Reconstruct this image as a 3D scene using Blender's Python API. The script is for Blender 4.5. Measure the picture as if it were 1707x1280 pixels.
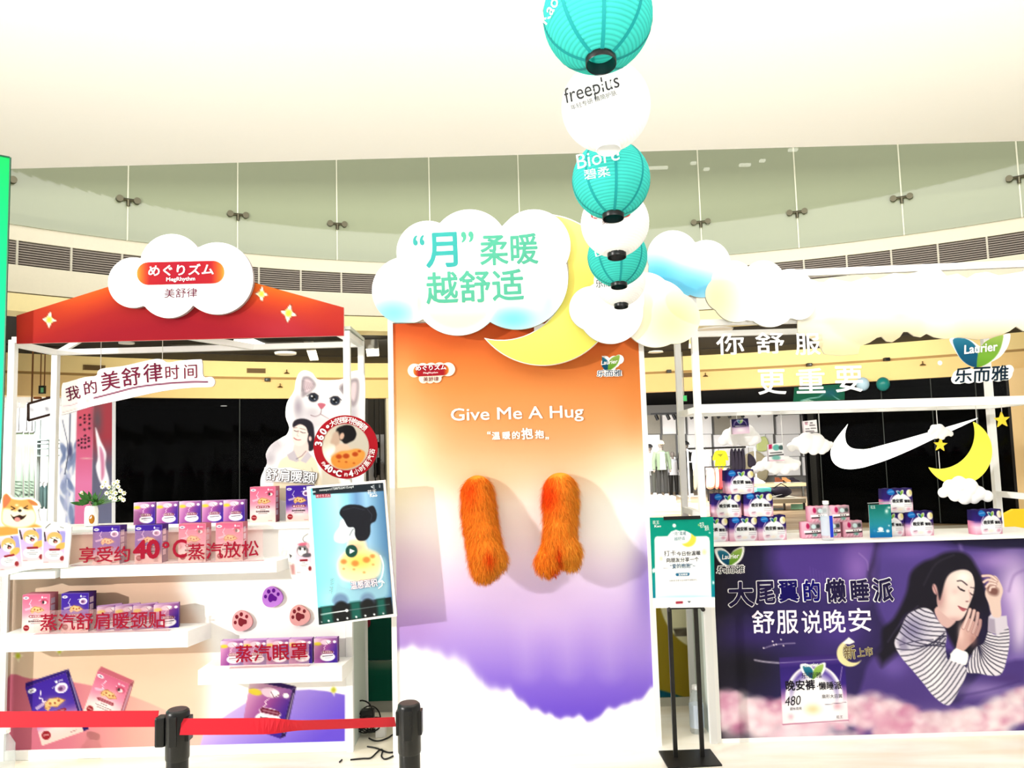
import bpy, bmesh, math, random
import numpy as np
from mathutils import Vector, Matrix
from mathutils.geometry import delaunay_2d_cdt
for o in list(bpy.data.objects): bpy.data.objects.remove(o)
SC = bpy.context.scene
COL = SC.collection
random.seed(7); RNG = np.random.default_rng(7)
pi = math.pi
# ------------------------------------------------------------------ camera
F, PITCH, ROLL, EYE = 1300.0, math.radians(4.87), 0.0275, 1.7
FW = np.array([0, math.cos(PITCH), math.sin(PITCH)])
_r = np.array([1.0, 0, 0]); _u = np.cross(_r, FW)
CR = math.cos(ROLL)*_r - math.sin(ROLL)*_u
CU = math.sin(ROLL)*_r + math.cos(ROLL)*_u
CP = np.array([0, 0, EYE])
cd = bpy.data.cameras.new('camera'); cam = bpy.data.objects.new('camera', cd); COL.objects.link(cam)
cd.sensor_width = 36; cd.lens = F/1707*36; cd.clip_start = .05; cd.clip_end = 200
cam.matrix_world = Matrix(((CR[0], CU[0], -FW[0], CP[0]), (CR[1], CU[1], -FW[1], CP[1]), (CR[2], CU[2], -FW[2], CP[2]), (0, 0, 0, 1)))
SC.camera = cam
# ------------------------------------------------------------------ world, lights, exposure
w = bpy.data.worlds.new('world'); SC.world = w; w.use_nodes = True
bg = w.node_tree.nodes['Background']; bg.inputs[0].default_value = (1.0, .985, .96, 1); bg.inputs[1].default_value = 0.7
def light(kind, name, loc, aim, power, color=(1, 1, 1), **kw):
    l = bpy.data.lights.new(name, kind); l.energy = power; l.color = color
    for k, v in kw.items(): setattr(l, k, v)
    o = bpy.data.objects.new(name, l); COL.objects.link(o); o.location = loc
    o.rotation_euler = (Vector(aim)-Vector(loc)).to_track_quat('-Z', 'Y').to_euler()
    return o
light('SPOT', 'booth_spotlight', (-9.2, -2.7, 3.5), (-.35, 4.6, 1.35), 4200, (1, .97, .92), spot_size=math.radians(40), spot_blend=.4, shadow_soft_size=.10)
light('AREA', 'ceiling_fill_light', (0, -3.0, 2.3), (0, 3.4, 5.6), 600, (1, .985, .95), shape='RECTANGLE', size=12, size_y=1.5, spread=math.radians(58))  # added fill behind the camera, unseen, brightens the ceiling
light('AREA', 'atrium_fill_light', (1, 7.6, 6.4), (1, 13, 4.2), 250, (1, .98, .95), shape='RECTANGLE', size=13, size_y=1)  # added unseen fill above the soffit, brightens gallery fascia and glass
light('AREA', 'corridor_cove_light', (1, 13.6, 3.55), (1, 17.2, 2.6), 360, (1, .93, .72), shape='RECTANGLE', size=14, size_y=.4)
light('AREA', 'sports_shop_light', (4.4, 24.0, 3.2), (4.6, 24.5, 0), 2500, (1, 1, 1), shape='RECTANGLE', size=5.5, size_y=8)
light('AREA', 'corner_shop_light', (-10, 15.9, 2.94), (-10, 16.2, 0), 420, (1, 1, 1), shape='RECTANGLE', size=5, size_y=1.6)
SC.view_settings.view_transform = 'Standard'; SC.view_settings.look = 'None'
SC.view_settings.exposure = 0.0; SC.view_settings.gamma = 1.0; SC.view_settings.use_curve_mapping = False
# ------------------------------------------------------------------ pixel <-> place
def rayd(px, py): return FW + CR*((px-853.5)/F) - CU*((py-640)/F)
def P(px, py, Y):
    d = rayd(px, py); return CP + d*(Y/d[1])
def PZ(px, py, z):
    d = rayd(px, py); return CP + d*((z-EYE)/d[2])
def px_of(V):
    V = np.asarray(V, float) - CP; z = V@FW
    return 853.5 + F*(V@CR)/z, 640 - F*(V@CU)/z
# ------------------------------------------------------------------ colour and materials
def lin(c):
    c = np.asarray(c, float)/255.0
    return np.where(c <= .04045, c/12.92, ((c+.055)/1.055)**2.4)
GAIN = 0.50
MATS = {}
def mat(name, rgb, rough=.6, metal=0.0, spec=.3, emit=0.0, noise=0.0, nscale=30.0, alpha=1.0, trans=0.0, sub=0.0, bump=0.0):
    if name in MATS: return MATS[name]
    m = bpy.data.materials.new(name); m.use_nodes = True; nt = m.node_tree; b = nt.nodes['Principled BSDF']
    c = tuple(lin(rgb)) + (1,)
    b.inputs['Base Color'].default_value = c; b.inputs['Roughness'].default_value = rough; b.inputs['Metallic'].default_value = metal
    b.inputs['Specular IOR Level'].default_value = spec; b.inputs['Alpha'].default_value = alpha
    b.inputs['Transmission Weight'].default_value = trans
    if emit: b.inputs['Emission Color'].default_value = c; b.inputs['Emission Strength'].default_value = emit
    if noise or bump:
        tc = nt.nodes.new('ShaderNodeTexCoord'); n = nt.nodes.new('ShaderNodeTexNoise'); n.inputs['Scale'].default_value = nscale; n.inputs['Detail'].default_value = 4
        nt.links.new(tc.outputs['Object'], n.inputs['Vector'])
        if noise:
            mx = nt.nodes.new('ShaderNodeMix'); mx.data_type = 'RGBA'
            mx.inputs[6].default_value = tuple(x*(1-noise) for x in c[:3]) + (1,); mx.inputs[7].default_value = tuple(min(1, x*(1+noise)) for x in c[:3]) + (1,)
            nt.links.new(n.outputs['Fac'], mx.inputs[0]); nt.links.new(mx.outputs[2], b.inputs['Base Color'])
        if bump:
            bp = nt.nodes.new('ShaderNodeBump'); bp.inputs['Strength'].default_value = bump; bp.inputs['Distance'].default_value = .01
            nt.links.new(n.outputs['Fac'], bp.inputs['Height']); nt.links.new(bp.outputs['Normal'], b.inputs['Normal'])
    MATS[name] = m; return m
def print_mat(name='print', rough=.75, spec=.12, emit=0.0, trans=0.0):
    if name in MATS: return MATS[name]
    m = bpy.data.materials.new(name); m.use_nodes = True; nt = m.node_tree; b = nt.nodes['Principled BSDF']
    a = nt.nodes.new('ShaderNodeVertexColor'); a.layer_name = 'Col'
    nt.links.new(a.outputs['Color'], b.inputs['Base Color'])
    b.inputs['Roughness'].default_value = rough; b.inputs['Specular IOR Level'].default_value = spec
    if emit:
        nt.links.new(a.outputs['Color'], b.inputs['Emission Color']); b.inputs['Emission Strength'].default_value = emit
    if trans:
        out = nt.nodes['Material Output']; tl = nt.nodes.new('ShaderNodeBsdfTranslucent'); mx = nt.nodes.new('ShaderNodeMixShader')
        nt.links.new(a.outputs['Color'], tl.inputs['Color']); mx.inputs[0].default_value = trans
        nt.links.new(b.outputs[0], mx.inputs[1]); nt.links.new(tl.outputs[0], mx.inputs[2]); nt.links.new(mx.outputs[0], out.inputs[0])
    MATS[name] = m; return m
def clear_mat(name, tint, fac, rough=.05, gloss=.03):
    """clear sheet: mostly transparent, a little tinted body and gloss"""
    if name in MATS: return MATS[name]
    m = bpy.data.materials.new(name); m.use_nodes = True; nt = m.node_tree; nt.nodes.remove(nt.nodes['Principled BSDF'])
    out = nt.nodes['Material Output']; t = nt.nodes.new('ShaderNodeBsdfTransparent'); d = nt.nodes.new('ShaderNodeBsdfDiffuse'); g = nt.nodes.new('ShaderNodeBsdfGlossy')
    d.inputs[0].default_value = tuple(lin(tint)) + (1,); g.inputs['Roughness'].default_value = rough
    mx = nt.nodes.new('ShaderNodeMixShader'); mx.inputs[0].default_value = fac; my = nt.nodes.new('ShaderNodeMixShader'); my.inputs[0].default_value = gloss
    nt.links.new(t.outputs[0], mx.inputs[1]); nt.links.new(d.outputs[0], mx.inputs[2]); nt.links.new(mx.outputs[0], my.inputs[1]); nt.links.new(g.outputs[0], my.inputs[2]); nt.links.new(my.outputs[0], out.inputs[0])
    MATS[name] = m; return m
PRINT = print_mat()
WHITE = mat('white_board', (246, 245, 243), .55, noise=.02)
WMETAL = mat('white_metal', (240, 240, 240), .4)
BLACK = mat('black_plastic', (16, 17, 19), .35, spec=.4)
BLACKM = mat('black_metal', (14, 12, 10), .45, spec=.35)
RED = mat('red_webbing', (196, 14, 38), .6, noise=.06, nscale=80)
CHROME = mat('brushed_steel', (120, 120, 118), .35, 1.0)
# ------------------------------------------------------------------ objects
ORG = {}
def org_of(p):
    return ORG.get(p.name, np.zeros(3)) if p else np.zeros(3)
def tag(o, label=None, cat=None, group=None, kind=None):
    if label: o['label'] = label
    if cat: o['category'] = cat
    if group: o['group'] = group
    if kind: o['kind'] = kind
    return o
def thing(name, label, cat, base, group=None):
    o = bpy.data.objects.new(name, None); COL.objects.link(o); o.empty_display_size = .05
    o.location = tuple(base); ORG[o.name] = np.array(base, float)
    return tag(o, label, cat, group)
def build(name, V, Fc, m, parent=None, base=None, col=None, smooth=False, gain=None):
    """one mesh object from world-space vertices; its origin is its thing's base"""
    V = np.asarray(V, float).reshape(-1, 3)
    b = org_of(parent) if parent is not None else (np.array(base, float) if base is not None else np.array([V[:, 0].mean(), V[:, 1].mean(), V[:, 2].min()]))
    me = bpy.data.meshes.new(name); W = V-b
    if isinstance(Fc, np.ndarray):
        n, k = Fc.shape
        me.vertices.add(len(W)); me.vertices.foreach_set('co', W.astype(np.float32).ravel())
        me.loops.add(n*k); me.loops.foreach_set('vertex_index', Fc.astype(np.int32).ravel())
        me.polygons.add(n); me.polygons.foreach_set('loop_start', np.arange(0, n*k, k, dtype=np.int32))
        me.update(calc_edges=True)
    else:
        me.from_pydata([tuple(v) for v in W], [], [tuple(int(i) for i in f) for f in Fc]); me.update()
    if col is not None:
        a = me.color_attributes.new('Col', 'FLOAT_COLOR', 'POINT')
        c = np.ones((len(W), 4), np.float32); L_ = lin(np.clip(col, 0, 255)); c[:, :3] = L_*(gain or (GAIN+(.93-GAIN)*np.clip(.45*(L_@[.3, .6, .1])+.55*L_.min(1), 0, 1))[:, None])
        a.data.foreach_set('color', c.ravel())
    if smooth: me.polygons.foreach_set('use_smooth', np.ones(len(me.polygons), bool))
    me.materials.append(m)
    o = bpy.data.objects.new(name, me); COL.objects.link(o)
    if parent is not None: o.parent = parent; ORG[o.name] = b
    else: o.location = tuple(b); ORG[o.name] = b
    return o
class MB:
    """collects shapes for one mesh"""
    def __init__(s): s.V = []; s.F = []
    def add(s, V, Fc):
        n = len(s.V); s.V += [tuple(v) for v in V]; s.F += [tuple(i+n for i in f) for f in Fc]; return s
    def box(s, x0, x1, y0, y1, z0, z1, bev=0.0):
        if bev:
            bm = bmesh.new(); bmesh.ops.create_cube(bm, size=1)
            for v in bm.verts: v.co = ((x0+x1)/2+v.co.x*(x1-x0), (y0+y1)/2+v.co.y*(y1-y0), (z0+z1)/2+v.co.z*(z1-z0))
            bmesh.ops.bevel(bm, geom=bm.edges[:], offset=bev, segments=2, affect='EDGES', profile=.6)
            return s.bm(bm)
        V = [(x, y, z) for z in (z0, z1) for y in (y0, y1) for x in (x0, x1)]
        return s.add(V, [(0, 2, 3, 1), (4, 5, 7, 6), (0, 1, 5, 4), (2, 6, 7, 3), (0, 4, 6, 2), (1, 3, 7, 5)])
    def bm(s, bm):
        bm.verts.ensure_lookup_table(); n = len(s.V)
        s.V += [tuple(v.co) for v in bm.verts]; s.F += [tuple(v.index+n for v in f.verts) for f in bm.faces]; bm.free(); return s
    def bar(s, a, b, w, d=None):
        """square bar from a to b"""
        a = Vector(a); b = Vector(b); d = d or w; t = (b-a).normalized()
        ref = Vector((0, 0, 1)) if abs(t.z) < .9 else Vector((0, 1, 0))
        u = t.cross(ref).normalized(); v = u.cross(t)
        V = [p + u*(i*w/2) + v*(j*d/2) for p in (a, b) for i, j in ((-1, -1), (1, -1), (1, 1), (-1, 1))]
        return s.add(V, [(0, 1, 2, 3), (7, 6, 5, 4), (0, 4, 5, 1), (1, 5, 6, 2), (2, 6, 7, 3), (3, 7, 4, 0)])
    def tube(s, pts, r, n=8, cap=True):
        pts = [Vector(p) for p in pts]; rs = r if hasattr(r, '__len__') else [r]*len(pts); V = []; Fc = []
        u = None
        for i, p in enumerate(pts):
            t = (pts[min(i+1, len(pts)-1)]-pts[max(i-1, 0)])
            t = t.normalized() if t.length > 1e-9 else Vector((0, 0, 1))
            if u is None:
                ref = Vector((0, 0, 1)) if abs(t.z) < .9 else Vector((1, 0, 0)); u = t.cross(ref).normalized()
            else: u = (u - t*u.dot(t)).normalized()
            v = t.cross(u)
            V += [p + (u*math.cos(2*pi*k/n)+v*math.sin(2*pi*k/n))*rs[i] for k in range(n)]
        for i in range(len(pts)-1):
            Fc += [(i*n+k, i*n+(k+1) % n, (i+1)*n+(k+1) % n, (i+1)*n+k) for k in range(n)]
        if cap: Fc += [tuple(range(n-1, -1, -1)), tuple((len(pts)-1)*n+k for k in range(n))]
        return s.add(V, Fc)
    def lathe(s, c, prof, n=24, sx=1, sy=1, cap=True):
        """profile of (radius, z) turned about the vertical through c"""
        V = []; Fc = []
        for r, z in prof: V += [(c[0]+r*sx*math.cos(2*pi*k/n), c[1]+r*sy*math.sin(2*pi*k/n), c[2]+z) for k in range(n)]
        for i in range(len(prof)-1): Fc += [(i*n+k, i*n+(k+1) % n, (i+1)*n+(k+1) % n, (i+1)*n+k) for k in range(n)]
        if cap and prof[0][0] > 1e-6: Fc.append(tuple(range(n-1, -1, -1)))
        if cap and prof[-1][0] > 1e-6: Fc.append(tuple((len(prof)-1)*n+k for k in range(n)))
        return s.add(V, Fc)
    def ball(s, c, r, seg=16, ring=10, sc=(1, 1, 1)):
        bm = bmesh.new(); bmesh.ops.create_uvsphere(bm, u_segments=seg, v_segments=ring, radius=r)
        for v in bm.verts: v.co = (c[0]+v.co.x*sc[0], c[1]+v.co.y*sc[1], c[2]+v.co.z*sc[2])
        return s.bm(bm)
    def prism(s, pts, y0, y1):
        """outline of (x, z) points extruded from y0 to y1"""
        n = len(pts)
        V = [(x, y0, z) for x, z in pts] + [(x, y1, z) for x, z in pts]
        a = sum(pts[i][0]*pts[(i+1) % n][1]-pts[(i+1) % n][0]*pts[i][1] for i in range(n))
        f0 = tuple(range(n)); f1 = tuple(range(2*n-1, n-1, -1))
        if a < 0: f0 = f0[::-1]; f1 = f1[::-1]
        return s.add(V, [f0, f1] + [(i, (i+1) % n, n+(i+1) % n, n+i) for i in range(n)])
    def build(s, name, m, parent=None, base=None, smooth=False):
        return build(name, s.V, s.F, m, parent, base, smooth=smooth)
def smooth_by_angle(o, deg=35):
    me = o.data; me.polygons.foreach_set('use_smooth', np.ones(len(me.polygons), bool))
    try: me.set_sharp_from_angle(angle=math.radians(deg))
    except Exception: pass
    return o
def copy_tree(o, loc=None, rotz=None, label=None, parent=None):
    c = o.copy(); COL.objects.link(c)
    if parent is not None: c.parent = parent
    if loc is not None: c.location = tuple(loc)
    if rotz is not None: c.rotation_euler = (0, 0, rotz)
    if label: c['label'] = label
    for ch in list(o.children): copy_tree(ch, parent=c)
    return c
# ------------------------------------------------------------------ painting prints vertex by vertex
class Paint:
    def __init__(s, X, Y, base=(255, 255, 255)):
        s.X = np.asarray(X, float); s.Y = np.asarray(Y, float); s.C = np.tile(np.asarray(base, float), (len(s.X), 1)); s.clip = None
    def _mix(s, idx, m, col, a=1.0):
        m = np.clip(m, 0, 1)*a
        if s.clip is not None: m = m*s.clip[idx]
        col = np.asarray(col, float)
        s.C[idx] = s.C[idx]*(1-m[:, None]) + (col if col.ndim == 1 else col[idx])*m[:, None]
    def _box(s, x0, x1, y0, y1): return np.nonzero((s.X >= x0) & (s.X <= x1) & (s.Y >= y0) & (s.Y <= y1))[0]
    def sd_poly(s, pts, pad):
        p = np.asarray(pts, float); idx = s._box(p[:, 0].min()-pad, p[:, 0].max()+pad, p[:, 1].min()-pad, p[:, 1].max()+pad)
        x = s.X[idx]; y = s.Y[idx]; d = np.full(len(idx), 1e18); ins = np.zeros(len(idx), bool)
        for i in range(len(p)):
            a = p[i]; b = p[(i+1) % len(p)]; e = b-a; L = e@e
            wx = x-a[0]; wy = y-a[1]; t = np.clip((wx*e[0]+wy*e[1])/max(L, 1e-12), 0, 1)
            d = np.minimum(d, (wx-t*e[0])**2+(wy-t*e[1])**2)
            c = ((a[1] > y) != (b[1] > y))
            if e[1] != 0: ins ^= c & (x < a[0]+e[0]*(y-a[1])/e[1])
        d = np.sqrt(d); return idx, np.where(ins, -d, d)
    def poly(s, pts, col, f=.8, a=1.0):
        idx, d = s.sd_poly(pts, f*2+1); s._mix(idx, .5-d/(2*f), col, a); return s
    def mask(s, pts, f=.8):
        m = np.zeros(len(s.X)); idx, d = s.sd_poly(pts, f*2+1); m[idx] = np.clip(.5-d/(2*f), 0, 1); return m
    def ell(s, cx, cy, rx, ry, col, f=.8, a=1.0, rot=0.0):
        R = max(rx, ry)+f*2+1; idx = s._box(cx-R, cx+R, cy-R, cy+R)
        dx = s.X[idx]-cx; dy = s.Y[idx]-cy; c, q = math.cos(rot), math.sin(rot)
        u = (dx*c+dy*q)/rx; v = (-dx*q+dy*c)/ry
        s._mix(idx, .5-(np.hypot(u, v)-1)*min(rx, ry)/(2*f), col, a); return s
    def glow(s, cx, cy, rx, ry, col, a=1.0, rot=0.0):
        R = max(rx, ry)*2.6; idx = s._box(cx-R, cx+R, cy-R, cy+R)
        dx = s.X[idx]-cx; dy = s.Y[idx]-cy; c, q = math.cos(rot), math.sin(rot)
        s._mix(idx, np.exp(-(((dx*c+dy*q)/rx)**2+((-dx*q+dy*c)/ry)**2)), col, a); return s
    def line(s, pts, w, col, f=.6, a=1.0):
        p = np.asarray(pts, float); pad = w/2+f*2+1
        idx = s._box(p[:, 0].min()-pad, p[:, 0].max()+pad, p[:, 1].min()-pad, p[:, 1].max()+pad)
        x = s.X[idx]; y = s.Y[idx]; d = np.full(len(idx), 1e18)
        for i in range(len(p)-1):
            e = p[i+1]-p[i]; L = max(e@e, 1e-12); wx = x-p[i, 0]; wy = y-p[i, 1]; t = np.clip((wx*e[0]+wy*e[1])/L, 0, 1)
            d = np.minimum(d, (wx-t*e[0])**2+(wy-t*e[1])**2)
        s._mix(idx, .5-(np.sqrt(d)-w/2)/(2*f), col, a); return s
    def ramp(s, t, stops):
        ts = [q[0] for q in stops]; c = np.array([q[1] for q in stops], float)
        return np.stack([np.interp(t, ts, c[:, k]) for k in range(3)], 1)
    def fill(s, cols): s.C[:] = cols; return s
def spl(pts, n=6, closed=True):
    p = np.asarray(pts, float); N = len(p); out = []
    for i in range(N if closed else N-1):
        a, b, c, d = (p[(i-1) % N], p[i], p[(i+1) % N], p[(i+2) % N]) if closed else (p[max(i-1, 0)], p[i], p[i+1], p[min(i+2, N-1)])
        for k in range(n):
            t = k/n; out.append(.5*((2*b)+(c-a)*t+(2*a-5*b+4*c-d)*t*t+(3*b-a-3*c+d)*t**3))
    if not closed: out.append(p[-1])
    return np.array(out)
def quad_panel(name, TL, TR, BR, BL, thick, step, paint, m=None, parent=None, base=None, side=(240, 240, 240)):
    """printed board between four corners of the place; step in metres"""
    TL, TR, BR, BL = (np.asarray(v, float) for v in (TL, TR, BR, BL))
    nu = max(2, int(np.linalg.norm(TR-TL)/step)+1); nv = max(2, int(np.linalg.norm(BL-TL)/step)+1)
    u, v = np.meshgrid(np.linspace(0, 1, nu), np.linspace(0, 1, nv)); u = u.ravel()[:, None]; v = v.ravel()[:, None]
    V = (TL*(1-u)+TR*u)*(1-v)+(BL*(1-u)+BR*u)*v
    X, Y = px_of(V); p = Paint(X, Y); p.u = u[:, 0]; p.v = v[:, 0]; paint(p)
    i = np.arange(nu*nv).reshape(nv, nu)
    q = np.stack([i[:-1, :-1], i[1:, :-1], i[1:, 1:], i[:-1, 1:]], -1).reshape(-1, 4)
    nrm = np.cross(TR-TL, BL-TL); nrm /= np.linalg.norm(nrm)          # points away from the viewer
    c = np.array([TL, TR, BR, BL]); k = len(V); V = np.vstack([V, c, c+nrm*thick])
    C = np.vstack([p.C, np.tile(np.asarray(side, float), (8, 1))])
    q = np.vstack([q, [[k, k+1, k+5, k+4], [k+1, k+2, k+6, k+5], [k+2, k+3, k+7, k+6], [k+3, k, k+4, k+7], [k+4, k+5, k+6, k+7]]])
    return build(name, V, q, m or PRINT, parent, base, col=C)
def cut_panel(name, pts, Y, thick, step, paint, m=None, parent=None, base=None, side=(245, 245, 245), zmin=None):
    """board cut along an outline given as seen in the photograph, standing in the plane y = Y"""
    pts = np.asarray(pts, float)
    W = np.array([P(x, y, Y) for x, y in pts])[:, [0, 2]]
    if zmin is not None: W[:, 1] = np.maximum(W[:, 1], zmin)
    keep = [0]
    for i in range(1, len(W)):
        if np.linalg.norm(W[i]-W[keep[-1]]) > step*.25: keep.append(i)
    if np.linalg.norm(W[keep[-1]]-W[0]) < step*.25: keep.pop()
    W = W[keep]; n = len(W)
    gx, gz = np.meshgrid(np.arange(W[:, 0].min()+step/2, W[:, 0].max(), step), np.arange(W[:, 1].min()+step/2, W[:, 1].max(), step))
    t = Paint(gx.ravel(), gz.ravel()); idx, d = t.sd_poly(W, 0); g = np.stack([t.X[idx], t.Y[idx]], 1)[d < -step*.45]
    allp = [Vector(v) for v in W]+[Vector(v) for v in g]
    vs, es, fs, ov, oe, of = delaunay_2d_cdt(allp, [(i, (i+1) % n) for i in range(n)], [], 1, 1e-7)
    V2 = np.array([tuple(v) for v in vs]); V = np.c_[V2[:, 0], np.full(len(V2), Y), V2[:, 1]]
    X, Yp = px_of(V); p = Paint(X, Yp); paint(p)
    tri = np.array([f for f in fs if len(f) == 3])
    e1 = V2[tri[:, 1]]-V2[tri[:, 0]]; e2 = V2[tri[:, 2]]-V2[tri[:, 0]]
    fl = (e1[:, 0]*e2[:, 1]-e1[:, 1]*e2[:, 0]) < 0; tri[fl] = tri[fl][:, ::-1]
    k = len(V); a = sum(W[i, 0]*W[(i+1) % n, 1]-W[(i+1) % n, 0]*W[i, 1] for i in range(n))
    Wo = W if a > 0 else W[::-1]
    f = np.c_[Wo[:, 0], np.full(n, Y), Wo[:, 1]]; b = f+np.array([0, thick, 0])
    V = np.vstack([V, f, b]); C = np.vstack([p.C, np.tile(np.asarray(side, float), (2*n, 1))])
    faces = [tuple(t) for t in tri] + [(k+i, k+n+i, k+n+(i+1) % n, k+(i+1) % n) for i in range(n)] + [tuple(range(k+2*n-1, k+n-1, -1))]
    return build(name, V, faces, m or PRINT, parent, base, col=C)
def flat(col):
    def f(p): p.C[:] = col
    return f
def union_outline(circles, c, n=260):
    """outline of overlapping circles seen from the point c inside them"""
    out = []
    for k in range(n):
        a = 2*pi*k/n; d = (math.cos(a), math.sin(a)); best = 0
        for x, y, r in circles:
            ox, oy = c[0]-x, c[1]-y; b = ox*d[0]+oy*d[1]; q = b*b-(ox*ox+oy*oy-r*r)
            if q >= 0: best = max(best, -b+math.sqrt(q))
        out.append((c[0]+d[0]*best, c[1]+d[1]*best))
    return out
def crescent(c1, r1, c2, r2, n=60):
    """points of circle 1 outside circle 2, closed along circle 2"""
    d = math.hypot(c2[0]-c1[0], c2[1]-c1[1]); a = (r1*r1-r2*r2+d*d)/(2*d); h = math.sqrt(max(r1*r1-a*a, 0))
    b0 = math.atan2(c2[1]-c1[1], c2[0]-c1[0]); da = math.atan2(h, a)
    o = [(c1[0]+r1*math.cos(t), c1[1]+r1*math.sin(t)) for t in np.linspace(b0+da, b0+2*pi-da, n)]
    e0 = math.atan2(o[-1][1]-c2[1], o[-1][0]-c2[0]); e1 = math.atan2(o[0][1]-c2[1], o[0][0]-c2[0])
    b1 = math.atan2(c1[1]-c2[1], c1[0]-c2[0])
    def near(x): 
        while x-b1 > pi: x -= 2*pi
        while x-b1 < -pi: x += 2*pi
        return x
    return o + [(c2[0]+r2*math.cos(t), c2[1]+r2*math.sin(t)) for t in np.linspace(near(e0), near(e1), n//2)[1:-1]]
# ------------------------------------------------------------------ lettering
TCACHE = {}
def glyphs(s, bold=0.0, res=3, shear=0.0, space=1.0):
    key = (s, bold, res, shear, space)
    if key in TCACHE: return TCACHE[key]
    cu = bpy.data.curves.new('t', 'FONT'); cu.body = s; cu.size = 1; cu.resolution_u = res; cu.shear = shear; cu.space_character = space
    o = bpy.data.objects.new('t', cu); COL.objects.link(o)
    bpy.context.view_layer.update()
    me = bpy.data.meshes.new_from_object(o.evaluated_get(bpy.context.evaluated_depsgraph_get()))
    n = len(me.vertices); V = np.zeros(n*3, np.float32); me.vertices.foreach_get('co', V); V = V.reshape(-1, 3).astype(float); V[:, 2] = 0
    Fc = [tuple(p.vertices) for p in me.polygons]
    bpy.data.objects.remove(o); bpy.data.curves.remove(cu); bpy.data.meshes.remove(me)
    if n == 0: V = np.zeros((3, 3)); Fc = [(0, 1, 2)]
    if bold > .003:                                   # heavier strokes: the same glyph laid down several times around its place
        k = 8 if bold < .035 else 14; n = len(V); A_ = [V]; F_ = list(Fc)
        for ring in ((1.0,) if bold < .035 else (.55, 1.0)):
            for j in range(k):
                t = 2*pi*j/k; q = len(A_)*n; A_.append(V+np.array([math.cos(t)*bold*ring*.8, math.sin(t)*bold*ring*.8, 6e-5*len(A_)])); F_ += [tuple(i+q for i in f) for f in Fc]
        V = np.vstack(A_); Fc = F_
    TCACHE[key] = (V, Fc); return V, Fc
def ink(col, name=None):
    nm = name or 'ink_%02x%02x%02x' % tuple(int(c) for c in col)
    g = GAIN if min(col) < 215 else .95
    c = lin(col)*g; s = np.where(c <= .0031308, c*12.92, 1.055*c**(1/2.4)-.055)*255
    return mat(nm, tuple(s), .7, spec=.1)
def text(s, bl, br, h, Y, col, parent, bold=0.0, name='lettering', lift=.003, shear=0.0, emit=0, space=1.0, m=None):
    """a line of lettering; bl, br: photo points of the ends of its foot; h: its height in photo pixels"""
    V, Fc = glyphs(s, bold, 3, shear, space); lay = V[:, 2]; V = V[:, :2]
    a = V.min(0); b = V.max(0)
    fY = Y if callable(Y) else (lambda x: Y)
    p0 = P(*bl, fY(bl[0])); p1 = P(*br, fY(br[0])); ex = p1-p0; L = np.linalg.norm(ex); k = L/math.hypot(br[0]-bl[0], br[1]-bl[1])
    nrm = np.cross(ex/L, [0, 0, 1.0]); nrm /= np.linalg.norm(nrm); up = np.cross(nrm, ex/L)
    t = (V-a)/np.maximum(b-a, 1e-6)
    W = p0 + t[:, :1]*ex + t[:, 1:]*up*(h*k); W[:, 1] -= lift+lay
    return build(name, W, Fc, m or ink(col), parent)
def tape_text(s, pts, h, Y, col, parent, bold=0.0, name='lettering', lift=.003, rot=None):
    """single characters set one by one along photo points (their foot centres), each turned by rot degrees"""
    MBt = MB(); m = ink(col)
    for i, (ch, (x, y)) in enumerate(zip(s, pts)):
        V, Fc = glyphs(ch, bold); lay = V[:, 2]; V = V[:, :2]; a = V.min(0); b = V.max(0); hh = h[i] if hasattr(h, '__len__') else h
        c = (a+b)/2; r = math.radians(rot[i] if rot is not None and hasattr(rot, '__len__') else (rot or 0))
        k = (P(x+1, y, Y)[0]-P(x, y, Y)[0])*hh/.92
        q = (V-c)*k; w = np.c_[q[:, 0]*math.cos(r)-q[:, 1]*math.sin(r), q[:, 0]*math.sin(r)+q[:, 1]*math.cos(r)]
        o = P(x, y, Y); MBt.add(np.c_[o[0]+w[:, 0], Y-lift-lay, o[2]+w[:, 1]], Fc)
    return MBt.build(name, m, parent)
# ================================================================== the mall
ACX, ACY, AR = 1.036, 2.202, 10.936
def A(th, dR=0.0, z=0.0):
    t = math.radians(th); return np.array([ACX+(AR+dR)*math.sin(t), ACY+(AR+dR)*math.cos(t), z])
def on_arc(px, py, dR=0.0):
    d = rayd(px, py); o = CP[:2]-[ACX, ACY]; a = d[:2]@d[:2]; b = 2*o@d[:2]; c = o@o-(AR+dR)**2
    t = (-b+math.sqrt(b*b-4*a*c))/(2*a); return CP+t*d
def th_of(px, py, dR=0.0):
    p = on_arc(px, py, dR); return math.degrees(math.atan2(p[0]-ACX, p[1]-ACY))
def arc_strip(mb, t0, t1, d0, d1, z0, z1, step=2.0):
    """curved box between radii d0..d1 and heights z0..z1"""
    n = max(1, int(abs(t1-t0)/step)); V = []
    for k in range(n+1):
        t = t0+(t1-t0)*k/n; V += [A(t, d0, z0), A(t, d1, z0), A(t, d1, z1), A(t, d0, z1)]
    Fc = []
    for k in range(n):
        i = 4*k; Fc += [(i+j, i+4+j, i+4+(j+1) % 4, i+(j+1) % 4) for j in range(4)]
    Fc += [(0, 1, 2, 3), (4*n+3, 4*n+2, 4*n+1, 4*n)]
    return mb.add(V, Fc)
def struct(o): o['kind'] = 'structure'; return o
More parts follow.
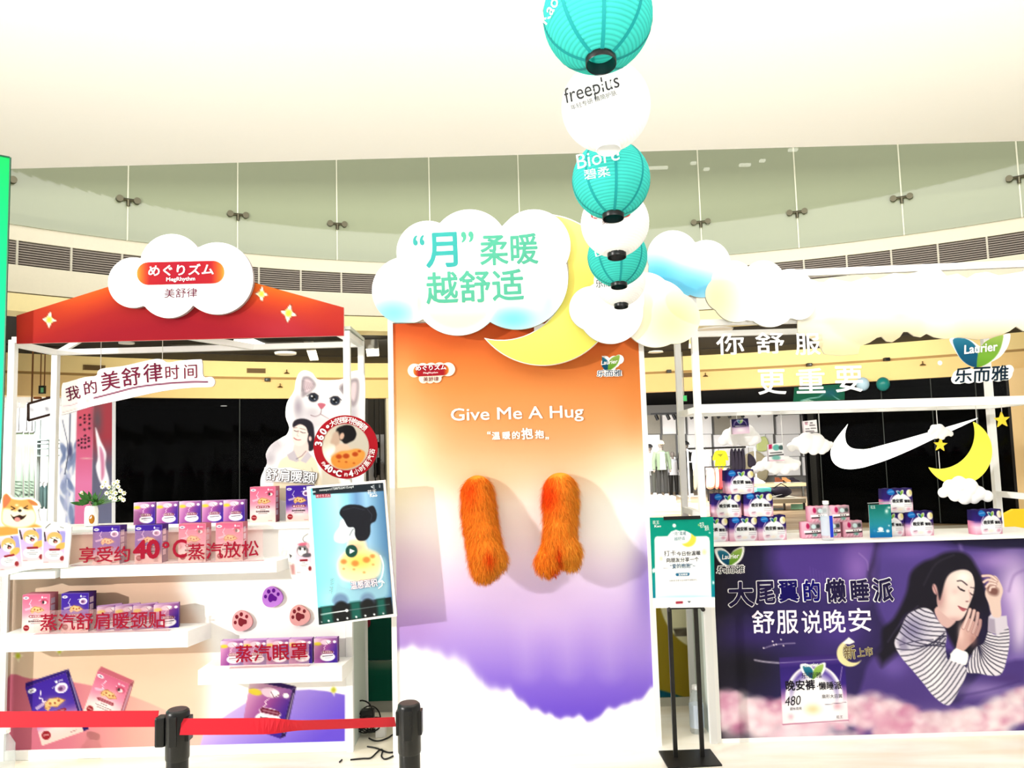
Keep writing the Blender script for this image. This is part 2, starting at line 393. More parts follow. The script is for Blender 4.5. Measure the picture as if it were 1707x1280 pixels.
def floor_mat(name, c0, c1, rough):
    m = bpy.data.materials.new(name); m.use_nodes = True; nt = m.node_tree; b = nt.nodes['Principled BSDF']
    tc = nt.nodes.new('ShaderNodeTexCoord'); n = nt.nodes.new('ShaderNodeTexNoise'); n.inputs['Scale'].default_value = .9; n.inputs['Detail'].default_value = 6; n.inputs['Distortion'].default_value = 1.6
    mp = nt.nodes.new('ShaderNodeMapping'); mp.inputs['Scale'].default_value = (.5, 2.2, 1)
    r = nt.nodes.new('ShaderNodeValToRGB'); r.color_ramp.elements[0].position = .38; r.color_ramp.elements[1].position = .6
    r.color_ramp.elements[0].color = tuple(lin(c0))+(1,); r.color_ramp.elements[1].color = tuple(lin(c1))+(1,)
    nt.links.new(tc.outputs['Object'], mp.inputs[0]); nt.links.new(mp.outputs[0], n.inputs[0]); nt.links.new(n.outputs['Fac'], r.inputs[0]); nt.links.new(r.outputs[0], b.inputs['Base Color'])
    b.inputs['Roughness'].default_value = rough; b.inputs['Specular IOR Level'].default_value = .35
    return m
STONE = floor_mat('polished_cream_stone', (232, 222, 200), (248, 244, 234), .22)
TAN = floor_mat('tan_wood_floor', (150, 122, 92), (188, 164, 132), .3)
struct(MB().box(-30, 30, -14, 15.5, -.1, 0).build('floor', STONE))
struct(MB().box(-30, 30, 15.5, 40, -.1, 0).build('floor', TAN))
SOFFIT = mat('soffit_plaster', (252, 251, 246), .7, noise=.01)
struct(MB().box(-16, 16, -9, 8.5, 5.0, 5.5).build('ceiling', SOFFIT))
T0, T1 = -52.0, 52.0
BEIGE = mat('fascia_beige', (222, 215, 192), .65, noise=.03)
YELLOWF = mat('fascia_warm_lit', (244, 228, 170), .6, noise=.03)  # warm cove light put into the fascia colour
GREY = mat('slab_edge_grey', (150, 156, 146), .6, noise=.04)
# upper storey: slab, corridor wall behind the glass
struct(arc_strip(MB(), T0, T1, .06, 3.4, 4.93, 5.03).build('trim_2', GREY))
struct(arc_strip(MB(), T0, T1, 3.0, 3.3, 5.03, 8.2).build('wall_upper', mat('upper_wall', (206, 206, 176), .7, noise=.06, nscale=3)))
mb = MB(); arc_strip(mb, T0, T1, .02, .5, 4.66, 4.90)
struct(mb.build('trim_3', BEIGE))
struct(arc_strip(MB(), T0, T1, .12, .5, 4.33, 4.66).build('trim_4', mat('vent_shadow', (70, 62, 52), .8)))
struct(arc_strip(MB(), T0, T1, .02, .5, 3.965, 4.33).build('trim_5', BEIGE))
struct(arc_strip(MB(), T0, T1, .03, .5, 3.714, 3.95).build('trim_6', YELLOWF))
# louvred air vents: one bay between two mullions at a time
grille = thing('ventilation_grille', 'long curved dark louvred vent band under the glass gallery', 'vent', A(0, .02, 4.33))
LOUV = mat('louvre_grey', (138, 128, 118), .5, noise=.05); MUL = mat('vent_mullion', (196, 190, 172), .5)
bay = 3.35; t = -50.25
def louvre_bay(t):
    mb = MB()
    for k in range(9):
        z = 4.35+k*.034; n = 3; V = []
        for i in range(n+1):
            q = t+.05+(bay-.1)*i/n; V += [A(q, .03, z), A(q, .06, z), A(q, .06, z+.019), A(q, .03, z+.019)]
        Fc = []
        for i in range(n): j = 4*i; Fc += [(j+a, j+4+a, j+4+(a+1) % 4, j+(a+1) % 4) for a in range(4)]
        mb.add(V, Fc)
    return mb
while t < 50:
    o = louvre_bay(t).build('louvre_bay', LOUV, grille); o['kind'] = 'stuff'
    arc_strip(MB(), t-.07, t+.07, .015, .1, 4.33, 4.66).build('mullion', MUL, grille); t += bay
# glass gallery balustrade: pane by pane, with point clamps
GLASS = clear_mat('gallery_glass', (166, 174, 142), .6, .03)
bal = thing('glass_balustrade', 'curved greenish glass gallery balustrade with steel point clamps above the vent band', 'balustrade', A(0, 0, 4.87))
SEAM = mat('glass_edge', (226, 226, 200), .3); CL = mat('clamp_steel', (92, 88, 70), .35, .8)
for k in range(-1, 11):
    t = -36.55+8.05*k-(0 if k else 0)
    if t > 50: break
    arc_strip(MB(), t+.06, t+7.99, -.012, .012, 4.86, 7.4, .8).build('glass_pane', GLASS, bal)
    arc_strip(MB(), t-.05, t+.05, -.016, .016, 4.86, 7.4).build('pane_edge', SEAM, bal)
    if k == 4: continue
    zc = 5.445; tg = np.array([math.cos(math.radians(t)), -math.sin(math.radians(t)), 0]); c = A(t, -.05, zc)
    b = MB(); b.tube([c-tg*.10, c+tg*.10], .022, 8)
    for s in (-1, 1):
        q = c+tg*.115*s; inw = (A(t, 0, zc)-A(t, -1, zc)); b.tube([q-inw*.03, q+inw*.04], .048, 12)
    b.tube([c, c+np.array([0, 0, -.09])], .026, 8); b.tube([c, A(t, .25, zc)], .018, 6)
    smooth_by_angle(b.build('point_clamp', CL, bal))
for x, y, w_, l in ((1090, 282, .5, 'long slim bar imitating a reflection in the gallery glass right of the teal lanterns'), (1156, 274, .10, 'small bar imitating a reflection in the gallery glass, left of the first clamp seam'), (1178, 284, .10, 'small bar imitating a reflection in the gallery glass, right of the first clamp seam'), (1242, 277, .20, 'oval bar imitating a reflection in the gallery glass between two clamp seams'), (1271, 270, .10, 'small bar imitating a reflection in the gallery glass beside the oval one'), (1322, 252, .16, 'highest bar imitating a reflection in the gallery glass at the second clamp seam')):
    p = on_arc(x, y, .5); o = thing('gallery_glint', l, 'lamp', p); MB().box(p[0]-w_/2, p[0]+w_/2, p[1]-.04, p[1]+.04, p[2], p[2]+.045, .015).build('diffuser', mat('gallery_glow', (255, 252, 236), .5, emit=2.2), o); MB().tube([p+[0, 0, .04], p+[0, 0, 2.0]], .006, 5).build('cord', CHROME, o)  # reflections in the gallery glass, built as added glowing bars
# ground floor corridor behind: dark ceiling, warm header, shopfronts
D = 4.5
struct(arc_strip(MB(), T0, T1, .5, D-1.1, 3.714, 3.78).build('ceiling', mat('dark_ceiling', (7, 6, 6), .8)))
struct(arc_strip(MB(), T0, T1, D-1.1, D+.1, 3.70, 3.78).build('ceiling', mat('ceiling_lit_strip', (30, 25, 19), .8, noise=.08, nscale=4)))  # lit part of the dark ceiling, its light painted as brown
struct(arc_strip(MB(), T0, T1, D, D+.3, 3.38, 3.70).build('trim_7', mat('header_lit_upper', (252, 226, 160), .6, noise=.03, nscale=6)))  # yellow of the warm light put into the header colours
struct(arc_strip(MB(), T0, T1, D+.03, D+.3, 3.33, 3.38).build('trim_8', mat('header_brown_line', (176, 142, 86), .6)))
struct(arc_strip(MB(), T0, T1, D, D+.3, 2.93, 3.33).build('trim_9', mat('header_lit_lower', (248, 212, 146), .6, noise=.03, nscale=6)))
tA = th_of(187, 760, D); tB = th_of(612, 760, D); tC = th_of(1347, 760, D); tD = th_of(1690, 760, D); tS = th_of(1078, 760, D)
DARK = mat('dark_shop', (4, 4, 5), .9, spec=.02)
SGL = clear_mat('shop_glass', (3, 3, 4), .5, .03, .006)
FRM = mat('dark_frame', (24, 19, 16), .5)
def storefront(n, t0, t1, seams):
    o = struct(arc_strip(MB(), t0, t1, D+.08, D+.10, .02, 2.93).build('window_%d' % n, SGL))
    for s in seams: arc_strip(MB(), s-.03, s+.03, D+.06, D+.11, .02, 2.93).build('window_seam', mat('seam_grey', (70, 74, 74), .5, spec=.05), o)
    struct(arc_strip(MB(), t0, t1, D+3.2, D+3.4, 0, 3.4).build('wall_shop', DARK))
    mb = MB(); arc_strip(mb, t0, t1, D+.32, D+3.4, 2.96, 3.05); struct(mb.build('ceiling', DARK))
    for s in (t0, t1): struct(arc_strip(MB(), s-.12, s+.12, D+.04, D+3.4, 0, 2.95).build('trim_%d' % (10+2*n+(s == t1)), DARK if s == t0 else FRM))
    struct(arc_strip(MB(), t0, t1, D+.2, D+3.2, .001, .006).build('floor', DARK))
storefront(1, tA, tB, [th_of(400, 760, D)])
storefront(2, tC, tD, [th_of(x, 760, D) for x in (1368, 1476, 1560, 1635)])
# lamps in the corridor ceiling; glints on the dark glass built as glowing discs
LAMP = mat('lamp_glow', (255, 250, 240), .5, emit=3.0)
def ceiling_lamp(px, py, z, r, label, rect=None, group=None, rim=True):
    c = PZ(px, py, z); o = thing('ceiling_lamp', label, 'lamp', c, group)
    if rect: MB().box(c[0]-rect[0], c[0]+rect[0], c[1]-rect[1], c[1]+rect[1], c[2]-.03, c[2]+.0, 0).build('diffuser', LAMP, o)
    else: MB().lathe(c, [(r, -.012), (r, -.004)], 16).build('diffuser', LAMP, o)
    if rim and not rect: MB().lathe(c, [(r*1.0, -.02), (r*1.25, -.02), (r*1.3, .02), (r, .02)], 16).build('rim', WMETAL, o)
    return o
ceiling_lamp(418, 570, 3.71, .2, 'square white ceiling panel lamp behind the red canopy sign', rect=(.17, .35))
ceiling_lamp(476, 589, 3.69, .16, 'round downlight in the dark ceiling above the white cat sign')
ceiling_lamp(211, 571, 3.71, .1, 'small round downlight under the left end of the red canopy sign')
ceiling_lamp(1093, 586, 3.71, .13, 'round downlight in the dark ceiling between poster wall and white frame')
ceiling_lamp(1190, 549, 3.71, .26, 'large round downlight behind the top rail of the white frame')
for px, py, l in ((250, 684, 'faint tiny disc imitating a glint on the dark shop glass below the slanting white sign'), (262, 690, 'brightest tiny disc imitating a glint on the dark shop glass below the slanting white sign'), (373, 676, 'tiny disc imitating a glint in the middle of the dark shop glass, beyond the slanting sign'), (408, 684, 'tiny disc imitating a glint on the dark shop glass nearest the white cat sign')):
    ceiling_lamp(px, py, 2.955, .07, l, group='tiny glint discs at the dark shop glass', rim=False)
ceiling_lamp(1532, 652, 2.955, .09, 'single small lamp behind the glass above the white tick emblem', rim=False)
# small fittings on the header
def vent_small(px, py, w, lab):
    p = on_arc(px, py, D); th = math.degrees(math.atan2(p[0]-ACX, p[1]-ACY)); o = thing('air_outlet', lab, 'vent', A(th, D-.02, p[2]-.04))
    arc_strip(MB(), th-w, th+w, D-.02, D, p[2]-.05, p[2]+.05).build('frame', mat('outlet_bronze', (128, 98, 52), .5), o)
    for k in range(3): arc_strip(MB(), th-w*.9, th+w*.9, D-.03, D-.018, p[2]-.035+k*.027, p[2]-.022+k*.027).build('slat', mat('outlet_dark', (84, 62, 30), .5), o)
vent_small(427, 618, .7, 'bronze slotted air outlet on the warm header beside the cat sign')
vent_small(157, 613, .7, 'bronze slotted air outlet above the start of the slanting white sign')
vent_small(1145, 625, .5, 'bronze slotted air outlet between the two white posts')
def sprinkler(px, py, lab):
    p = on_arc(px, py, D-.05); b = MB().lathe(p, [(.012, .05), (.012, 0), (.05, -.02), (.06, -.035), (.0, -.04)], 10)
    tag(b.build('sprinkler', mat('sprinkler_bronze', (110, 86, 50), .4, .6), base=p), lab, 'sprinkler')
for px, py, l in ((478, 620, 'small sprinkler head on the header left of the cat ears'), (467, 643, 'lower sprinkler head on the header left of the cat face'), (1176, 625, 'sprinkler head on the header beside the thick white post'), (1538, 606, 'dome sprinkler under the header right of the white lettering')):
    sprinkler(px, py, l)
for px, py, l in ((446, 633, 'little black camera box on the header line near the cat sign'), (1115, 619, 'little black camera box on the header line beside the poster wall'), (1478, 599, 'little black camera box on the header line right of the white lettering'), (1349, 608, 'little black camera box on the header line above the middle lettering')):
    p = on_arc(px, py, D-.06); c = thing('camera_box', l, 'camera', p)
    MB().box(p[0]-.05, p[0]+.05, p[1]-.05, p[1]+.06, p[2]-.035, p[2]+.035, .008).build('housing', BLACK, c); MB().tube([p+[0, -.05, 0], p+[0, -.065, 0]], .02, 8).build('lens', mat('lens_glass', (40, 40, 46), .1), c)
# clear hanging signs under the dark ceiling
def hung_card(quad, Y, lab, streaks):
    c = thing('hanging_sign', lab, 'sign', P(*quad[3], Y))
    q = [P(x, y, Y) for x, y in quad]
    def pt(p):
        p.C[:] = (196, 184, 164)
        for x, y, rx, ry, cc in streaks: p.ell(x, y, rx, ry, cc, 1.2)
    quad_panel('card', *q, .01, .012, pt, parent=c)
    for a in (q[0], q[1]):
        m = (a+(q[0]+q[1])/2)/2; MB().tube([m, (m[0], m[1], 3.714)], .004, 5).build('hanger', CHROME, c)
hung_card([(605, 554), (629, 553), (632, 593), (612, 594)], 13.6, 'pale printed card hanging under dark ceiling left of the orange wall', [(618, 583, 6, 9, (252, 250, 244)), (622, 571, 4, 6, (250, 248, 240)), (612, 561, 5, 3, (230, 220, 196)), (627, 575, 3, 16, (150, 146, 138))])
hung_card([(505, 566), (521, 565), (531, 600), (517, 601)], 13.6, 'grey clear card hanging behind the right end of the red canopy', [(516, 575, 4, 8, (170, 164, 156)), (524, 595, 4, 5, (120, 112, 104))])
hung_card([(1150, 548), (1163, 546), (1156, 580), (1148, 581)], 14.6, 'crumpled yellow and white card hanging beside the thick white post', [(1154, 570, 4, 6, (220, 214, 70)), (1151, 576, 3, 3, (255, 255, 250)), (1157, 553, 4, 4, (250, 250, 246))])
# ------------------------------------------------------------------ pillar at the right end of the shopfront
tP = th_of(1692, 760, D)
struct(arc_strip(MB(), tP, tP+6, D-.15, D+.6, 0, 3.0).build('pillar', mat('pillar_peach', (250, 216, 160), .6, noise=.04, nscale=2)))
struct(arc_strip(MB(), tP+6, T1, D+.05, D+.4, 0, 2.95).build('wall_right', mat('pillar_peach', (250, 216, 160), .6)))
struct(arc_strip(MB(), tB+1.6, tS-.6, D+.05, D+.4, 0, 2.95).build('wall_back', mat('fascia_beige', (222, 215, 192), .65)))
# the white tick emblem, back lit
def YarcC(x): return on_arc(x, 740, D-.06)[1]
em = spl([(1413.5, 706.5), (1409, 722), (1411, 738), (1421, 747), (1440, 749)], 6, False).tolist()+spl([(1450, 747.5), (1500, 734), (1560, 717), (1630, 696.5)], 5, False).tolist()+spl([(1629, 698), (1600, 712), (1560, 730), (1520, 749), (1480, 766), (1450, 776)], 4, False).tolist()+spl([(1440, 779), (1418, 782), (1400, 779), (1388, 769), (1384.5, 754), (1389, 739), (1399, 724)], 5, False).tolist()
V = []; Fm = []
for x, y in em: V.append(on_arc(x, y, D-.06))
for x, y in em: V.append(on_arc(x, y, D+.04))
n = len(em)
from mathutils.geometry import tessellate_polygon
tr = tessellate_polygon([[Vector((x, -y, 0)) for x, y in em]])
Fm = [tuple(t) for t in tr]+[(i, (i+1) % n, n+(i+1) % n, n+i) for i in range(n)]
tag(build('tick_emblem', V, Fm, mat('emblem_glow', (255, 255, 252), .5, emit=1.6)), 'glowing white curved tick emblem on the black shop glass', 'emblem')
# green sign and balloons behind the glass above the tick
g = thing('teal_sign', 'teal green panel sign with pale scribble inside the glass above the tick emblem', 'sign', on_arc(1365, 672, D-.06))
def pt(p):
    p.C[:] = (14, 112, 84); p.line([(1335, 668), (1350, 664), (1365, 662), (1380, 652), (1392, 662), (1402, 668)], 1.6, (150, 214, 214)); p.glow(1385, 655, 14, 8, (30, 110, 130)); p.line([(1338, 669), (1348, 667), (1356, 669)], 1.6, (200, 230, 220))
quad_panel('panel', on_arc(1324, 646, D-.05), on_arc(1408, 640, D-.05), on_arc(1408, 666, D-.05), on_arc(1322, 670, D-.05), .03, .016, pt, parent=g)
for px, py, r, c, l in ((1438, 640, .13, (170, 200, 226), 'pale blue ball balloon inside the glass above the tick emblem'), (1472, 640, .13, (20, 120, 120), 'dark teal ball balloon inside the glass beside the pale blue one'), (1432, 641, .10, (60, 64, 70), 'dark grey ball balloon partly behind the pale blue one')):
    p = on_arc(px, py, D-.25 if r > .11 else D-.1); b = thing('balloon', l, 'balloon', p)
    smooth_by_angle(MB().ball(p, r, 20, 14, (1, 1, 1.1)).build('skin', mat('balloon_%d' % c[0], c, .3), b)); MB().tube([p+[0, 0, r*1.08], p+[0, 0, 2.94-p[2]]], .004, 5).build('string', CHROME, b)
# ------------------------------------------------------------------ sports shop interior
SW = 29.0
OFFW = mat('shop_white_wall', (246, 246, 246), .6, noise=.02)
struct(MB().box(2.0, 12.5, SW+.3, SW+.5, 0, 3.4).build('wall_shop', mat('wall_joint_grey', (120, 120, 118), .6)))
sh = thing('wall_panelling', 'white panelled rear wall of the sports shop', 'panelling', (4.5, SW, 0))
for i, (x0, x1) in enumerate(((1076, 1101), (1104, 1127), (1130, 1143), (1146, 1187), (1190, 1238), (1241, 1290), (1294, 1334), (1338, 1352))):
    for j, (y0, y1) in enumerate(((692, 723), (725, 760), (762, 792))):
        if (i, j) in ((0, 0), (1, 1), (4, 0)): m = mat('panel_grey', (150, 146, 134), .5, noise=.08)
        else: m = OFFW
        a = P(x0, y0, SW+.2); b = P(x1, y1, SW+.2); MB().box(a[0], b[0], SW+.18, SW+.3, b[2], a[2]).build('panel', m, sh)
struct(MB().box(1.2, 13, 18.2, SW+.5, 3.25, 3.35).build('ceiling', DARK))
struct(build('wall_right', [(6.45, 17.2, 0), (6.6, 17.15, 0), (11.75, SW+.5, 0), (11.6, SW+.5, 0), (6.45, 17.2, 3.3), (6.6, 17.15, 3.3), (11.75, SW+.5, 3.3), (11.6, SW+.5, 3.3)], [(0, 1, 2, 3), (7, 6, 5, 4), (0, 4, 5, 1), (1, 5, 6, 2), (2, 6, 7, 3), (3, 7, 4, 0)], mat('shop_side_white', (220, 218, 212), .6)))
struct(MB().box(1.5, 1.65, 18.0, SW+.5, 0, 3.3).build('wall_left', OFFW))
trk = thing('track_rail', 'black lamp track across the sports shop ceiling', 'rail', P(1140, 686, 27))
a = P(1085, 690, 27); b = P(1320, 683, 27); MB().bar(a, b, .06).build('rail', BLACKM, trk)
for x in (1093, 1112, 1122, 1150, 1174, 1195, 1213, 1235, 1262, 1290):
    p = P(x, 692-(x-1085)*.03, 27); MB().tube([p, p+[.06, -.05, -.17]], .06, 8).build('lamp_head', BLACKM, trk)
def hang(pts, Y, m, name, lab, cat='garment', group=None, th=.12, extra=(), hk=.07):
    """cloth hanging from a hook: soft outline with depth"""
    o = thing(name, lab, cat, P(*np.mean(pts, 0), Y), group)
    q = spl(pts, 4); W = [P(x, y, Y)[[0, 2]] for x, y in q]
    mb = MB(); c = np.mean(W, 0); n = len(W); V = []
    for y, k in ((-th*.35, .86), (-th*.15, 1), (th*.15, 1), (th*.35, .86)): V += [(c[0]+(x-c[0])*k, Y+y, c[1]+(z-c[1])*k) for x, z in W]
    Fc = [tuple(range(n-1, -1, -1)), tuple(range(3*n, 4*n))]
    for r in range(3): Fc += [(r*n+i, r*n+(i+1) % n, (r+1)*n+(i+1) % n, (r+1)*n+i) for i in range(n)]
    mb.add(V, Fc); ob = mb.build('cloth', m, o)
    top = P(*min(pts, key=lambda t: t[1]), Y); MB().tube([top+[0, 0, -.04], top+[0, 0, hk], top+[.03, 0, hk+.03]], .008, 5).build('hanger', CHROME, o)
    for nm, qq, mm in extra: MB().prism([tuple(P(x, y, Y-th*.4)[[0, 2]]) for x, y in qq], Y-th*.42, Y-th*.36).build(nm, mm, o)
    return o
def shirt(x0, x1, y0, y1, sl=.22):
    w = x1-x0; h = y1-y0; return [(x0+w*.38, y0), (x0+w*.62, y0), (x0+w*.85, y0+h*.08), (x1, y0+h*.5), (x1-w*sl*.55, y0+h*.55), (x0+w*.8, y0+h*.35), (x0+w*.8, y1), (x0+w*.2, y1), (x0+w*.2, y0+h*.35), (x0+w*sl*.55, y0+h*.55), (x0, y0+h*.5), (x0+w*.15, y0+h*.08)]
YEL = mat('neon_yellow_cloth', (226, 226, 20), .8, bump=.3); DKC = mat('charcoal_cloth', (34, 28, 40), .85, bump=.4, nscale=20); WHC = mat('white_cloth', (190, 190, 192), .85, bump=.3); PKC = mat('pale_pink_cloth', (228, 160, 140), .85); CRC = mat('cream_cloth', (190, 180, 148), .85); GRC = mat('sage_cloth', (96, 110, 88), .85, bump=.3)
rail = thing('clothes_rail', 'black upper clothes rail along the sports shop wall', 'rail', P(1145, 748, 26))
MB().tube([P(1145, 748, 26), P(1243, 745, 26)], .03, 8).build('bar', BLACKM, rail); a = P(1258, 745, 26); MB().tube([P(1243, 745, 26), a, (a[0], a[1], 0)], .03, 8).build('upright', WMETAL, rail); a = P(1146, 748, 26); MB().tube([a, (a[0], a[1], 0)], .03, 8).tube([P(1146, 770, 26), P(1178, 769, 26)], .02, 6).build('upright', WMETAL, rail)
hang(shirt(1152, 1167, 750, 783), 25.98, WHC, 'white_top', 'white top hanging at the start of the upper clothes rail')
hang(shirt(1169, 1186, 750, 781), 25.98, WHC, 'white_top', 'white top hanging between first white top and the yellow jacket')
hang(shirt(1188, 1214, 751, 780), 25.98, YEL, 'yellow_jacket', 'neon yellow jacket hanging on the upper clothes rail', extra=[('pocket', [(1195, 757), (1206, 756), (1201, 762)], mat('olive_cloth', (120, 118, 20), .8))])
for k, x in enumerate((1218, 1224, 1230, 1236)):
    hang([(x, 750), (x+3, 749), (x+5.4, 765), (x+5.6, 783), (x+.2, 784), (x-.2, 765)], 25.98, DKC, 'dark_jacket', 'dark charcoal jacket, %s from the yellow jacket on the upper rail' % ['first', 'second', 'third', 'fourth'][k], group='dark jackets on the upper rail', th=.3)
hang([(1248, 756), (1256, 762), (1260, 772), (1256, 778), (1248, 778), (1247, 766)], 25.98, DKC, 'black_backpack', 'black backpack hanging at the end of the dark jackets', 'backpack', th=.3, hk=.22)
rail2 = thing('clothes_rail', 'low clothes rail with pale pink coats in the sports shop', 'rail', P(1180, 818, 24))
MB().tube([P(1175, 815, 24), P(1175, 778.5, 24), P(1219, 777.5, 24), P(1219, 815, 24), P(1175, 815, 24)], .026, 8).build('bar', BLACKM, rail2)
for x in (1180, 1190, 1198, 1206): a = P(x, 815, 24.0); MB().tube([a, (a[0], a[1], 0)], .022, 6).build('upright', BLACKM, rail2)
for k, (x, m, l) in enumerate(((1178, PKC, 'front pale pink coat on the low clothes rail'), (1192, PKC, 'second pale pink coat on the low clothes rail'), (1198.5, mat('red_cloth', (206, 60, 60), .85), 'coat with red hem on the low clothes rail'), (1205, CRC, 'cream coat on the low clothes rail'), (1211.5, DKC, 'dark coat ending the low clothes rail'))):
    w = 13 if k == 0 else 6
    hang([(x+w*.2, 781), (x+w*.7, 780), (x+w*.98, 788), (x+w*.95, 812), (x+.1, 813), (x, 790)], 23.98, m, 'long_coat', l, th=.25)
hang([(1240, 762), (1262, 752), (1280, 770), (1276, 800), (1246, 798)], 29.12, CRC, 'cream_jacket', 'cream hooded jacket pinned to the rear wall behind small cloud')
hang([(1264, 732), (1276, 728), (1282, 745), (1274, 752), (1262, 750)], 29.12, mat('lime_cloth', (214, 226, 150), .8), 'lime_top', 'pale lime top pinned high on the rear wall')
for x, l in ((1157, 'cream trousers hanging first beside the thick white post'), (1163, 'cream trousers hanging second beside the thick white post'), (1169, 'cream trousers hanging third, toward the pink coats')): hang([(x, 772), (x+3.6, 772), (x+4.4, 812), (x-.4, 812)], 25.98, CRC, 'cream_trousers', l, group='cream trousers by the post', th=.2)
def mannequin(px, yt, yb, Y, top, leg, lab, cap=None, open_jacket=False):
    f = P(px, yb, Y); hgt = P(px, yt, Y)[2]-f[2]; o = thing('mannequin', lab, 'mannequin', f); s = hgt/1.78
    def q(x, y, z): return (f[0]+x*s, f[1]+y*s, f[2]+z*s)
    SK = mat('mannequin_skin', (120, 112, 104), .5)
    b = MB(); b.ball(q(0, 0, 1.66), .1*s, 14, 10, (.85, 1, 1.15)); b.tube([q(0, 0, 1.45), q(0, 0, 1.6)], .05*s, 10); smooth_by_angle(b.build('body', SK, o))
    b = MB()
    for sx in (-1, 1): b.tube([q(sx*.1, 0, .95), q(sx*.11, -.02, .5), q(sx*.11, 0, .06)], [.1*s, .075*s, .06*s], 10)
    b.tube([q(0, 0, .86), q(0, 0, 1.02)], [.15*s, .16*s], 12); smooth_by_angle(b.build('trousers', leg, o))
    b = MB(); b.tube([q(0, 0, .85), q(0, 0, 1.1), q(0, 0, 1.38), q(0, 0, 1.47)], [.185*s, .175*s, .2*s, .08*s], 14)
    for sx in (-1, 1): b.tube([q(sx*.17, 0, 1.42), q(sx*.25, 0, 1.15), q(sx*.26, -.06, .86)], [.085*s, .07*s, .055*s], 10)
    smooth_by_angle(b.build('jacket', top, o))
    if open_jacket: MB().prism([(f[0]-.09*s, f[2]+.86*s), (f[0]+.09*s, f[2]+.86*s), (f[0]+.06*s, f[2]+1.42*s), (f[0]-.06*s, f[2]+1.42*s)], f[1]-.235*s, f[1]-.19*s).build('shirt', WHC, o)
    b = MB()
    for sx in (-1, 1): b.box(f[0]+(sx*.11-.05)*s, f[0]+(sx*.11+.05)*s, f[1]-.18*s, f[1]+.07*s, f[2], f[2]+.08*s, .02*s)
    b.build('shoes', WHC, o)
    if cap: smooth_by_angle(MB().lathe(q(0, 0, 1.68), [(.12*s, 0), (.11*s, .07*s), (.05*s, .12*s), (0, .125*s)], 12).box(f[0]-.08*s, f[0]+.08*s, f[1]-.22*s, f[1]-.08*s, f[2]+1.68*s, f[2]+1.70*s).build('cap', cap, o))
    if f[2] > .02: MB().box(f[0]-.35, f[0]+.35, f[1]-.3, f[1]+.25, 0, f[2]-.001, .01).build('plinth', mat('plinth_white', (230, 226, 216), .5), o)
    for sx in (-1, 1): MB().ball(q(sx*.26, -.07, .82), .04*s, 10, 8, (.8, 1, 1.4)).build('hand', SK, o)
mannequin(1105, 735, 827, 25, GRC, mat('black_trousers', (36, 36, 34), .8), 'mannequin in sage jacket, white shirt and white cap', CRC, True)
mannequin(1086, 741, 825, 26, WHC, mat('grey_trousers', (70, 72, 66), .8), 'dark haired mannequin in white top beside the orange wall', mat('dark_wig', (20, 18, 18), .7))
mannequin(1124, 752, 828, 27.4, WHC, BLACKM, 'smaller mannequin with black leggings half behind the thin white post', None)
mannequin(1147, 736, 826, 26.5, BLACKM, mat('black_trousers', (36, 36, 34), .8), 'dark mannequin in black coat between the two white posts', mat('dark_wig', (20, 18, 18), .7))
# display table with goods near the opening
tb = thing('display_table', 'low grey display table with glass edge inside the sports shop', 'table', P(1315, 858, 20.5))
for (y0, y1, yy) in ((834, 838, 0),):
    a = P(1255, 833, 20); b = P(1344, 838, 20); MB().box(a[0], b[0], 20, 21.6, b[2], a[2]).build('table_top', mat('table_grey', (170, 160, 140), .4), tb)
for x in (1258, 1307, 1340):
    a = P(x, 838, 20.1); MB().bar(a, (a[0], a[1], 0), .05).build('leg', CHROME, tb)
a = P(1262, 848, 20.3); b = P(1306, 868, 20.3); MB().box(a[0], b[0], 20.25, 20.3, b[2], a[2]).build('front_panel', mat('glass_blue_grey', (110, 128, 140), .2), tb)
a = P(1318, 840, 20.3); b = P(1342, 852, 20.3); MB().box(a[0], b[0], 20.25, 20.3, b[2], a[2]).build('front_panel', mat('glass_green', (150, 206, 170), .2), tb)
sf = thing('display_shelf', 'long pale wall shelf with shoes inside the sports shop', 'shelf', P(1290, 806, 25))
a = P(1258, 806, 25); b = P(1340, 809, 25); MB().box(a[0], b[0], 24.6, 25.6, b[2], a[2]).build('board', mat('shelf_oak', (206, 190, 150), .5), sf)
for x in (1262, 1300, 1338):
    a = P(x, 809, 25); MB().bar(a, (a[0], a[1], 0), .06).build('leg', CHROME, sf)
def shoe(px, py, Y, m, lab):
    p = P(px, py, Y); o = thing('sports_shoe', lab, 'shoe', p)
    MB().prism([(p[0]-.17, p[2]), (p[0]+.17, p[2]), (p[0]+.17, p[2]+.05), (p[0]-.17, p[2]+.05)], Y-.06, Y+.06).build('sole', WHC, o)
    MB().prism([(p[0]-.16, p[2]+.05), (p[0]+.16, p[2]+.05), (p[0]+.1, p[2]+.1), (p[0]+.0, p[2]+.14), (p[0]-.06, p[2]+.2), (p[0]-.16, p[2]+.2)], Y-.05, Y+.05).build('upper', m, o)
for x, m, l in ((1266, WHC, 'white sports shoe on the wall shelf below the small cloud'), (1301, mat('brown_leather', (120, 60, 34), .6), 'brown sports shoe on the wall shelf'), (1313, mat('tan_leather', (190, 130, 80), .6), 'tan sports shoe next to the brown one'), (1326, DKC, 'black sports shoe at the end of the wall shelf')): shoe(x, 806, 25, m, l)
d = thing('duffel_bag', 'black duffel bag with white tick on the display table', 'bag', P(1302, 833, 20.6))
c = P(1301, 824, 20.6); c[2] = P(1255, 833, 20)[2]+.147; smooth_by_angle(MB().ball(c, .3, 16, 10, (1.0, .6, .48)).build('bag_body', DKC, d)); MB().tube([c+[-.2, -.05, .1], c+[0, -.1, .22], c+[.2, -.05, .1]], .015, 6).build('strap', BLACKM, d)
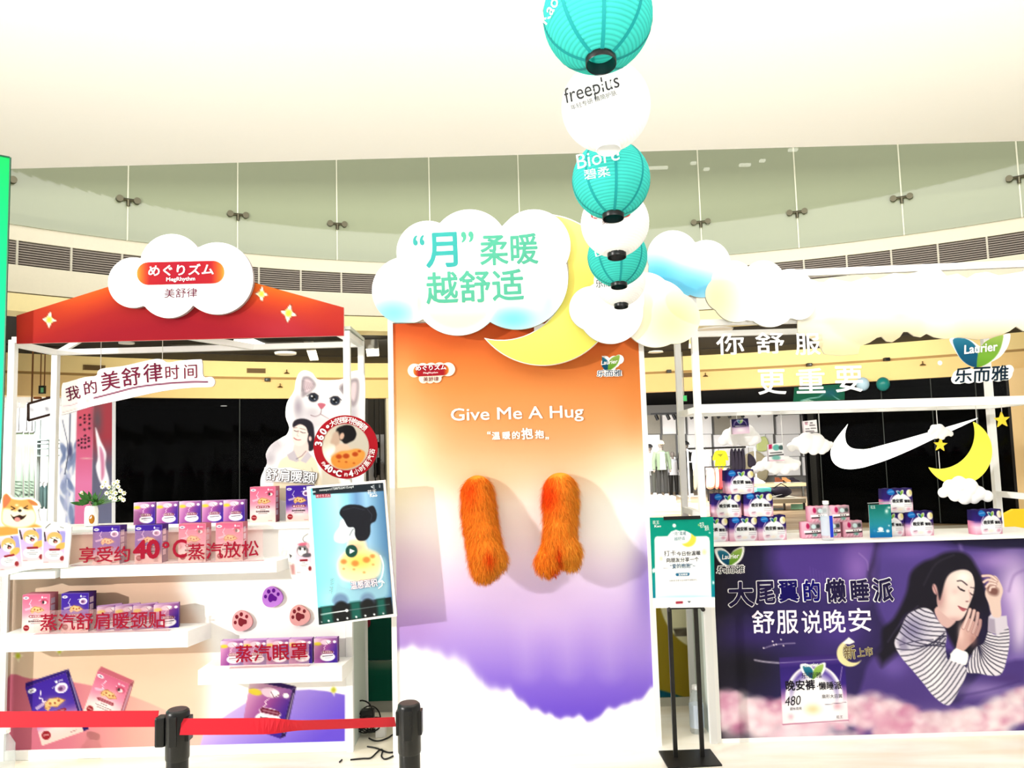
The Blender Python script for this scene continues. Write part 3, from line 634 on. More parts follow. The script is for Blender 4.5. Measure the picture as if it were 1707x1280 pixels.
MB().prism([tuple(P(x, y, 20.4)[[0, 2]]) for x, y in ((1288, 824), (1291, 826), (1304, 824), (1291, 828))], 20.38, 20.41).build('tick_print', WHC, d)
b = thing('teal_box', 'flat teal shoe box beside the black duffel bag', 'box', P(1270, 833, 20.6)); a = P(1258, 813, 20.6); c = P(1282, 833, 20.6); c[2] = P(1255, 833, 20)[2]+.002; MB().box(a[0], c[0], 20.4, 20.8, c[2], a[2]-.06, .005).build('carton', mat('teal_card', (80, 196, 206), .6), b); MB().box(a[0]-.01, c[0]+.01, 20.39, 20.81, a[2]-.07, a[2], .005).build('lid', mat('teal_card2', (110, 214, 220), .6), b)
# ------------------------------------------------------------------ shop right of the cat sign: hanging rods and dark goods
BK = 22.0
OD = iter(['topmost', 'second', 'third, largest', 'fourth', 'fifth', 'lowest', 'upper slim one nearest the disc', 'lower slim one nearest the disc', 'slim grey one touching the disc', 'slim one between rods'])
struct(MB().box(-6.6, -1.6, BK, BK+.2, 0, 2.25).build('wall_back', OFFW))
struct(MB().box(-7.4, -1.0, BK, BK+.2, 2.25, 4).build('wall_back', mat('grey_slope', (92, 88, 78), .6)))
for k, x in enumerate((624.5, 632.5, 641)):
    a = P(x, 690, 19.5); b = P(x+1.5, 806, 19.5); r = tag(MB().tube([(a[0], a[1], 3.7), a, b], .018, 8).build('hanging_rod', mat('rod_grey', (70, 68, 62), .5), base=b), ['first thin grey rod right of the red disc', 'middle thin grey rod right of the red disc', 'last thin grey rod beside the orange wall'][k], 'rod')
for x, y0, y1, w in ((646.5, 734, 742, 2.6), (646.5, 749, 760, 2.8), (646, 766, 790, 3), (648, 797, 808, 2.8), (648, 814, 824, 2.6), (648, 830, 842, 2.8), (631, 737, 746, 2), (631, 764, 790, 2.2), (626, 772, 795, 2.4), (637, 772, 800, 3)):
    hang([(x-w, y0), (x+w, y0), (x+w*1.1, (y0+y1)/2), (x+w, y1), (x-w, y1), (x-w*.9, (y0+y1)/2)], 21.92, mat('dark_goods_%d' % (int(x+y0) % 3), [(24, 22, 22), (88, 70, 64), (150, 146, 140)][int(x+y0) % 3], .8), 'folded_garment', 'small dark folded garment right of the red disc, %s' % next(OD), group='dark garments right of the red disc', th=.2)
# ------------------------------------------------------------------ corner shop at the left
struct(MB().box(-16, -9.15, 17.6, 17.8, 0, 3.4).build('wall_back', OFFW))
struct(MB().box(-16, -9.0, 14.9, 17.6, 2.98, 3.06).build('ceiling', OFFW))
for k, (x0, x1, l) in enumerate(((24, 38, 'pale green ribbed banner at the left of the corner shop'), (40, 48, 'narrow pale green banner in the middle of the corner shop'), (49, 57, 'pale green banner nearest the grey shelving'))):
    a = P(x0, 722, 16.2); b = P(x1, 838, 16.2); o = thing('striped_banner', l, 'banner', (a[0], 16.2, b[2]))
    def pt(p, x0=x0, x1=x1):
        p.C[:] = (196, 222, 200)
        for s in range(int(x0), int(x1)+1, 2): p.line([(s, 720), (s, 840)], .5, (160, 190, 166), .5)
        p.glow((x0+x1)/2, 745, 8, 20, (190, 206, 140), .7)
        for yy in (803, 808, 813, 818): p.line([(x0+2, yy), (x1-2, yy+1)], 1.4, (40, 44, 44))
        p.line([(x0+1, 822), ((x0+x1)/2, 827), (x1-1, 821)], 1.6, (40, 44, 44))
    quad_panel('cloth', P(x0, 722, 16.2), P(x1, 721, 16.2), P(x1, 838, 16.2), P(x0, 838, 16.2), .03, .025, pt, parent=o)
    MB().tube([P(x0, 721, 16.18), P(x1, 720, 16.18)], .02, 6).build('top_bar', CHROME, o); c = P((x0+x1)/2, 720, 16.18); MB().tube([c, (c[0], c[1], 2.98)], .01, 5).build('cord', CHROME, o)
sv = thing('shelving', 'grey glass shelving in the white corner shop', 'shelf', P(72, 880, 16.8))
for y in (733, 739, 747, 759): a = P(57, y, 16.8); b = P(87, y+1.2, 16.8); MB().box(a[0], b[0], 16.6, 17.2, b[2], a[2]).build('shelf_board', mat('shelf_grey', (150, 166, 160), .5), sv)
for x in (57, 66, 85): a = P(x, 700, 16.8); MB().bar(a, (a[0], a[1], 0), .05).build('upright', mat('upright_grey', (150, 160, 156), .5), sv)
for k, x in enumerate((64, 70, 77, 83)):
    hang([(x-1.6, 812), (x+1.6, 811), (x+2, 830), (x+1.4, 846), (x-1.4, 846), (x-2, 828)], 16.9, mat('teal_grey_cloth', (110, 140, 140), .8), 'hanging_towel', 'slim grey green towel hanging low in the corner shop, %s from the dog sign' % ['first', 'second', 'third', 'fourth'][k], group='slim towels in the corner shop', th=.15)
sg = thing('sign_box', 'white light box sign with dark frame over the corner shop', 'sign', P(68, 700, 13.5))
q = [P(48, 673, 13.5), P(88.5, 661.5, 13.5), P(88, 690, 13.5), P(48, 701, 13.5)]
quad_panel('face', *q, .2, .05, lambda p: (p.fill(np.tile((250., 250, 250), (len(p.X), 1))), p.glow(54, 684, 3, 2, (190, 190, 196)), p.glow(79, 683, 2, 3, (150, 150, 160))), print_mat('backlit_print', .4, .2, .9), parent=sg)
fb = MB()
for a, b in zip(q, q[1:]+q[:1]): fb.bar(a+[0, -.01, 0], b+[0, -.01, 0], .035)
fb.build('frame', mat('sign_frame_brown', (74, 50, 42), .5), sg)
for i in (0, 1): MB().tube([q[i]+[.02-.04*i, .05, -.01], (q[i][0]+.02-.04*i, q[i][1]+.05, 3.72)], .014, 6).build('rod', mat('rod_brown', (140, 90, 50), .5), sg)
ex = thing('exit_sign', 'small dark exit sign with green figure hung on rods over the corner shop', 'sign', P(70, 657, 14))
a = P(66, 643, 14); b = P(75, 656, 14); MB().box(a[0], b[0], 13.97, 14.03, b[2], a[2]).build('sign_case', mat('exit_case', (40, 36, 26), .5), ex)
a = P(67.5, 646, 13.95); b = P(71.5, 654, 13.95); MB().box(a[0], b[0], 13.955, 13.968, b[2], a[2]).build('figure', mat('exit_green', (120, 190, 130), .5, emit=.08), ex)
for x in (67.5, 74): p = P(x, 643, 14); MB().tube([p, (p[0], p[1], 3.70)], .01, 6).build('rod', mat('rod_brown', (140, 90, 50), .5), ex)
for x, l in ((62.5, 'brown post standing left of the small exit sign'), (83.5, 'brown post standing right of the small exit sign')): p = P(x, 665, 14.4); tag(MB().box(p[0]-.05, p[0]+.05, p[1]-.05, p[1]+.05, p[2], 3.2).build('brown_post', mat('post_brown', (140, 84, 46), .5)), l, 'post')
ex2 = thing('exit_sign', 'green lit exit sign beside the thick white post', 'sign', P(1140, 668, 16.6)); a = P(1134, 659, 16.6); b = P(1145, 669, 16.6); MB().box(a[0], b[0], 16.57, 16.63, b[2], a[2]).build('sign_case', mat('exit_case', (40, 36, 26), .5), ex2)
MB().box(a[0]+.01, b[0]-.01, 16.555, 16.568, b[2]+.01, a[2]-.01).build('lit_face', mat('exit_lit', (50, 170, 96), .5, emit=.2), ex2); p = P(1140, 659, 16.6); MB().tube([p, (p[0], p[1], 3.70)], .012, 6).build('rod', CHROME, ex2)
# tall poster wall beside the dark shop
pw = thing('poster_wall', 'tall shop poster with pink lettered strip beside the dark shop', 'poster', P(140, 900, 13.2))
def pt(p):
    p.C[:] = (246, 246, 248); rng = np.random.default_rng(3)
    for k in range(26): y = rng.uniform(740, 880); x = rng.uniform(101, 128); p.ell(x, y, rng.uniform(2, 6), rng.uniform(6, 20), [(120, 140, 190), (150, 165, 205), (190, 196, 226), (250, 250, 252)][k % 4], 1.5, .8, rng.uniform(-.5, .5))
    p.line([(117, 690), (116, 745), (108, 790)], 1.6, (70, 78, 110)); p.line([(104, 700), (112, 735), (114, 760)], 1.2, (110, 116, 140)); p.ell(117, 752, 4, 12, (96, 104, 150), 2); p.line([(112, 800), (114, 840), (113, 872)], 1.6, (210, 216, 236))
    Y = p.Y; s = np.clip((Y-690)/190, 0, 1); c = p.ramp(s, [(0, (246, 104, 126)), (.35, (250, 120, 160)), (.6, (255, 140, 190)), (1, (250, 130, 180))])
    m = p.mask([(128, 684), (156, 676), (152, 885), (124, 885)]); p.C[:] = p.C*(1-m[:, None])+c*m[:, None]
    c = p.ramp(s, [(0, (196, 86, 96)), (.2, (200, 74, 88)), (.45, (120, 116, 140)), (1, (128, 132, 164))])
    m = p.mask([(156, 676), (190, 664), (190, 885), (152, 885)]); p.C[:] = p.C*(1-m[:, None])+c*m[:, None]
    p.glow(163, 700, 9, 26, (110, 104, 112), .8); p.glow(180, 690, 10, 40, (206, 74, 86), .7)
    p.poly(spl([(159, 713), (168, 735), (177, 755), (176, 775), (182, 800), (180, 812), (168, 806), (160, 780), (163, 760)]), (250, 246, 250), 1.5); p.poly(spl([(166, 745), (173, 758), (174, 790), (169, 800), (168, 775)]), (236, 150, 186), 2)
    for x, y0, ys in ((149, 692, (0, 6, 14, 22)), (141, 692, (0, 6, 12, 24)), (134, 696, (0, 12)), (148, 730, (0, 5, 14)), (142, 726, (0, 6, 12, 20)), (136, 732, (0, 6, 14)), (131, 734, (0, 8))):
        for d in ys: p.ell(x, y0+d, 1.8, 1.9, (60, 30, 44), .6); p.line([(x-2, y0+d+1), (x+2, y0+d-1)], .8, (60, 30, 44), .4)
    p.ell(144, 764, 8, 1.2, (255, 190, 190), 1)
quad_panel('print', P(100, 690, 13.2), P(187, 662, 13.2), P(186, 905, 13.2), P(98, 905, 13.2), .12, .017, pt, print_mat('brightened_print', .4, .2, .75), parent=pw)  # glow added to brighten the poster, no lamp behind it
pb = P(98, 905, 13.2); pe = P(186, 905, 13.2); MB().box(pb[0], pe[0], 13.21, 13.31, 0, pb[2]).build('plinth', mat('plinth_grey', (150, 150, 160), .6), pw)
# ================================================================== shared prints
def quad_uv(p, q):
    TL, TR, BL = np.array(q[0], float), np.array(q[1], float), np.array(q[3], float); e, f = TR-TL, BL-TL; det = e[0]*f[1]-e[1]*f[0]
    dx, dy = p.X-TL[0], p.Y-TL[1]; p.U = (dx*f[1]-dy*f[0])/det; p.W = (dy*e[0]-dx*e[1])/det
    def M(u, v): return (TL[0]+e[0]*u+f[0]*v, TL[1]+e[1]*u+f[1]*v)
    return M, math.hypot(*e), math.hypot(*f), math.atan2(e[1], e[0])
def fillramp(p, mask, t, stops):
    c = p.ramp(t, stops); p.C[:] = p.C*(1-mask[:, None])+c*mask[:, None]
def paint_carton(p, q, kind, f=.7):
    """front print of a retail carton into the quad q (TL, TR, BR, BL)"""
    M, w, h, ang = quad_uv(p, q); m = p.mask(q, f)
    def E(u, v, ru, rv, c, ff=None, a=1.0): x, y = M(u, v); p.ell(x, y, ru*w, rv*h, c, ff or f, a, ang)
    def L(pts, wd, c, a=1.0): p.line([M(*t) for t in pts], wd*w, c, f*.7, a)
    def PG(pts, c, ff=None, a=1.0): p.poly([M(*t) for t in pts], c, ff or f, a)
    old = p.clip; p.clip = m if old is None else old*m
    if kind in ('purple', 'pink'):
        if kind == 'purple': st = [(0, (74, 36, 186)), (.5, (86, 52, 190)), (.66, (190, 120, 190)), (.8, (246, 200, 200)), (1, (250, 206, 196))]
        else: st = [(0, (238, 110, 150)), (.45, (250, 150, 180)), (.7, (252, 206, 206)), (1, (252, 216, 204))]
        fillramp(p, m, p.W, st)
        x, y = M(.5, .68); p.glow(x, y, .34*w, .14*h, (255, 240, 236), .8)
        E(.13, .09, .10, .035, (255, 255, 255)); E(.13, .09, .05, .012, (90, 60, 130))
        L([(.33, .14), (.29, .20), (.25, .25), (.31, .27), (.30, .32), (.40, .34)], .018, (236, 222, 246)); L([(.60, .17), (.66, .15), (.70, .19), (.66, .23)], .016, (236, 222, 246))
        if kind == 'purple': E(.80, .21, .15, .085, (246, 232, 250)); E(.80, .22, .10, .055, (196, 150, 200)); E(.78, .22, .05, .03, (120, 70, 130))
        else: E(.80, .20, .14, .075, (226, 84, 120)); E(.80, .22, .09, .045, (250, 214, 220)); E(.76, .21, .04, .04, (70, 40, 50))
        PG([(.08, .37), (.36, .32), (.42, .36), (.12, .42)], (222, 196, 224), None, .8)
        PG([(.30, .44), (.34, .36), (.46, .31), (.56, .33), (.66, .34), (.80, .42), (.66, .46), (.58, .48), (.46, .44), (.36, .50)], (246, 188, 120)); x, y = M(.55, .39); p.glow(x, y, .2*w, .07*h, (255, 224, 160), .7)
        L([(.30, .44), (.34, .36), (.46, .31), (.56, .33), (.66, .34), (.80, .42), (.66, .46), (.58, .48), (.46, .44), (.30, .44)], .014, (190, 120, 70))
        for uv in ((.45, .39), (.56, .41), (.66, .39)): E(*uv, .03, .022, (196, 100, 60))
        PG([(.28, .535), (.74, .535), (.78, .565), (.74, .60), (.28, .60), (.24, .565)], (160, 22, 44)); L([(.31, .568), (.71, .568)], .05, (236, 190, 200), .55)
        for v, ww in ((.645, .10), (.70, .24), (.745, .17)): L([(.5-ww, v), (.5+ww, v)], .022, (110, 86, 96), .75)
        E(.16, .86, .105, .075, (176, 36, 48)); L([(.10, .85), (.22, .86)], .03, (246, 200, 196), .7); L([(.72, .95), (.86, .95)], .02, (130, 90, 96), .6)
        L([(.70, .08), (.74, .07), (.74, .10), (.70, .10)], .02, (244, 236, 250)); L([(.79, .09), (.88, .09)], .03, (244, 236, 250), .7)
    elif kind == 'mask':
        fillramp(p, m, p.U*.55+p.W*.25+.1, [(0, (250, 214, 240)), (.25, (226, 150, 206)), (.5, (176, 84, 176)), (.75, (84, 46, 178)), (1, (60, 36, 190))])
        fillramp(p, m*np.clip((.25-p.W)*6, 0, .55), p.U, [(0, (252, 236, 240)), (1, (190, 120, 180))])
        E(.16, .22, .16, .07, (250, 226, 70), f*2); E(.5, .16, .20, .11, (240, 206, 226)); E(.62, .16, .11, .08, (252, 246, 248)); L([(.52, .14), (.62, .25), (.73, .15)], .02, (150, 90, 120)); L([(.5, .3), (.42, .38), (.47, .42), (.40, .5), (.36, .53)], .02, (252, 220, 240))
        E(.88, .15, .07, .055, (255, 245, 250))
        E(.58, .76, .32, .17, (252, 246, 252)); E(.58, .58, .26, .09, (246, 220, 240))
        PG([(.38, .51), (.78, .51), (.82, .565), (.78, .62), (.38, .62), (.34, .565)], (130, 20, 60)); L([(.41, .565), (.76, .565)], .045, (226, 170, 190), .6)
        L([(.38, .73), (.80, .70)], .035, (80, 60, 90), .8); L([(.48, .80), (.72, .79)], .02, (130, 110, 140), .6)
    p.clip = old
def paint_leaves(p, cx, cy, s, rim=True):
    """two-leaf emblem: blue-teal leaf and green leaf"""
    lf = [(-1.0, -.55), (-.55, -.62), (-.15, -.4), (.02, -.05), (-.02, .62), (-.45, .42), (-.75, .1)]
    rt = [(.04, -.02), (.22, -.42), (.6, -.68), (1.05, -.78), (.95, -.2), (.7, .2), (.3, .5), (-.01, .72)]
    def Tq(pp, k=1.0): return spl([(cx+x*s*k, cy+y*s*k) for x, y in pp], 4)
    if rim: p.poly(spl([(cx+x*s*1.22, cy+(y+.0)*s*1.22) for x, y in [(-1.02, -.58), (-.5, -.68), (-.1, -.42), (.08, -.26), (.3, -.52), (.7, -.72), (1.02, -.74), (.93, -.12), (.6, .34), (-.02, .70), (-.5, .44), (-.8, .1)]], 4), (255, 255, 255), .8)
    y = np.clip((p.Y-cy)/s*.5+.5, 0, 1)
    for pp, st in ((lf, [(0, (80, 170, 200)), (.5, (20, 110, 150)), (1, (30, 80, 120))]), (rt, [(0, (200, 226, 120)), (.5, (140, 200, 70)), (1, (110, 180, 40))])):
        m = p.mask(Tq(pp), .7); m = m if p.clip is None else m*p.clip; fillramp(p, m, y, st)
# ================================================================== left stall
YF, YB, YS = 4.66, 5.10, 4.45
stall = thing('shelf_stall', 'white framed stall with printed front with painted peach shade, three white shelves and red canopy board', 'stall', (-2.0, 4.7, 0))
ZT = 2.445; XL, XR = -3.0, -1.0; PW = .038
for x, y in ((XL, YF), (XR+.012, YF), (XL, YB), (XR+.012, YB)): MB().box(x-PW/2, x+PW/2, y-PW/2, y+PW/2, 0, ZT).build('post', WMETAL, stall)
for a, b in (((XL, YF, ZT), (XR, YF, ZT)), ((XL, YB, ZT-.02), (XR, YB, ZT-.02)), ((XL, YF, ZT-.02), (XL, YB, ZT-.02)), ((XR+.01, YF, ZT-.02), (XR+.01, YB, ZT-.02)), ((-1.98, YF, ZT-.0), (-1.7, YB, ZT-.02))): MB().bar(a, b, .036).build('top_rail', WMETAL, stall)
for s, x in ((1, XL), (-1, XR)): MB().bar((x, YB, ZT-.03), (x+s*.3, YB, ZT+.14), .03).build('brace', WMETAL, stall)
MB().bar((XR+.01, YF, ZT+.02), (XR+.01, YB, ZT+.01), .05, .02).build('side_gusset', mat('gusset_grey', (206, 212, 200), .5), stall)
ZC = P(300, 873, 4.86)[2]; Z1 = P(250, 939, 4.5)[2]; Z2 = P(150, 1053, 4.5)[2]; Z3 = P(440, 1110, 4.5)[2]
MB().box(XL-.0, XR+.03, YF-.02, YB-.03, ZC-.03, ZC, .004).build('counter_top', WHITE, stall)
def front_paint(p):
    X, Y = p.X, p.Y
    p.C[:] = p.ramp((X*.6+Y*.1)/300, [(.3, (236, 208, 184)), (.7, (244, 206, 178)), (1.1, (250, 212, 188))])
    edge = np.interp(Y, [850, 880, 950, 985, 1030, 1070, 1110, 1150, 1260], [420, 430, 300, 300, 326, 340, 352, 344, 342])  # shadow boundary: peach shade painted left of it, lit white right
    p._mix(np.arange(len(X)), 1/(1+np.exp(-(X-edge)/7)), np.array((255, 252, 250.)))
    t = np.clip((X-10)/300, 0, 1); m = p.mask(spl([(10, 1134), (50, 1131), (100, 1134), (150, 1142), (200, 1154), (250, 1172), (300, 1196), (335, 1215), (340, 1262), (5, 1268)], 4), 1.2)
    fillramp(p, m, t, [(0, (222, 112, 140)), (.35, (230, 130, 148)), (.7, (250, 176, 164)), (1, (255, 200, 184))])
    m = p.mask([(340, 1218), (380, 1190), (420, 1165), (470, 1152), (515, 1149), (545, 1152), (575, 1158), (575, 1252), (330, 1258)], 1.2); fillramp(p, m, np.clip((X-340)/230+(Y-1200)/200, 0, 1), [(0, (236, 206, 255)), (.4, (190, 160, 255)), (1, (128, 96, 255))])
    for sx, sy, r in ((30, 1093, 9), (99, 1086, 6), (556, 1150, 9)):
        st = [(0, -1.1), (.25, -.3), (.9, -.05), (.3, .3), (.1, 1.1), (-.3, .35), (-.9, .1), (-.3, -.3)]
        p.poly([(sx+a*r, sy+b*r) for a, b in st], (255, 252, 226), 2); p.ell(sx, sy, r*.45, r*.5, (226, 226, 70), 2)
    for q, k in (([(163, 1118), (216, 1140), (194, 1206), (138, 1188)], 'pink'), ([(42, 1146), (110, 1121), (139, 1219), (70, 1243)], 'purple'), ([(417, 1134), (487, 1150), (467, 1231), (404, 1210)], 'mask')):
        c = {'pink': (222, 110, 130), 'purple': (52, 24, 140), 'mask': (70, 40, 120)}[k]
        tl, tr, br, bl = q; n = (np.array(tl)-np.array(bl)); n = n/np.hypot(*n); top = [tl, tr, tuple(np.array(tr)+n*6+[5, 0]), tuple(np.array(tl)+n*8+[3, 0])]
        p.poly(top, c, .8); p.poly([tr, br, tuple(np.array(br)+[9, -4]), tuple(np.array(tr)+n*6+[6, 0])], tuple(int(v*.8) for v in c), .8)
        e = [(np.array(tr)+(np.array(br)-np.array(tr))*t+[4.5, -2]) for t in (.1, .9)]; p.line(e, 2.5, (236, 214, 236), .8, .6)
        paint_carton(p, q, k, .6)
quad_panel('front_print_shade', (XL+.015, YF, ZC-.03), (XR-.012, YF, ZC-.03), (XR-.012, YF, .055), (XL+.015, YF, .055), .02, .0062, front_paint, parent=stall)
MB().box(XL-.02, XR+.02, YF-.012, YF+.03, 0, .055, .004).build('baseboard', WHITE, stall)
MB().box(XL-.02, XL+.0, YF, YB, 0, ZC-.03).build('side_panel', mat('panel_cool_grey', (196, 206, 200), .6), stall)
MB().box(XR-.0, XR+.02, YF+.02, YB, 0, ZC-.03).build('side_panel', mat('panel_cool_grey', (196, 206, 200), .6), stall)
def shelf(px0, px1, py_mid, z, th, chamfer=.03):
    a = P(px0, py_mid, YS)[0]; b = P(px1, py_mid, YS)[0]
    V = [(a, YS), (b-chamfer, YS), (b+.02, YF), (a, YF)]; n = 4
    W = [(x, y, z-th) for x, y in V]+[(x, y, z) for x, y in V]
    build('shelf', W, [(3, 2, 1, 0), (4, 5, 6, 7)]+[(i, (i+1) % 4, 4+(i+1) % 4, 4+i) for i in range(4)], WHITE, stall)
shelf(101, 470, 945, Z1, .062); shelf(-4, 322, 1060, Z2, .088, .03); shelf(330, 570, 1120, Z3, .08, .0)
# red canopy board
can = thing('canopy_board', 'red gable canopy board with orange glow and pale sparkles', 'sign', P(300, 570, YF-.03))
def canopy_paint(p):
    d = np.interp(p.X, [27, 180, 300, 420, 573], [526, 468, 445, 470, 512]); t = np.clip((p.Y-d)/90, 0, 1)
    p.C[:] = p.ramp(t, [(0, (236, 112, 30)), (.25, (222, 78, 30)), (.6, (184, 36, 36)), (1, (172, 20, 40))])
    p.glow(480, 555, 70, 40, (212, 66, 84), .55); p.glow(30, 520, 80, 50, (176, 30, 28), .8); p.glow(573, 520, 60, 50, (196, 40, 50), .7)  # shaded left end and pinker lit patch painted into the board
    for sx, sy, r, a in ((82, 533, 13, .15), (436, 490, 12, .1), (481, 522, 15, .25)):
        st = [(0, -1), (.3, -.3), (.9, -.02), (.35, .3), (.12, 1), (-.3, .38), (-.85, .05), (-.35, -.28)]; c, s_ = math.cos(a), math.sin(a)
        q = spl([(sx+(u*c-v*s_)*r, sy+(u*s_+v*c)*r) for u, v in st], 4); p.line(list(q)+[q[0]], 1.6, (120, 40, 20), .7); p.poly(q, (255, 248, 224), .8); p.ell(sx, sy, r*.36, r*.4, (248, 222, 70), 2)
cut_panel('board', [(27.5, 526), (180, 478), (262, 455), (300, 450), (420, 470), (573, 512.5), (573, 559.5), (27.5, 573)], YF-.035, .015, .008, canopy_paint, parent=can, side=(250, 200, 200))
cs = thing('cloud_sign', 'white cloud sign with red lozenge emblem fixed on the red canopy', 'sign', P(300, 530, YF-.07))
cc = [(286, 443, 53), (362, 464, 60), (222, 471, 42), (281, 480, 50)]
cut_panel('cloud_board', union_outline(cc, (300, 465)), YF-.075, .03, .03, flat((255, 255, 255)), parent=cs, side=(196, 180, 180))
def lozenge(q, Y, parent, rim=None):
    (x0, y0), (x1, y1), hh = q
    n = 14; pts = [(x1-hh+hh*math.sin(t), y1+hh-hh*math.cos(t)) for t in np.linspace(0, pi, n)]+[(x0+hh-hh*math.sin(t), y0+hh+hh*math.cos(t)) for t in np.linspace(0, pi, n)]
    def pt(p):
        e = np.minimum(p.X-x0, x1-p.X)/(x1-x0)
        p.C[:] = p.ramp(e, [(0, (244, 160, 60)), (.06, (232, 110, 44)), (.15, (196, 36, 44)), (.5, (186, 22, 50))])
    o = cut_panel('lozenge', pts, Y, .004, .004 if x1-x0 > 90 else .003, pt, parent=parent); return o
lz = lozenge(((228, 437), (374, 434.5), 19), YF-.082, cs)
text('めぐりズム', (247.5, 460.5), (356.5, 458), 19, YF-.0825, (255, 255, 255), lz, bold=.022); text('MegRhythm', (277.5, 471), (325.5, 469.5), 8.5, YF-.0825, (255, 255, 255), lz, bold=.015)
text('美舒律', (274, 497), (329, 495.5), 16, YF-.0775, (120, 24, 66), cs, bold=.006)
# slanting white sign hung inside
hs = thing('hanging_slogan_sign', 'slanting white cutout sign with dark red slogan hung inside the left stall', 'sign', P(230, 680, 4.82))
YH = 4.82
out = spl([(104, 640), (112, 637), (140, 629), (160, 626), (163, 619), (172, 614), (205, 610), (245, 601), (262, 598), (272, 600), (280, 604), (300, 601), (330, 599), (337, 602), (339, 627), (352, 628), (358, 634), (357, 641), (350, 645), (320, 646), (270, 652), (200, 667), (150, 678), (106, 691), (103, 686), (102, 660)], 4)
def slog_paint(p):
    p.C[:] = (255, 252, 253)
    p.line(spl([(157, 663.5), (190, 655), (230, 645), (280, 639), (320, 636.5), (346, 636.5)], 6, False), 3.0, (138, 50, 92), .7); p.line(spl([(106, 677), (120, 675), (138, 668)], 5, False), 1.0, (230, 180, 206), .7); p.glow(146, 668, 5, 6, (246, 206, 190), .8); p.line([(104, 688), (160, 672), (220, 660)], 1, (226, 206, 206), .6)
cut_panel('sign_board', out, YH, .012, .006, slog_paint, parent=hs, side=(190, 170, 176))
tape_text('我的', [(122, 655), (151, 645.5)], 23, YH, (132, 28, 70), hs, bold=.008, rot=[11, 9], lift=.004)
tape_text('美舒律', [(184, 634.5), (219, 627.5), (255, 621)], 31, YH, (138, 28, 70), hs, bold=.01, rot=[9, 7, 5], lift=.004)
tape_text('时间', [(287.5, 620.5), (318, 619)], 24, YH, (146, 30, 70), hs, bold=.004, rot=[3, 2], lift=.004)
for (x0, y0), (x1, y1) in (((167, 617), (166, 575)), ((270, 600), (270.5, 570))): a = P(x0, y0, YH); MB().tube([a+[0, .006, 0], (a[0], YH+.006, ZT)], .0022, 5).build('cord', mat('cord_grey', (190, 186, 180), .6), hs)
# cartons
def carton_proto(name, kind, W, H, Dp, npx, side, label, cat='box'):
    root = thing(name, label, cat, (0, 0, 0)); s = npx/W; nu = npx*2+1; nv = int(npx*2*H/W)+1
    u, v = np.meshgrid(np.linspace(0, 1, nu), np.linspace(0, 1, nv)); u = u.ravel(); v = v.ravel()
    p = Paint(u*W*s, v*H*s); w_, h_ = W*s, H*s; paint_carton(p, [(0, 0), (w_, 0), (w_, h_), (0, h_)], kind, .55)
    V = np.c_[(u-.5)*W, np.zeros(len(u)), (1-v)*H]; i = np.arange(nu*nv).reshape(nv, nu)
    q = np.stack([i[:-1, :-1], i[1:, :-1], i[1:, 1:], i[:-1, 1:]], -1).reshape(-1, 4)
    bx = MB().box(-W/2, W/2, 0.0005, Dp, 0, H); k = len(V)
    sc = np.tile(np.array(side, float), (8, 1)); sc[[0, 1, 2, 3]] = np.array(side)*.92
    return root, build('carton', np.vstack([V, np.array(bx.V)]), np.vstack([q, np.array(bx.F)+k]), PRINT, root, col=np.vstack([p.C, sc]))
def local_text(s, parent, x0, x1, z, h, y, col, bold=0.0, name='lettering'):
    V, Fc = glyphs(s, bold, 2); lay = V[:, 2]; V = V[:, :2]; a = V.min(0); b = V.max(0); t = (V-a)/(b-a)
    return build(name, np.c_[x0+t[:, 0]*(x1-x0), y-lay, z+t[:, 1]*h], Fc, ink(col), parent)
def carton_kind(kind):
    if kind == 'mask':
        W, H, Dp = .133, .136, .048; r, c = carton_proto('eye_mask_carton', kind, W, H, Dp, 36, (150, 96, 176), 'x')
        local_text('めぐりズム', r, -.017, .036, H*.405, .010, -.001, (255, 236, 240), .02)
        MB().box(-W/2+.004, W/2-.004, .003, Dp-.003, H, H+.0006).build('lid_flap', mat('flap_lilac', (196, 150, 206), .6), r)
    else:
        W, H, Dp = .155, .216, .082; nm = 'violet_carton' if kind == 'purple' else 'pink_carton'
        r, c = carton_proto(nm, kind, W, H, Dp, 44, (92, 48, 150) if kind == 'purple' else (226, 130, 150), 'x')
        local_text('めぐりズム', r, -.034, .036, H*.408, .011, -.001, (255, 236, 240), .02); local_text('蒸汽舒肩暖颈贴', r, -.042, .040, H*.285, .011, -.001, (70, 40, 60), .01); local_text('6', r, .030, .038, H*.90, .012, -.001, (255, 250, 255), .02)
        for k in range(4): MB().box(W/2-.0004, W/2+.0006, .012, .05, H*(.2+.18*k), H*(.34+.18*k)).build('side_label', mat('side_label', (206, 180, 200), .7), r)
    return r
protos = {}
BOXN = []
def put_carton(kind, pxc, pyb, Yf, z, label, group, rot=0.0):
    c = P(pxc, pyb, Yf); loc = (c[0], Yf, z)
    if kind not in protos: o = protos[kind] = carton_kind(kind); o.location = loc; o.rotation_euler = (0, 0, rot); o['label'] = label
    else: o = copy_tree(protos[kind], loc, rot, label)
    o['group'] = group; return o
GA, GB, GC, GD = 'eye mask cartons on the counter', 'large cartons on the upper shelf', 'cartons on the lower left shelf', 'eye mask cartons on the lower right shelf'
ords = ['first', 'second', 'third', 'fourth', 'fifth']
for k, x in enumerate((240.5, 278.5, 316.5, 354.5, 390)): put_carton('mask', x, 872, 4.86, ZC, 'small lilac eye mask carton, %s from the flower vase on the counter' % ords[k], GA)
put_carton('pink', 438, 868, 4.78, ZC, 'tall pink carton on the counter beside the eye mask row', 'tall cartons on the counter')
put_carton('purple', 498, 867, 4.78, ZC, 'tall violet carton on the counter half behind the tablet', 'tall cartons on the counter')
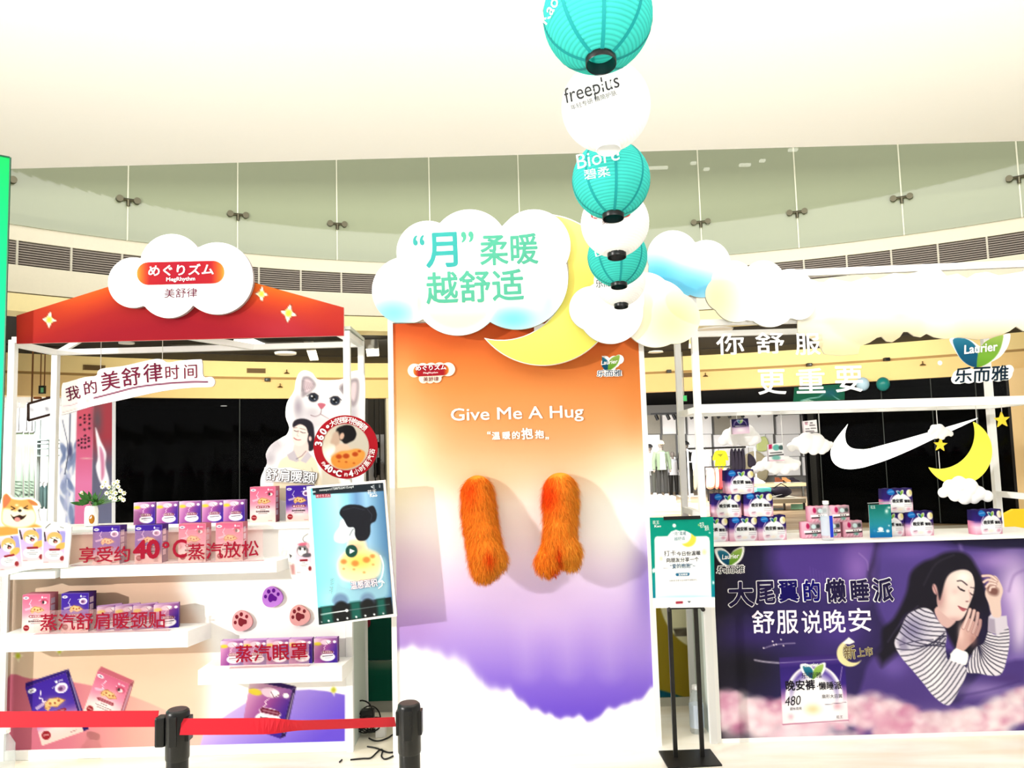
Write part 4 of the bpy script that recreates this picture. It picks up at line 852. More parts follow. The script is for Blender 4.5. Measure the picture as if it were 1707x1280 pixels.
for x, k, l in ((176.5, 'purple', 'tall violet carton behind the first red characters on the upper shelf'), (247, 'purple', 'tall violet carton behind the red 40 on the upper shelf'), (320, 'pink', 'tall pink carton behind the red C on the upper shelf'), (382, 'pink', 'tall pink carton at the far end of the upper shelf')): put_carton(k, x, 938, 4.51, Z1, l, GB)
put_carton('pink', 59, 1055, 4.50, Z2, 'tall pink carton standing first on the lower left shelf', GC); put_carton('purple', 124, 1053, 4.50, Z2, 'tall violet carton standing second on the lower left shelf', GC)
for k, x in enumerate((183, 213, 243, 277)): put_carton('mask', x, 1050, 4.535, Z2, 'small lilac eye mask carton, %s after the violet carton on lower left shelf' % ords[k], GC, .55 if k < 3 else .28)
for k, x in enumerate((387, 425, 463, 501, 543)): put_carton('mask', x, 1108, 4.53, Z3, 'small lilac eye mask carton, %s along the lower right shelf' % ords[k], GD)
# clear lips with red slogans on the shelf edges
LIP = clear_mat('clear_acrylic', (255, 190, 190), .10, .05)
def lip(px0, px1, py_b, py_t, z, lab, lines):
    Y = YS+.012; a = P(px0, py_b, Y); b = P(px1, py_b, Y); h = P((px0+px1)/2, py_t, Y)[2]-P((px0+px1)/2, py_b, Y)[2]
    o = thing('acrylic_sign', lab, 'sign', ((a[0]+b[0])/2, Y, z))
    MB().box(a[0], b[0], Y, Y+.004, z, z+h).build('clear_sheet', LIP, o); MB().box(a[0], b[0], Y, Y+.03, z, z+.004).build('foot_strip', clear_mat('clear_edge', (236, 200, 206), .5), o)
    for s, l, r, hh, bd in lines: text(s, l, r, hh, Y, (196, 22, 58), o, bold=bd)
lip(117, 438, 944, 888, Z1, 'clear strip with the longest red slogan, including 40, on the upper shelf edge', [('享受约', (132, 938), (217, 936), 26, .018), ('40', (222, 932.5), (267, 931), 32, .05), ('°', (271, 914), (283, 913.5), 11, .03), ('C', (288, 930.5), (312, 929.5), 31, .02), ('蒸汽放松', (314, 934), (432, 927), 27, .016)])
lip(56, 281, 1056, 1016, Z2, 'clear strip with seven red characters on the lower left shelf edge', [('蒸汽舒肩暖颈贴', (67, 1051.5), (276, 1046), 28, .016)])
lip(382, 515, 1114, 1072, Z3, 'clear strip with four red characters on the lower right shelf edge', [('蒸汽眼罩', (393, 1104.5), (513, 1098.5), 28, .02)])
# paw plaques
def paw(cx, cy, r, c1, c2, lab, rot=0.0):
    o = thing('paw_plaque', lab, 'plaque', P(cx, cy+r, YF-.02)); out = [(cx+r*(1+.05*math.sin(3*t+1))*math.cos(t), cy+r*(1.0+.05*math.sin(3*t+1))*math.sin(t)) for t in np.linspace(0, 2*pi, 40)[:-1]]
    cut_panel('disc', out, YF-.02, .018, .012, flat(c1), parent=o, side=c1)
    def R(x, y): c, s = math.cos(rot), math.sin(rot); return cx+(x*c-y*s)*r, cy+(x*s+y*c)*r
    pd = spl([R(*q) for q in ((-.42, .1), (-.2, -.32), (.05, -.36), (.25, -.1), (.46, .12), (.3, .42), (.0, .36), (-.28, .44))], 4)
    V = [P(x, y, YF-.0215) for x, y in pd]; build('pad', V, [tuple(range(len(V)))[::-1]], ink(c2), o)
    for x, y, a in ((-.62, -.2, .15), (-.22, -.62, .17), (.28, -.62, .17), (.64, -.18, .15)):
        x, y = R(x, y); V = [P(x+a*r*math.cos(t), y+a*1.25*r*math.sin(t), YF-.0215) for t in np.linspace(0, 2*pi, 13)[:-1]]; build('toe', V, [tuple(range(12))[::-1]], ink(c2), o)
paw(453.5, 995.5, 17, (216, 140, 250), (120, 20, 180), 'violet paw print plaque uppermost of the three paws', -.2); paw(403, 1035.5, 17, (250, 180, 184), (160, 44, 60), 'pink paw print plaque with soft edge nearest the eye mask row', -.5); paw(499, 1026.5, 17, (246, 178, 176), (156, 50, 62), 'pink paw print plaque beside the tablet corner', -.5)
# ------------------------------------------------------------------ cutout figures
def paint_card(p, q, who):
    M, w, h, ang = quad_uv(p, q); m = p.mask(q, .6); old = p.clip; p.clip = m
    def E(u, v, ru, rv, c, ff=.7, a=1.0, r=0): x, y = M(u, v); p.ell(x, y, ru*w, rv*h, c, ff, a, ang+r)
    def L(pts, wd, c, a=1.0): p.line([M(*t) for t in pts], wd*w, c, .5, a)
    fillramp(p, m, p.W, [(0, (232, 206, 226)), (.35, (206, 180, 236)), (.6, (214, 186, 226)), (1, (246, 206, 206))] if who == 'dog' else [(0, (252, 226, 234)), (.5, (252, 214, 232)), (1, (255, 246, 248))])
    if who == 'dog':
        E(.85, .25, .25, .25, (170, 160, 232), 2); E(.5, .24, .34, .2, (250, 190, 110)); E(.5, .32, .27, .13, (255, 246, 226)); E(.8, .48, .26, .1, (248, 190, 96), .7, 1, -.4)
        for u in (.38, .62): L([(u-.05, .22), (u+.04, .24)], .03, (50, 30, 24))
        E(.5, .27, .04, .02, (40, 24, 20)); E(.54, .33, .10, .055, (70, 26, 26)); E(.55, .35, .06, .03, (240, 150, 150)); L([(.04, .05), (.1, .3)], .07, (60, 46, 44)); L([(.62, .0), (.7, .06)], .04, (80, 60, 50))
    else:
        E(.5, .26, .36, .19, (150, 140, 146)); E(.45, .30, .26, .13, (255, 252, 252)); E(.55, .06, .3, .05, (240, 120, 150)); E(.84, .12, .1, .08, (246, 190, 200)); E(.36, .2, .07, .05, (60, 56, 60)); E(.62, .22, .06, .045, (50, 46, 50)); E(.75, .42, .3, .07, (112, 106, 116))
    E(.5, .72, .38, .15, (255, 252, 252)); p.poly([M(*t) for t in ((.3, .545), (.74, .545), (.78, .575), (.74, .61), (.3, .61), (.26, .575))], (168, 22, 44), .5)
    for v, ww in ((.655, .1), (.715, .22), (.765, .15)): L([(.5-ww, v), (.5+ww, v)], .03, (90, 80, 90), .8)
    E(.86, .85, .1, .075, (170, 50, 56)); L([(.05, .95), (.25, .95)], .02, (110, 90, 90), .6); p.clip = old
dg = thing('dog_cutout_sign', 'laughing tan dog cutout sign with three product cards at the stall corner', 'sign', P(40, 955, 4.42)); YD = 4.42
def dog_paint(p):
    p.C[:] = (255, 253, 250)
    p.poly(spl([(-60, 900), (-30, 885), (0, 878), (20, 876), (45, 872), (62, 874), (70, 882), (40, 890), (-60, 900)], 4), (236, 170, 78), 2.5)
    p.poly(spl([(4, 833), (6, 825), (12, 823), (20, 831), (34, 833), (50, 832), (60, 838), (63, 842), (54, 842), (60, 858), (58, 872), (40, 880), (20, 880), (4, 873), (2, 858), (4, 845)], 5), (246, 176, 92), 1.2)
    p.poly(spl([(5, 850), (14, 848), (26, 852), (34, 845), (44, 850), (55, 850), (60, 860), (57, 872), (40, 879), (18, 878), (4, 870)], 5), (255, 238, 206), 2.2); p.poly(spl([(5, 832), (8, 825), (12, 824), (18, 832), (12, 842), (6, 846)], 4), (232, 130, 84), 1); p.poly(spl([(46, 833), (58, 836), (63, 842), (54, 842)], 4), (226, 136, 76), 1); p.glow(28, 842, 3, 2, (255, 226, 180))
    p.line([(18.5, 844), (25, 847.5), (19, 850)], 1.6, (50, 30, 22), .6); p.line([(46, 843), (39.5, 847), (46, 848)], 1.6, (50, 30, 22), .6); p.ell(33, 851, 3, 2.3, (40, 24, 20))
    p.poly(spl([(17.5, 857), (22, 861), (28, 859.5), (33, 858), (38, 860), (44, 858), (40, 864), (34, 867), (28, 869), (22, 865)], 5), (60, 28, 24), .7); p.ell(29, 866, 5, 4, (240, 150, 146), .8)
    p.line([(76, 880), (80, 876), (84, 873)], 1.6, (70, 60, 56)); p.line([(100, 878), (106, 880)], 1.2, (90, 86, 84))
    for q in ([(31, 881.5), (70, 880), (71.5, 934), (36, 937.5)], [(72.5, 885), (110, 884), (106, 939), (71, 939.5)], [(-4, 897), (31, 891), (37.5, 945), (-2, 953)]):
        p.poly([(x+(1.2 if i in (1, 2) else -1.2), y+(1.2 if i > 1 else -1.2)) for i, (x, y) in enumerate(q)], (255, 255, 255), .6); paint_card(p, q, 'dog')
cut_panel('board', [(-60, 870), (-10, 850), (-1, 848), (2, 832), (6, 822), (13, 821), (20, 829), (36, 830), (52, 829), (64, 837), (67, 845), (62, 850), (66, 868), (90, 870), (112, 872), (119, 878), (118, 892), (113, 946), (60, 948), (40, 951), (-20, 966), (-60, 972)], YD, .012, .0042, dog_paint, parent=dg)
MB().box(P(60, 940, YD)[0]-.15, P(60, 940, YD)[0]+.1, YD+.012, YD+.1, Z1-.06, Z1-.02).build('bracket', WHITE, dg); MB().box(P(60, 940, YD)[0]-.02, P(60, 940, YD)[0]+.02, YD+.05, YF, Z1-.06, Z1-.03).build('bracket', WHITE, dg)
kc = thing('cat_card_sign', 'small card sign of a grey and white cat under the tablet edge', 'sign', P(500, 955, 4.5)); YK = 4.52
def kc_paint(p):
    p.C[:] = (255, 252, 252); p.line(spl([(513, 890), (506, 895), (505, 900), (508, 903), (512, 904)], 4, False), 1.1, (110, 106, 106)); p.poly([(482, 923), (487, 926), (484, 931)], (90, 84, 88), .7); p.poly([(484, 942), (492, 940), (493, 958), (487, 958)], (244, 178, 182), 2); paint_card(p, [(490, 905), (517, 903), (521, 954), (494, 957)], 'cat')
cut_panel('board', spl([(480, 922), (488, 915), (492, 900), (500, 891), (512, 886), (526, 886), (540, 900), (540, 962), (500, 965), (486, 962)], 4), YK, .012, .0045, kc_paint, parent=kc)
MB().box(P(505, 950, YK)[0]-.015, P(505, 950, YK)[0]+.015, YK+.012, YF, Z1-.08, Z1-.05).build('bracket', WHITE, kc)
ct = thing('cat_cutout_sign', 'white cat cutout sign with smiling woman standing on the stall counter', 'sign', P(500, 872, 4.93)); YC = 4.93
def cat_paint(p):
    p.C[:] = (255, 255, 255); FUR = (170, 156, 172)
    for x, y, rx, ry, a in ((497, 678, 10, 22, .8), (520, 688, 18, 14, .5), (460, 742, 18, 16, .5), (535, 706, 40, 12, .35), (588, 690, 12, 30, .5), (520, 730, 10, 20, .4), (575, 650, 12, 14, .4), (450, 765, 12, 14, .6)): p.glow(x, y, rx, ry, FUR, a)
    p.poly(spl([(502, 652), (503, 632), (508, 627), (518, 629), (527, 641), (520, 652), (505, 662)], 5), (176, 164, 172), 2.5); p.poly(spl([(506, 646), (508, 633), (516, 633), (523, 643), (512, 654)], 5), (232, 208, 216), 2.5)
    p.poly(spl([(566, 646), (574, 638), (584, 632), (596, 631), (599, 644), (596, 668), (588, 678), (580, 664)], 5), (186, 172, 178), 2.5); p.poly(spl([(586, 640), (594, 638), (594, 655), (590, 668), (584, 660)], 5), (236, 214, 220), 2.5)
    for k in range(9): p.line([(504+k*2.4, 634+k*.7), (503+k*2.0, 652-k*.6)], .8, (120, 108, 116), .6, .5); p.line([(566+k*1.6, 648-k*1.2), (572+k*1.4, 656-k)], .8, (96, 88, 96), .6, .5)
    for x, y in ((522.5, 662.5), (558.5, 668)): p.ell(x, y, 9.2, 8.2, (150, 140, 150), 1.5, .8); p.ell(x, y, 8, 7.2, (44, 48, 62)); p.ell(x, y+1, 5.5, 4.6, (70, 84, 104), 1.5, .7); p.ell(x, y, 3.6, 3.6, (14, 14, 20)); p.ell(x-2.6, y-2.2, 1.5, 1.4, (255, 255, 255)); p.ell(x+2, y+2.5, 1, .9, (220, 226, 236))
    p.line([(512, 660), (518, 656), (524, 655), (531, 660)], 1.2, (70, 62, 70)); p.line([(549, 664), (556, 660.5), (563, 661), (569, 667)], 1.2, (70, 62, 70))
    p.poly(spl([(529.5, 673), (536, 671.5), (543, 674), (540, 679), (536, 682), (532.5, 679)], 5), (226, 120, 140), .8); p.line(spl([(536, 681), (534, 690), (526, 694), (518, 692)], 5, False), 1.2, (140, 110, 120)); p.line(spl([(534, 690), (541, 694), (548, 698)], 5, False), 1.2, (150, 116, 124))
    p.glow(545, 700, 26, 10, (236, 220, 226), .7)
    for k in range(30): a = RNG.uniform(0, 1); x = 440+RNG.uniform(0, 60); y = 735+RNG.uniform(0, 50); p.line([(x, y), (x+RNG.uniform(-5, 2), y+RNG.uniform(3, 8))], .8, (190, 182, 192), .6, .4)
    # the woman
    p.poly(spl([(488, 712), (490, 702), (500, 698), (512, 699), (521, 706), (524, 722), (524, 745), (517, 752), (511, 745), (512, 730), (500, 718)], 5), (50, 44, 56), 1); p.poly(spl([(494, 735), (512, 735), (514, 756), (508, 762), (494, 762), (488, 752)], 5), (246, 216, 210), 1)
    p.poly(spl([(487, 714), (494, 706), (504, 704), (511, 712), (514, 722), (511, 734), (504, 742), (496, 743), (489, 738), (486, 726)], 5), (252, 226, 218), .9); p.ell(517, 731, 2.4, 4, (246, 206, 200)); p.poly(spl([(489, 712), (494, 700), (508, 699), (517, 708), (514, 722), (510, 712), (500, 707)], 5), (48, 42, 54), .8)
    p.line([(490, 717.5), (494, 719), (497.5, 718.5)], 1.0, (60, 46, 50)); p.line([(501, 719.5), (505, 721.5), (509, 721.5)], 1.0, (60, 46, 50)); p.line([(489, 713.5), (495, 713)], .9, (110, 90, 90), .6, .8); p.line([(500, 714), (509, 716)], .9, (110, 90, 90), .6, .8); p.line([(497, 720), (495, 726), (498, 727)], .8, (226, 170, 164)); p.line(spl([(490, 730), (495, 733), (501, 733)], 4, False), 1.5, (206, 96, 104))
    p.poly(spl([(464, 775), (478, 760), (490, 754), (500, 762), (512, 756), (522, 762), (530, 778), (535, 830), (460, 830)], 5), (248, 232, 202), 1.2); p.poly([(478, 758), (490, 750), (499, 768), (494, 770), (482, 766)], (206, 196, 206), 1); p.poly([(500, 768), (513, 752), (520, 760), (510, 772)], (212, 202, 212), 1); p.line([(494, 765), (503, 760), (510, 752)], 1, (120, 110, 124)); p.line([(520, 780), (524, 800)], 1, (190, 176, 146))
    p.poly([(535, 770), (560, 780), (575, 830), (535, 830)], (232, 220, 200), 3)
cut_panel('board', spl([(434, 806), (436, 792), (445, 772), (443, 757), (452, 741), (470, 729), (478, 724), (482, 712), (476, 694), (478, 672), (487, 657), (491, 648), (493, 634), (499, 621), (509, 617), (521, 622), (529, 632), (550, 633.5), (572, 631), (580, 621), (598, 617), (606, 622), (608.5, 640), (608, 700), (606, 850), (606, 871), (450, 873), (447, 830), (436, 822)], 3), YC, .012, .0048, cat_paint, parent=ct, zmin=ZC+.001)
ban = cut_panel('slogan_strip', [(441, 779), (447, 776), (466, 780), (484, 779), (500, 783), (529, 788), (528, 797), (524, 806), (440, 802), (438, 792)], YC-.01, .008, .01, flat((255, 255, 255)), parent=ct, side=(180, 176, 176))
tape_text('舒肩暖颈', [(453, 790.5), (474, 792), (495, 794), (515, 796.5)], 19, YC-.012, (96, 86, 96), ct, bold=.075, rot=-5, lift=.001); tape_text('舒肩暖颈', [(453, 790.5), (474, 792), (495, 794), (515, 796.5)], 19, YC-.012, (252, 252, 252), ct, bold=.02, rot=-5, lift=.003)
MB().box(P(520, 868, YC)[0]-.12, P(520, 868, YC)[0]+.12, YC+.0, YC+.1, ZC+.001, ZC+.012).build('foot', WHITE, ct)
# red round sign
rd = thing('round_sign', 'red ringed round sign showing a neck with warm patch above the tablet', 'sign', P(576, 812, 4.6)); YR = 4.60
def disc_paint(p):
    d = np.hypot((p.X-576)/53.5, (p.Y-745)/53.0); p.C[:] = (196, 22, 40); m = np.clip((.73-d)*53/1.2+.5, 0, 1)
    p.clip = m; p._mix(np.arange(len(p.X)), np.ones(len(p.X)), np.array((206, 196, 182.))); p.glow(552, 757, 16, 16, (255, 246, 236), 1); p.glow(545, 728, 10, 16, (222, 206, 184), .8)
    p.poly(spl([(561, 715), (575, 709), (588, 711), (593, 722), (591, 732), (583, 737), (575, 740), (570, 735), (562, 730)], 5), (26, 22, 24), 1.2); p.poly(spl([(556, 722), (563, 719), (567, 730), (566, 742), (575, 745), (580, 752), (565, 752), (558, 742), (551, 738), (553, 730)], 5), (206, 176, 156), 2); p.poly(spl([(562, 742), (576, 740), (584, 748), (592, 760), (552, 762), (558, 752)], 5), (232, 196, 174), 2); p.ell(570, 727, 3.6, 6, (222, 182, 160), .9, 1, .3); p.poly(spl([(572, 710), (586, 710), (594, 722), (590, 732), (580, 733), (574, 722)], 5), (24, 20, 22), 1)
    p.poly(spl([(552, 763), (566, 753), (580, 751), (596, 748), (608, 754), (606, 766), (595, 776), (575, 782), (557, 777)], 5), (250, 160, 66), 1.5); p.glow(585, 758, 18, 8, (255, 196, 110), .6)
    for x, y, r in ((565, 761, 5), (577, 760, 5.5), (592, 757, 5), (599, 752, 2.5), (565, 769, 1.4), (577, 770, 1.6), (590, 772, 1.5)): p.ell(x, y, r, r*.75, (206, 70, 22), 1.2, .9)
    p.clip = None
disc = cut_panel('disc', [(576+53.5*math.cos(t), 745+53*math.sin(t)) for t in np.linspace(0, 2*pi, 90)[:-1]], YR, .012, .0042, disc_paint, parent=rd, side=(170, 20, 36))
def arc_text(s, cx, cy, r, a0, a1, h, Y, col, parent, bold=.01, flip=False):
    n = len(s); pts = []; rot = []
    for i in range(n):
        a = math.radians(a0+(a1-a0)*(i/(n-1) if n > 1 else 0)); pts.append((cx+r*math.cos(a), cy-r*math.sin(a))); rot.append(math.degrees(a)-90+(180 if flip else 0))
    return tape_text(s, pts, h, Y, col, parent, bold, rot=rot, lift=.004)
arc_text('360°', 576, 745, 45, 173, 131, 15, YR, (255, 255, 255), rd, .04); arc_text('大范围环抱肩颈', 576, 745, 45, 118, 47, 10.5, YR, (255, 240, 240), rd, .012); arc_text('约', 576, 745, 45.5, 217, 217, 6, YR, (255, 240, 240), rd, .02, True); arc_text('40°C', 576, 745, 45, 226, 256, 13, YR, (255, 255, 255), rd, .05, True); arc_text('约', 576, 745, 46, 271, 271, 6, YR, (255, 240, 240), rd, .02, True); arc_text('4', 576, 745, 45, 282, 282, 13, YR, (255, 255, 255), rd, .05, True); arc_text('小时蒸汽浴', 576, 745, 45, 295, 350, 9.5, YR, (255, 240, 240), rd, .012, True)
a = P(579, 797, YR); MB().box(a[0]-.012, a[0]+.012, YR+.012, YR+.02, P(579, 850, YR)[2], a[2]+.02).build('stem', WMETAL, rd)
MB().box(a[0]-.03, a[0]+.03, YR+.012, YF-.02, a[2]+.04, a[2]+.07).build('clamp', WMETAL, rd)
# ------------------------------------------------------------------ tablet screen
tb = thing('display_tablet', 'white upright display tablet playing a neck video, held before the stall corner post', 'screen', P(588, 1045, 4.36)); YT = 4.36
TQ = [P(511, 811, YT), P(641.5, 800, YT), P(661.5, 1027, YT), P(529.5, 1044, YT)]
quad_panel('bezel', *TQ, .035, .05, flat((252, 252, 252)), parent=tb)
def scr(p):
    X, Y = p.X, p.Y; u, v = p.u, p.v
    p.C[:] = p.ramp(u, [(0, (120, 236, 250)), (.35, (170, 246, 252)), (.5, (140, 206, 236)), (.62, (110, 156, 206)), (.75, (150, 196, 226)), (1, (80, 130, 176))])
    p.glow(540, 925, 26, 60, (140, 240, 250), .7); p.glow(625, 970, 18, 40, (90, 130, 160), .7); p.glow(548, 1000, 16, 20, (170, 226, 240), .6)
    p.poly(spl([(568, 868), (566, 878), (559, 888), (557, 896), (560, 903), (574, 905), (582, 898), (590, 906), (600, 912), (612, 915), (604, 900), (596, 870), (578, 862)], 5), (226, 236, 240), 1.5)
    p.poly(spl([(582, 900), (606, 900), (612, 915), (628, 922), (636, 935), (634, 958), (610, 968), (580, 968), (566, 958), (564, 938), (572, 925), (580, 915)], 5), (255, 222, 170), 4); p.glow(600, 935, 28, 15, (255, 206, 84), .85); p.glow(595, 912, 12, 8, (240, 170, 140), .7)
    p.poly(spl([(556, 990), (562, 965), (572, 975), (600, 980), (628, 965), (638, 930), (645, 950), (640, 1000), (556, 1006)], 4), (150, 196, 210), 4, .8); p.line(spl([(634, 926), (639, 942), (636, 962), (628, 972)], 5, False), 1.6, (236, 246, 250))
    p.poly(spl([(566, 856), (570, 846), (582, 841), (600, 842), (610, 846), (622, 843), (628, 856), (626, 868), (618, 874), (617, 890), (610, 900), (598, 901), (592, 893), (590, 880), (580, 878), (573, 866)], 5), (24, 26, 36), .9); p.line([(572, 850), (590, 846), (608, 850)], 1, (70, 80, 100), .6, .6); p.line([(612, 848), (620, 858), (618, 868)], 1, (80, 90, 110), .6, .6); p.ell(585.5, 887, 5, 8.5, (214, 222, 226), .8, 1, .45); p.line([(583, 892), (587, 884), (589, 882)], 1.2, (90, 100, 110))
    for x, y, r in ((573, 936, 5), (592, 939, 6), (611, 933, 6), (621, 927, 4), (573, 948, 1.5), (590, 949, 1.6), (607, 954, 1.8), (622, 941, 1.6)): p.ell(x, y, r, r*.8, (246, 120, 50), 1.6, .75)
    p.ell(586, 918.5, 10, 10.5, (14, 76, 64), .8); p.poly([(583, 914.5), (583, 923), (591, 918.2)], (250, 255, 255), .6)
    p.poly([(520, 812), (638, 802), (640, 818), (522, 825)], (24, 36, 46), .8); p.line([(522, 820), (525, 819.5)], 2, (220, 230, 236)); p.line([(624, 811.5), (619, 811.5), (624, 808.5)], .9, (236, 240, 244)); p.line([(619, 811.5), (624, 814.5)], .9, (236, 240, 244)); p.line([(633, 808), (633, 812)], 1.2, (236, 240, 244))
    p.poly([(526, 824), (551, 823), (551.5, 829), (526.5, 830.5)], (196, 40, 70), .7, .9)
    p.poly([(530, 1013), (652, 995), (656, 1024), (531, 1042)], (10, 14, 18), .9)
    for x0, x1, y0 in ((535, 553, 1012), (584, 600, 1004), (628, 641, 999)): p.poly([(x0, y0), (x1, y0-2), (x1+3, y0+26), (x0+2, y0+28)], (10, 96, 84), 3)
    p.ell(568, 1002, 13, 13, (90, 110, 160), 3, .6); p.ell(613, 1000, 12, 12, (100, 120, 160), 3, .6); p.ell(569, 1014, 12, 12, (14, 16, 20), 2); p.ell(613, 1010, 11, 12, (14, 16, 20), 2)
    p.line([(535, 1024.5), (578, 1017.5)], 1.4, (236, 244, 244)); p.line([(578, 1017.5), (649, 1007)], 1.0, (120, 140, 140)); p.ell(578, 1017.5, 2.4, 2.4, (255, 255, 255))
    for k, x in enumerate((536, 548, 563, 579, 594, 609, 624, 639)): y = 1036.5-(x-536)*.142; p.ell(x, y, 1.6 if k else 1, 1.6 if k else .7, (240, 244, 244), .6); 
    p.ell(639, 1021, .8, .8, (10, 14, 18), .4)
sq = [P(517.5, 814, YT-.004), P(638.5, 804.5, YT-.004), P(655.5, 1023, YT-.004), P(531.5, 1041.5, YT-.004)]
SCR = print_mat('screen_lit', .3, .3, emit=.55)
s = quad_panel('screen', *sq, .003, .0042, scr, SCR, tb, side=(10, 12, 14))
text('mmexport1728875224115.mp4', (533, 820), (590, 814), 5, YT-.005, (226, 232, 236), s, name='lettering', bold=.01); text('花王', (613, 824), (628, 822.5), 7, YT-.005, (255, 255, 255), s); text('Kao', (617, 828.5), (629, 827.5), 5, YT-.005, (255, 255, 255), s, bold=.02); text('温感面积', (585, 983), (630, 977), 14, YT-.005, (222, 120, 170), s, bold=.05); text('温感面积', (585.5, 982.5), (629.5, 976.8), 13, YT-.0065, (255, 255, 255), s, bold=.012); text('温感', (553.5, 990), (557.5, 963), 6, YT-.005, (190, 220, 226), s)
text('めぐりズム', (528, 829), (550, 827.5), 4.5, YT-.005, (255, 230, 236), s)
b = MB(); ar = [P(x, y, YT-.0055) for x, y in ((631, 981), (637, 976), (637, 969))]; b.tube(ar, .003, 6); b.tube([P(632.5, 971, YT-.0055), P(637, 967.5, YT-.0055), P(640.5, 972, YT-.0055)], .003, 6); b.build('arrow', ink((255, 255, 255)), s)
bx = P(583, 930, YT); MB().box(bx[0]-.05, bx[0]+.05, YT+.035, YT+.06, bx[2]-.05, bx[2]+.05).build('mount_plate', BLACKM, tb); MB().box(bx[0]-.015, bx[0]+.015, YT+.06, YF-.019, bx[2]-.015, bx[2]+.015).build('mount_arm', BLACKM, tb)
# ------------------------------------------------------------------ flower vase
vp = P(152, 880, 4.86); vz = ZC
va = thing('flower_vase', 'white vase with orange patch holding white daisies on the stall counter', 'vase', (vp[0], 4.86, vz))
W = MB().lathe((vp[0], 4.86, vz), [(.030, 0), (.038, .004), (.039, .09), (.036, .115), (.030, .125), (.028, .122), (.030, .10)], 24)
smooth_by_angle(W.build('vase_body', mat('white_ceramic', (250, 250, 250), .25), va))
b = MB(); V = []; 
for k in range(14):
    t = 2*pi*k/14; a = -pi/2+.55+.42*math.cos(t); z = .045+.028*math.sin(t); V.append((vp[0]+.0395*math.cos(a), 4.86+.0395*math.sin(a), vz+z))
build('orange_patch', V, [tuple(range(14))], ink((246, 160, 50)), va)
rngf = random.Random(4); LEAF = mat('leaf_green', (52, 104, 40), .6, noise=.3, nscale=60); PET = mat('petal_white', (252, 250, 236), .6); EYE_ = mat('daisy_eye', (206, 196, 90), .6); STEM = mat('stem_green', (96, 140, 70), .6)
for k in range(34):
    ang = rngf.uniform(0, 2*pi); el = rngf.uniform(.2, 1.2); L = rngf.uniform(.06, .125); base = np.array([vp[0], 4.86, vz+.125]); d = np.array([math.cos(ang)*math.cos(el)-.12, math.sin(ang)*math.cos(el)*.5-.15, math.sin(el)]); c = base+d*.03; e = base+d*L+[0, 0, -.012]
    sd = np.cross(d, [0, -1, .2]); sd = sd/np.linalg.norm(sd)*.012; V = [c, c*.6+e*.4+sd, c*.35+e*.65+sd*.8, e, c*.35+e*.65-sd*.8, c*.6+e*.4-sd]; V2 = [v+np.array([0, .003, .002]) for v in V]
    build('leaf', V+V2, [(0, 1, 2, 3, 4, 5), (11, 10, 9, 8, 7, 6)]+[(i, (i+1) % 6, 6+(i+1) % 6, 6+i) for i in range(6)], LEAF, va)
fl = [(182, 812), (190, 806), (197, 811), (186, 820), (193, 822), (201, 818), (178, 822), (184, 829), (192, 832), (201, 829), (207, 822), (171, 811), (137, 822), (206, 833), (196, 803), (176, 803)]
for k, (x, y) in enumerate(fl):
    c = P(x, y, 4.84-.02*(k % 3)); b = MB(); n = 7; r = .0165
    for j in range(n):
        a = 2*pi*j/n+k; d = np.array([math.cos(a), 0, math.sin(a)]); s_ = np.array([-math.sin(a), 0, math.cos(a)]); b.add([c+d*.003, c+d*r*.6+s_*.0055+[0, -.004, 0], c+d*r+[0, -.001, 0], c+d*r*.6-s_*.0055+[0, -.004, 0], c+d*.5*r+[0, .004, 0]], [(0, 1, 2, 3), (0, 4, 1), (1, 4, 2), (2, 4, 3), (3, 4, 0)])
    f = b.build('daisy', PET, va); MB().ball(c+[0, -.003, 0], .005, 8, 6, (1, .6, 1)).build('daisy_eye', EYE_, f)
    MB().tube([(vp[0], 4.86, vz+.12), ((vp[0]+c[0])/2, 4.85, vz+.13+(c[2]-vz-.13)*.35), c+[0, .004, 0]], .0016, 5).build('stem', STEM, va)
# ------------------------------------------------------------------ green light box wall at the far left
gb = thing('green_light_panel', 'tall green to turquoise panel at the far left edge', 'panel', (-3.2, 4.45, 0))
def gp(p): p.C[:] = p.ramp(np.clip((p.Y-256)/950, 0, 1), [(0, (0, 190, 90)), (.1, (0, 224, 116)), (.25, (16, 236, 150)), (.5, (60, 236, 206)), (.78, (60, 250, 246)), (.9, (20, 240, 224)), (1, (10, 206, 180))])
tr = np.array([-2.962, 4.52, 3.525]); tl = np.array([-3.66, 3.82, 3.50])
quad_panel('print', tl, tr, (tr[0], tr[1], .02), (tl[0], tl[1], .02), .004, .1, gp, print_mat('backlit_print', .4, .2, .9), parent=gb, side=(20, 60, 44))
MB().bar(tr+[.004, 0, 0], (tr[0]+.002, tr[1], 0), .007).build('edge_trim', mat('dark_green_edge', (8, 74, 50), .4), gb); MB().bar(tl, tr, .009).build('edge_trim', mat('dark_green_edge', (8, 74, 50), .4), gb)
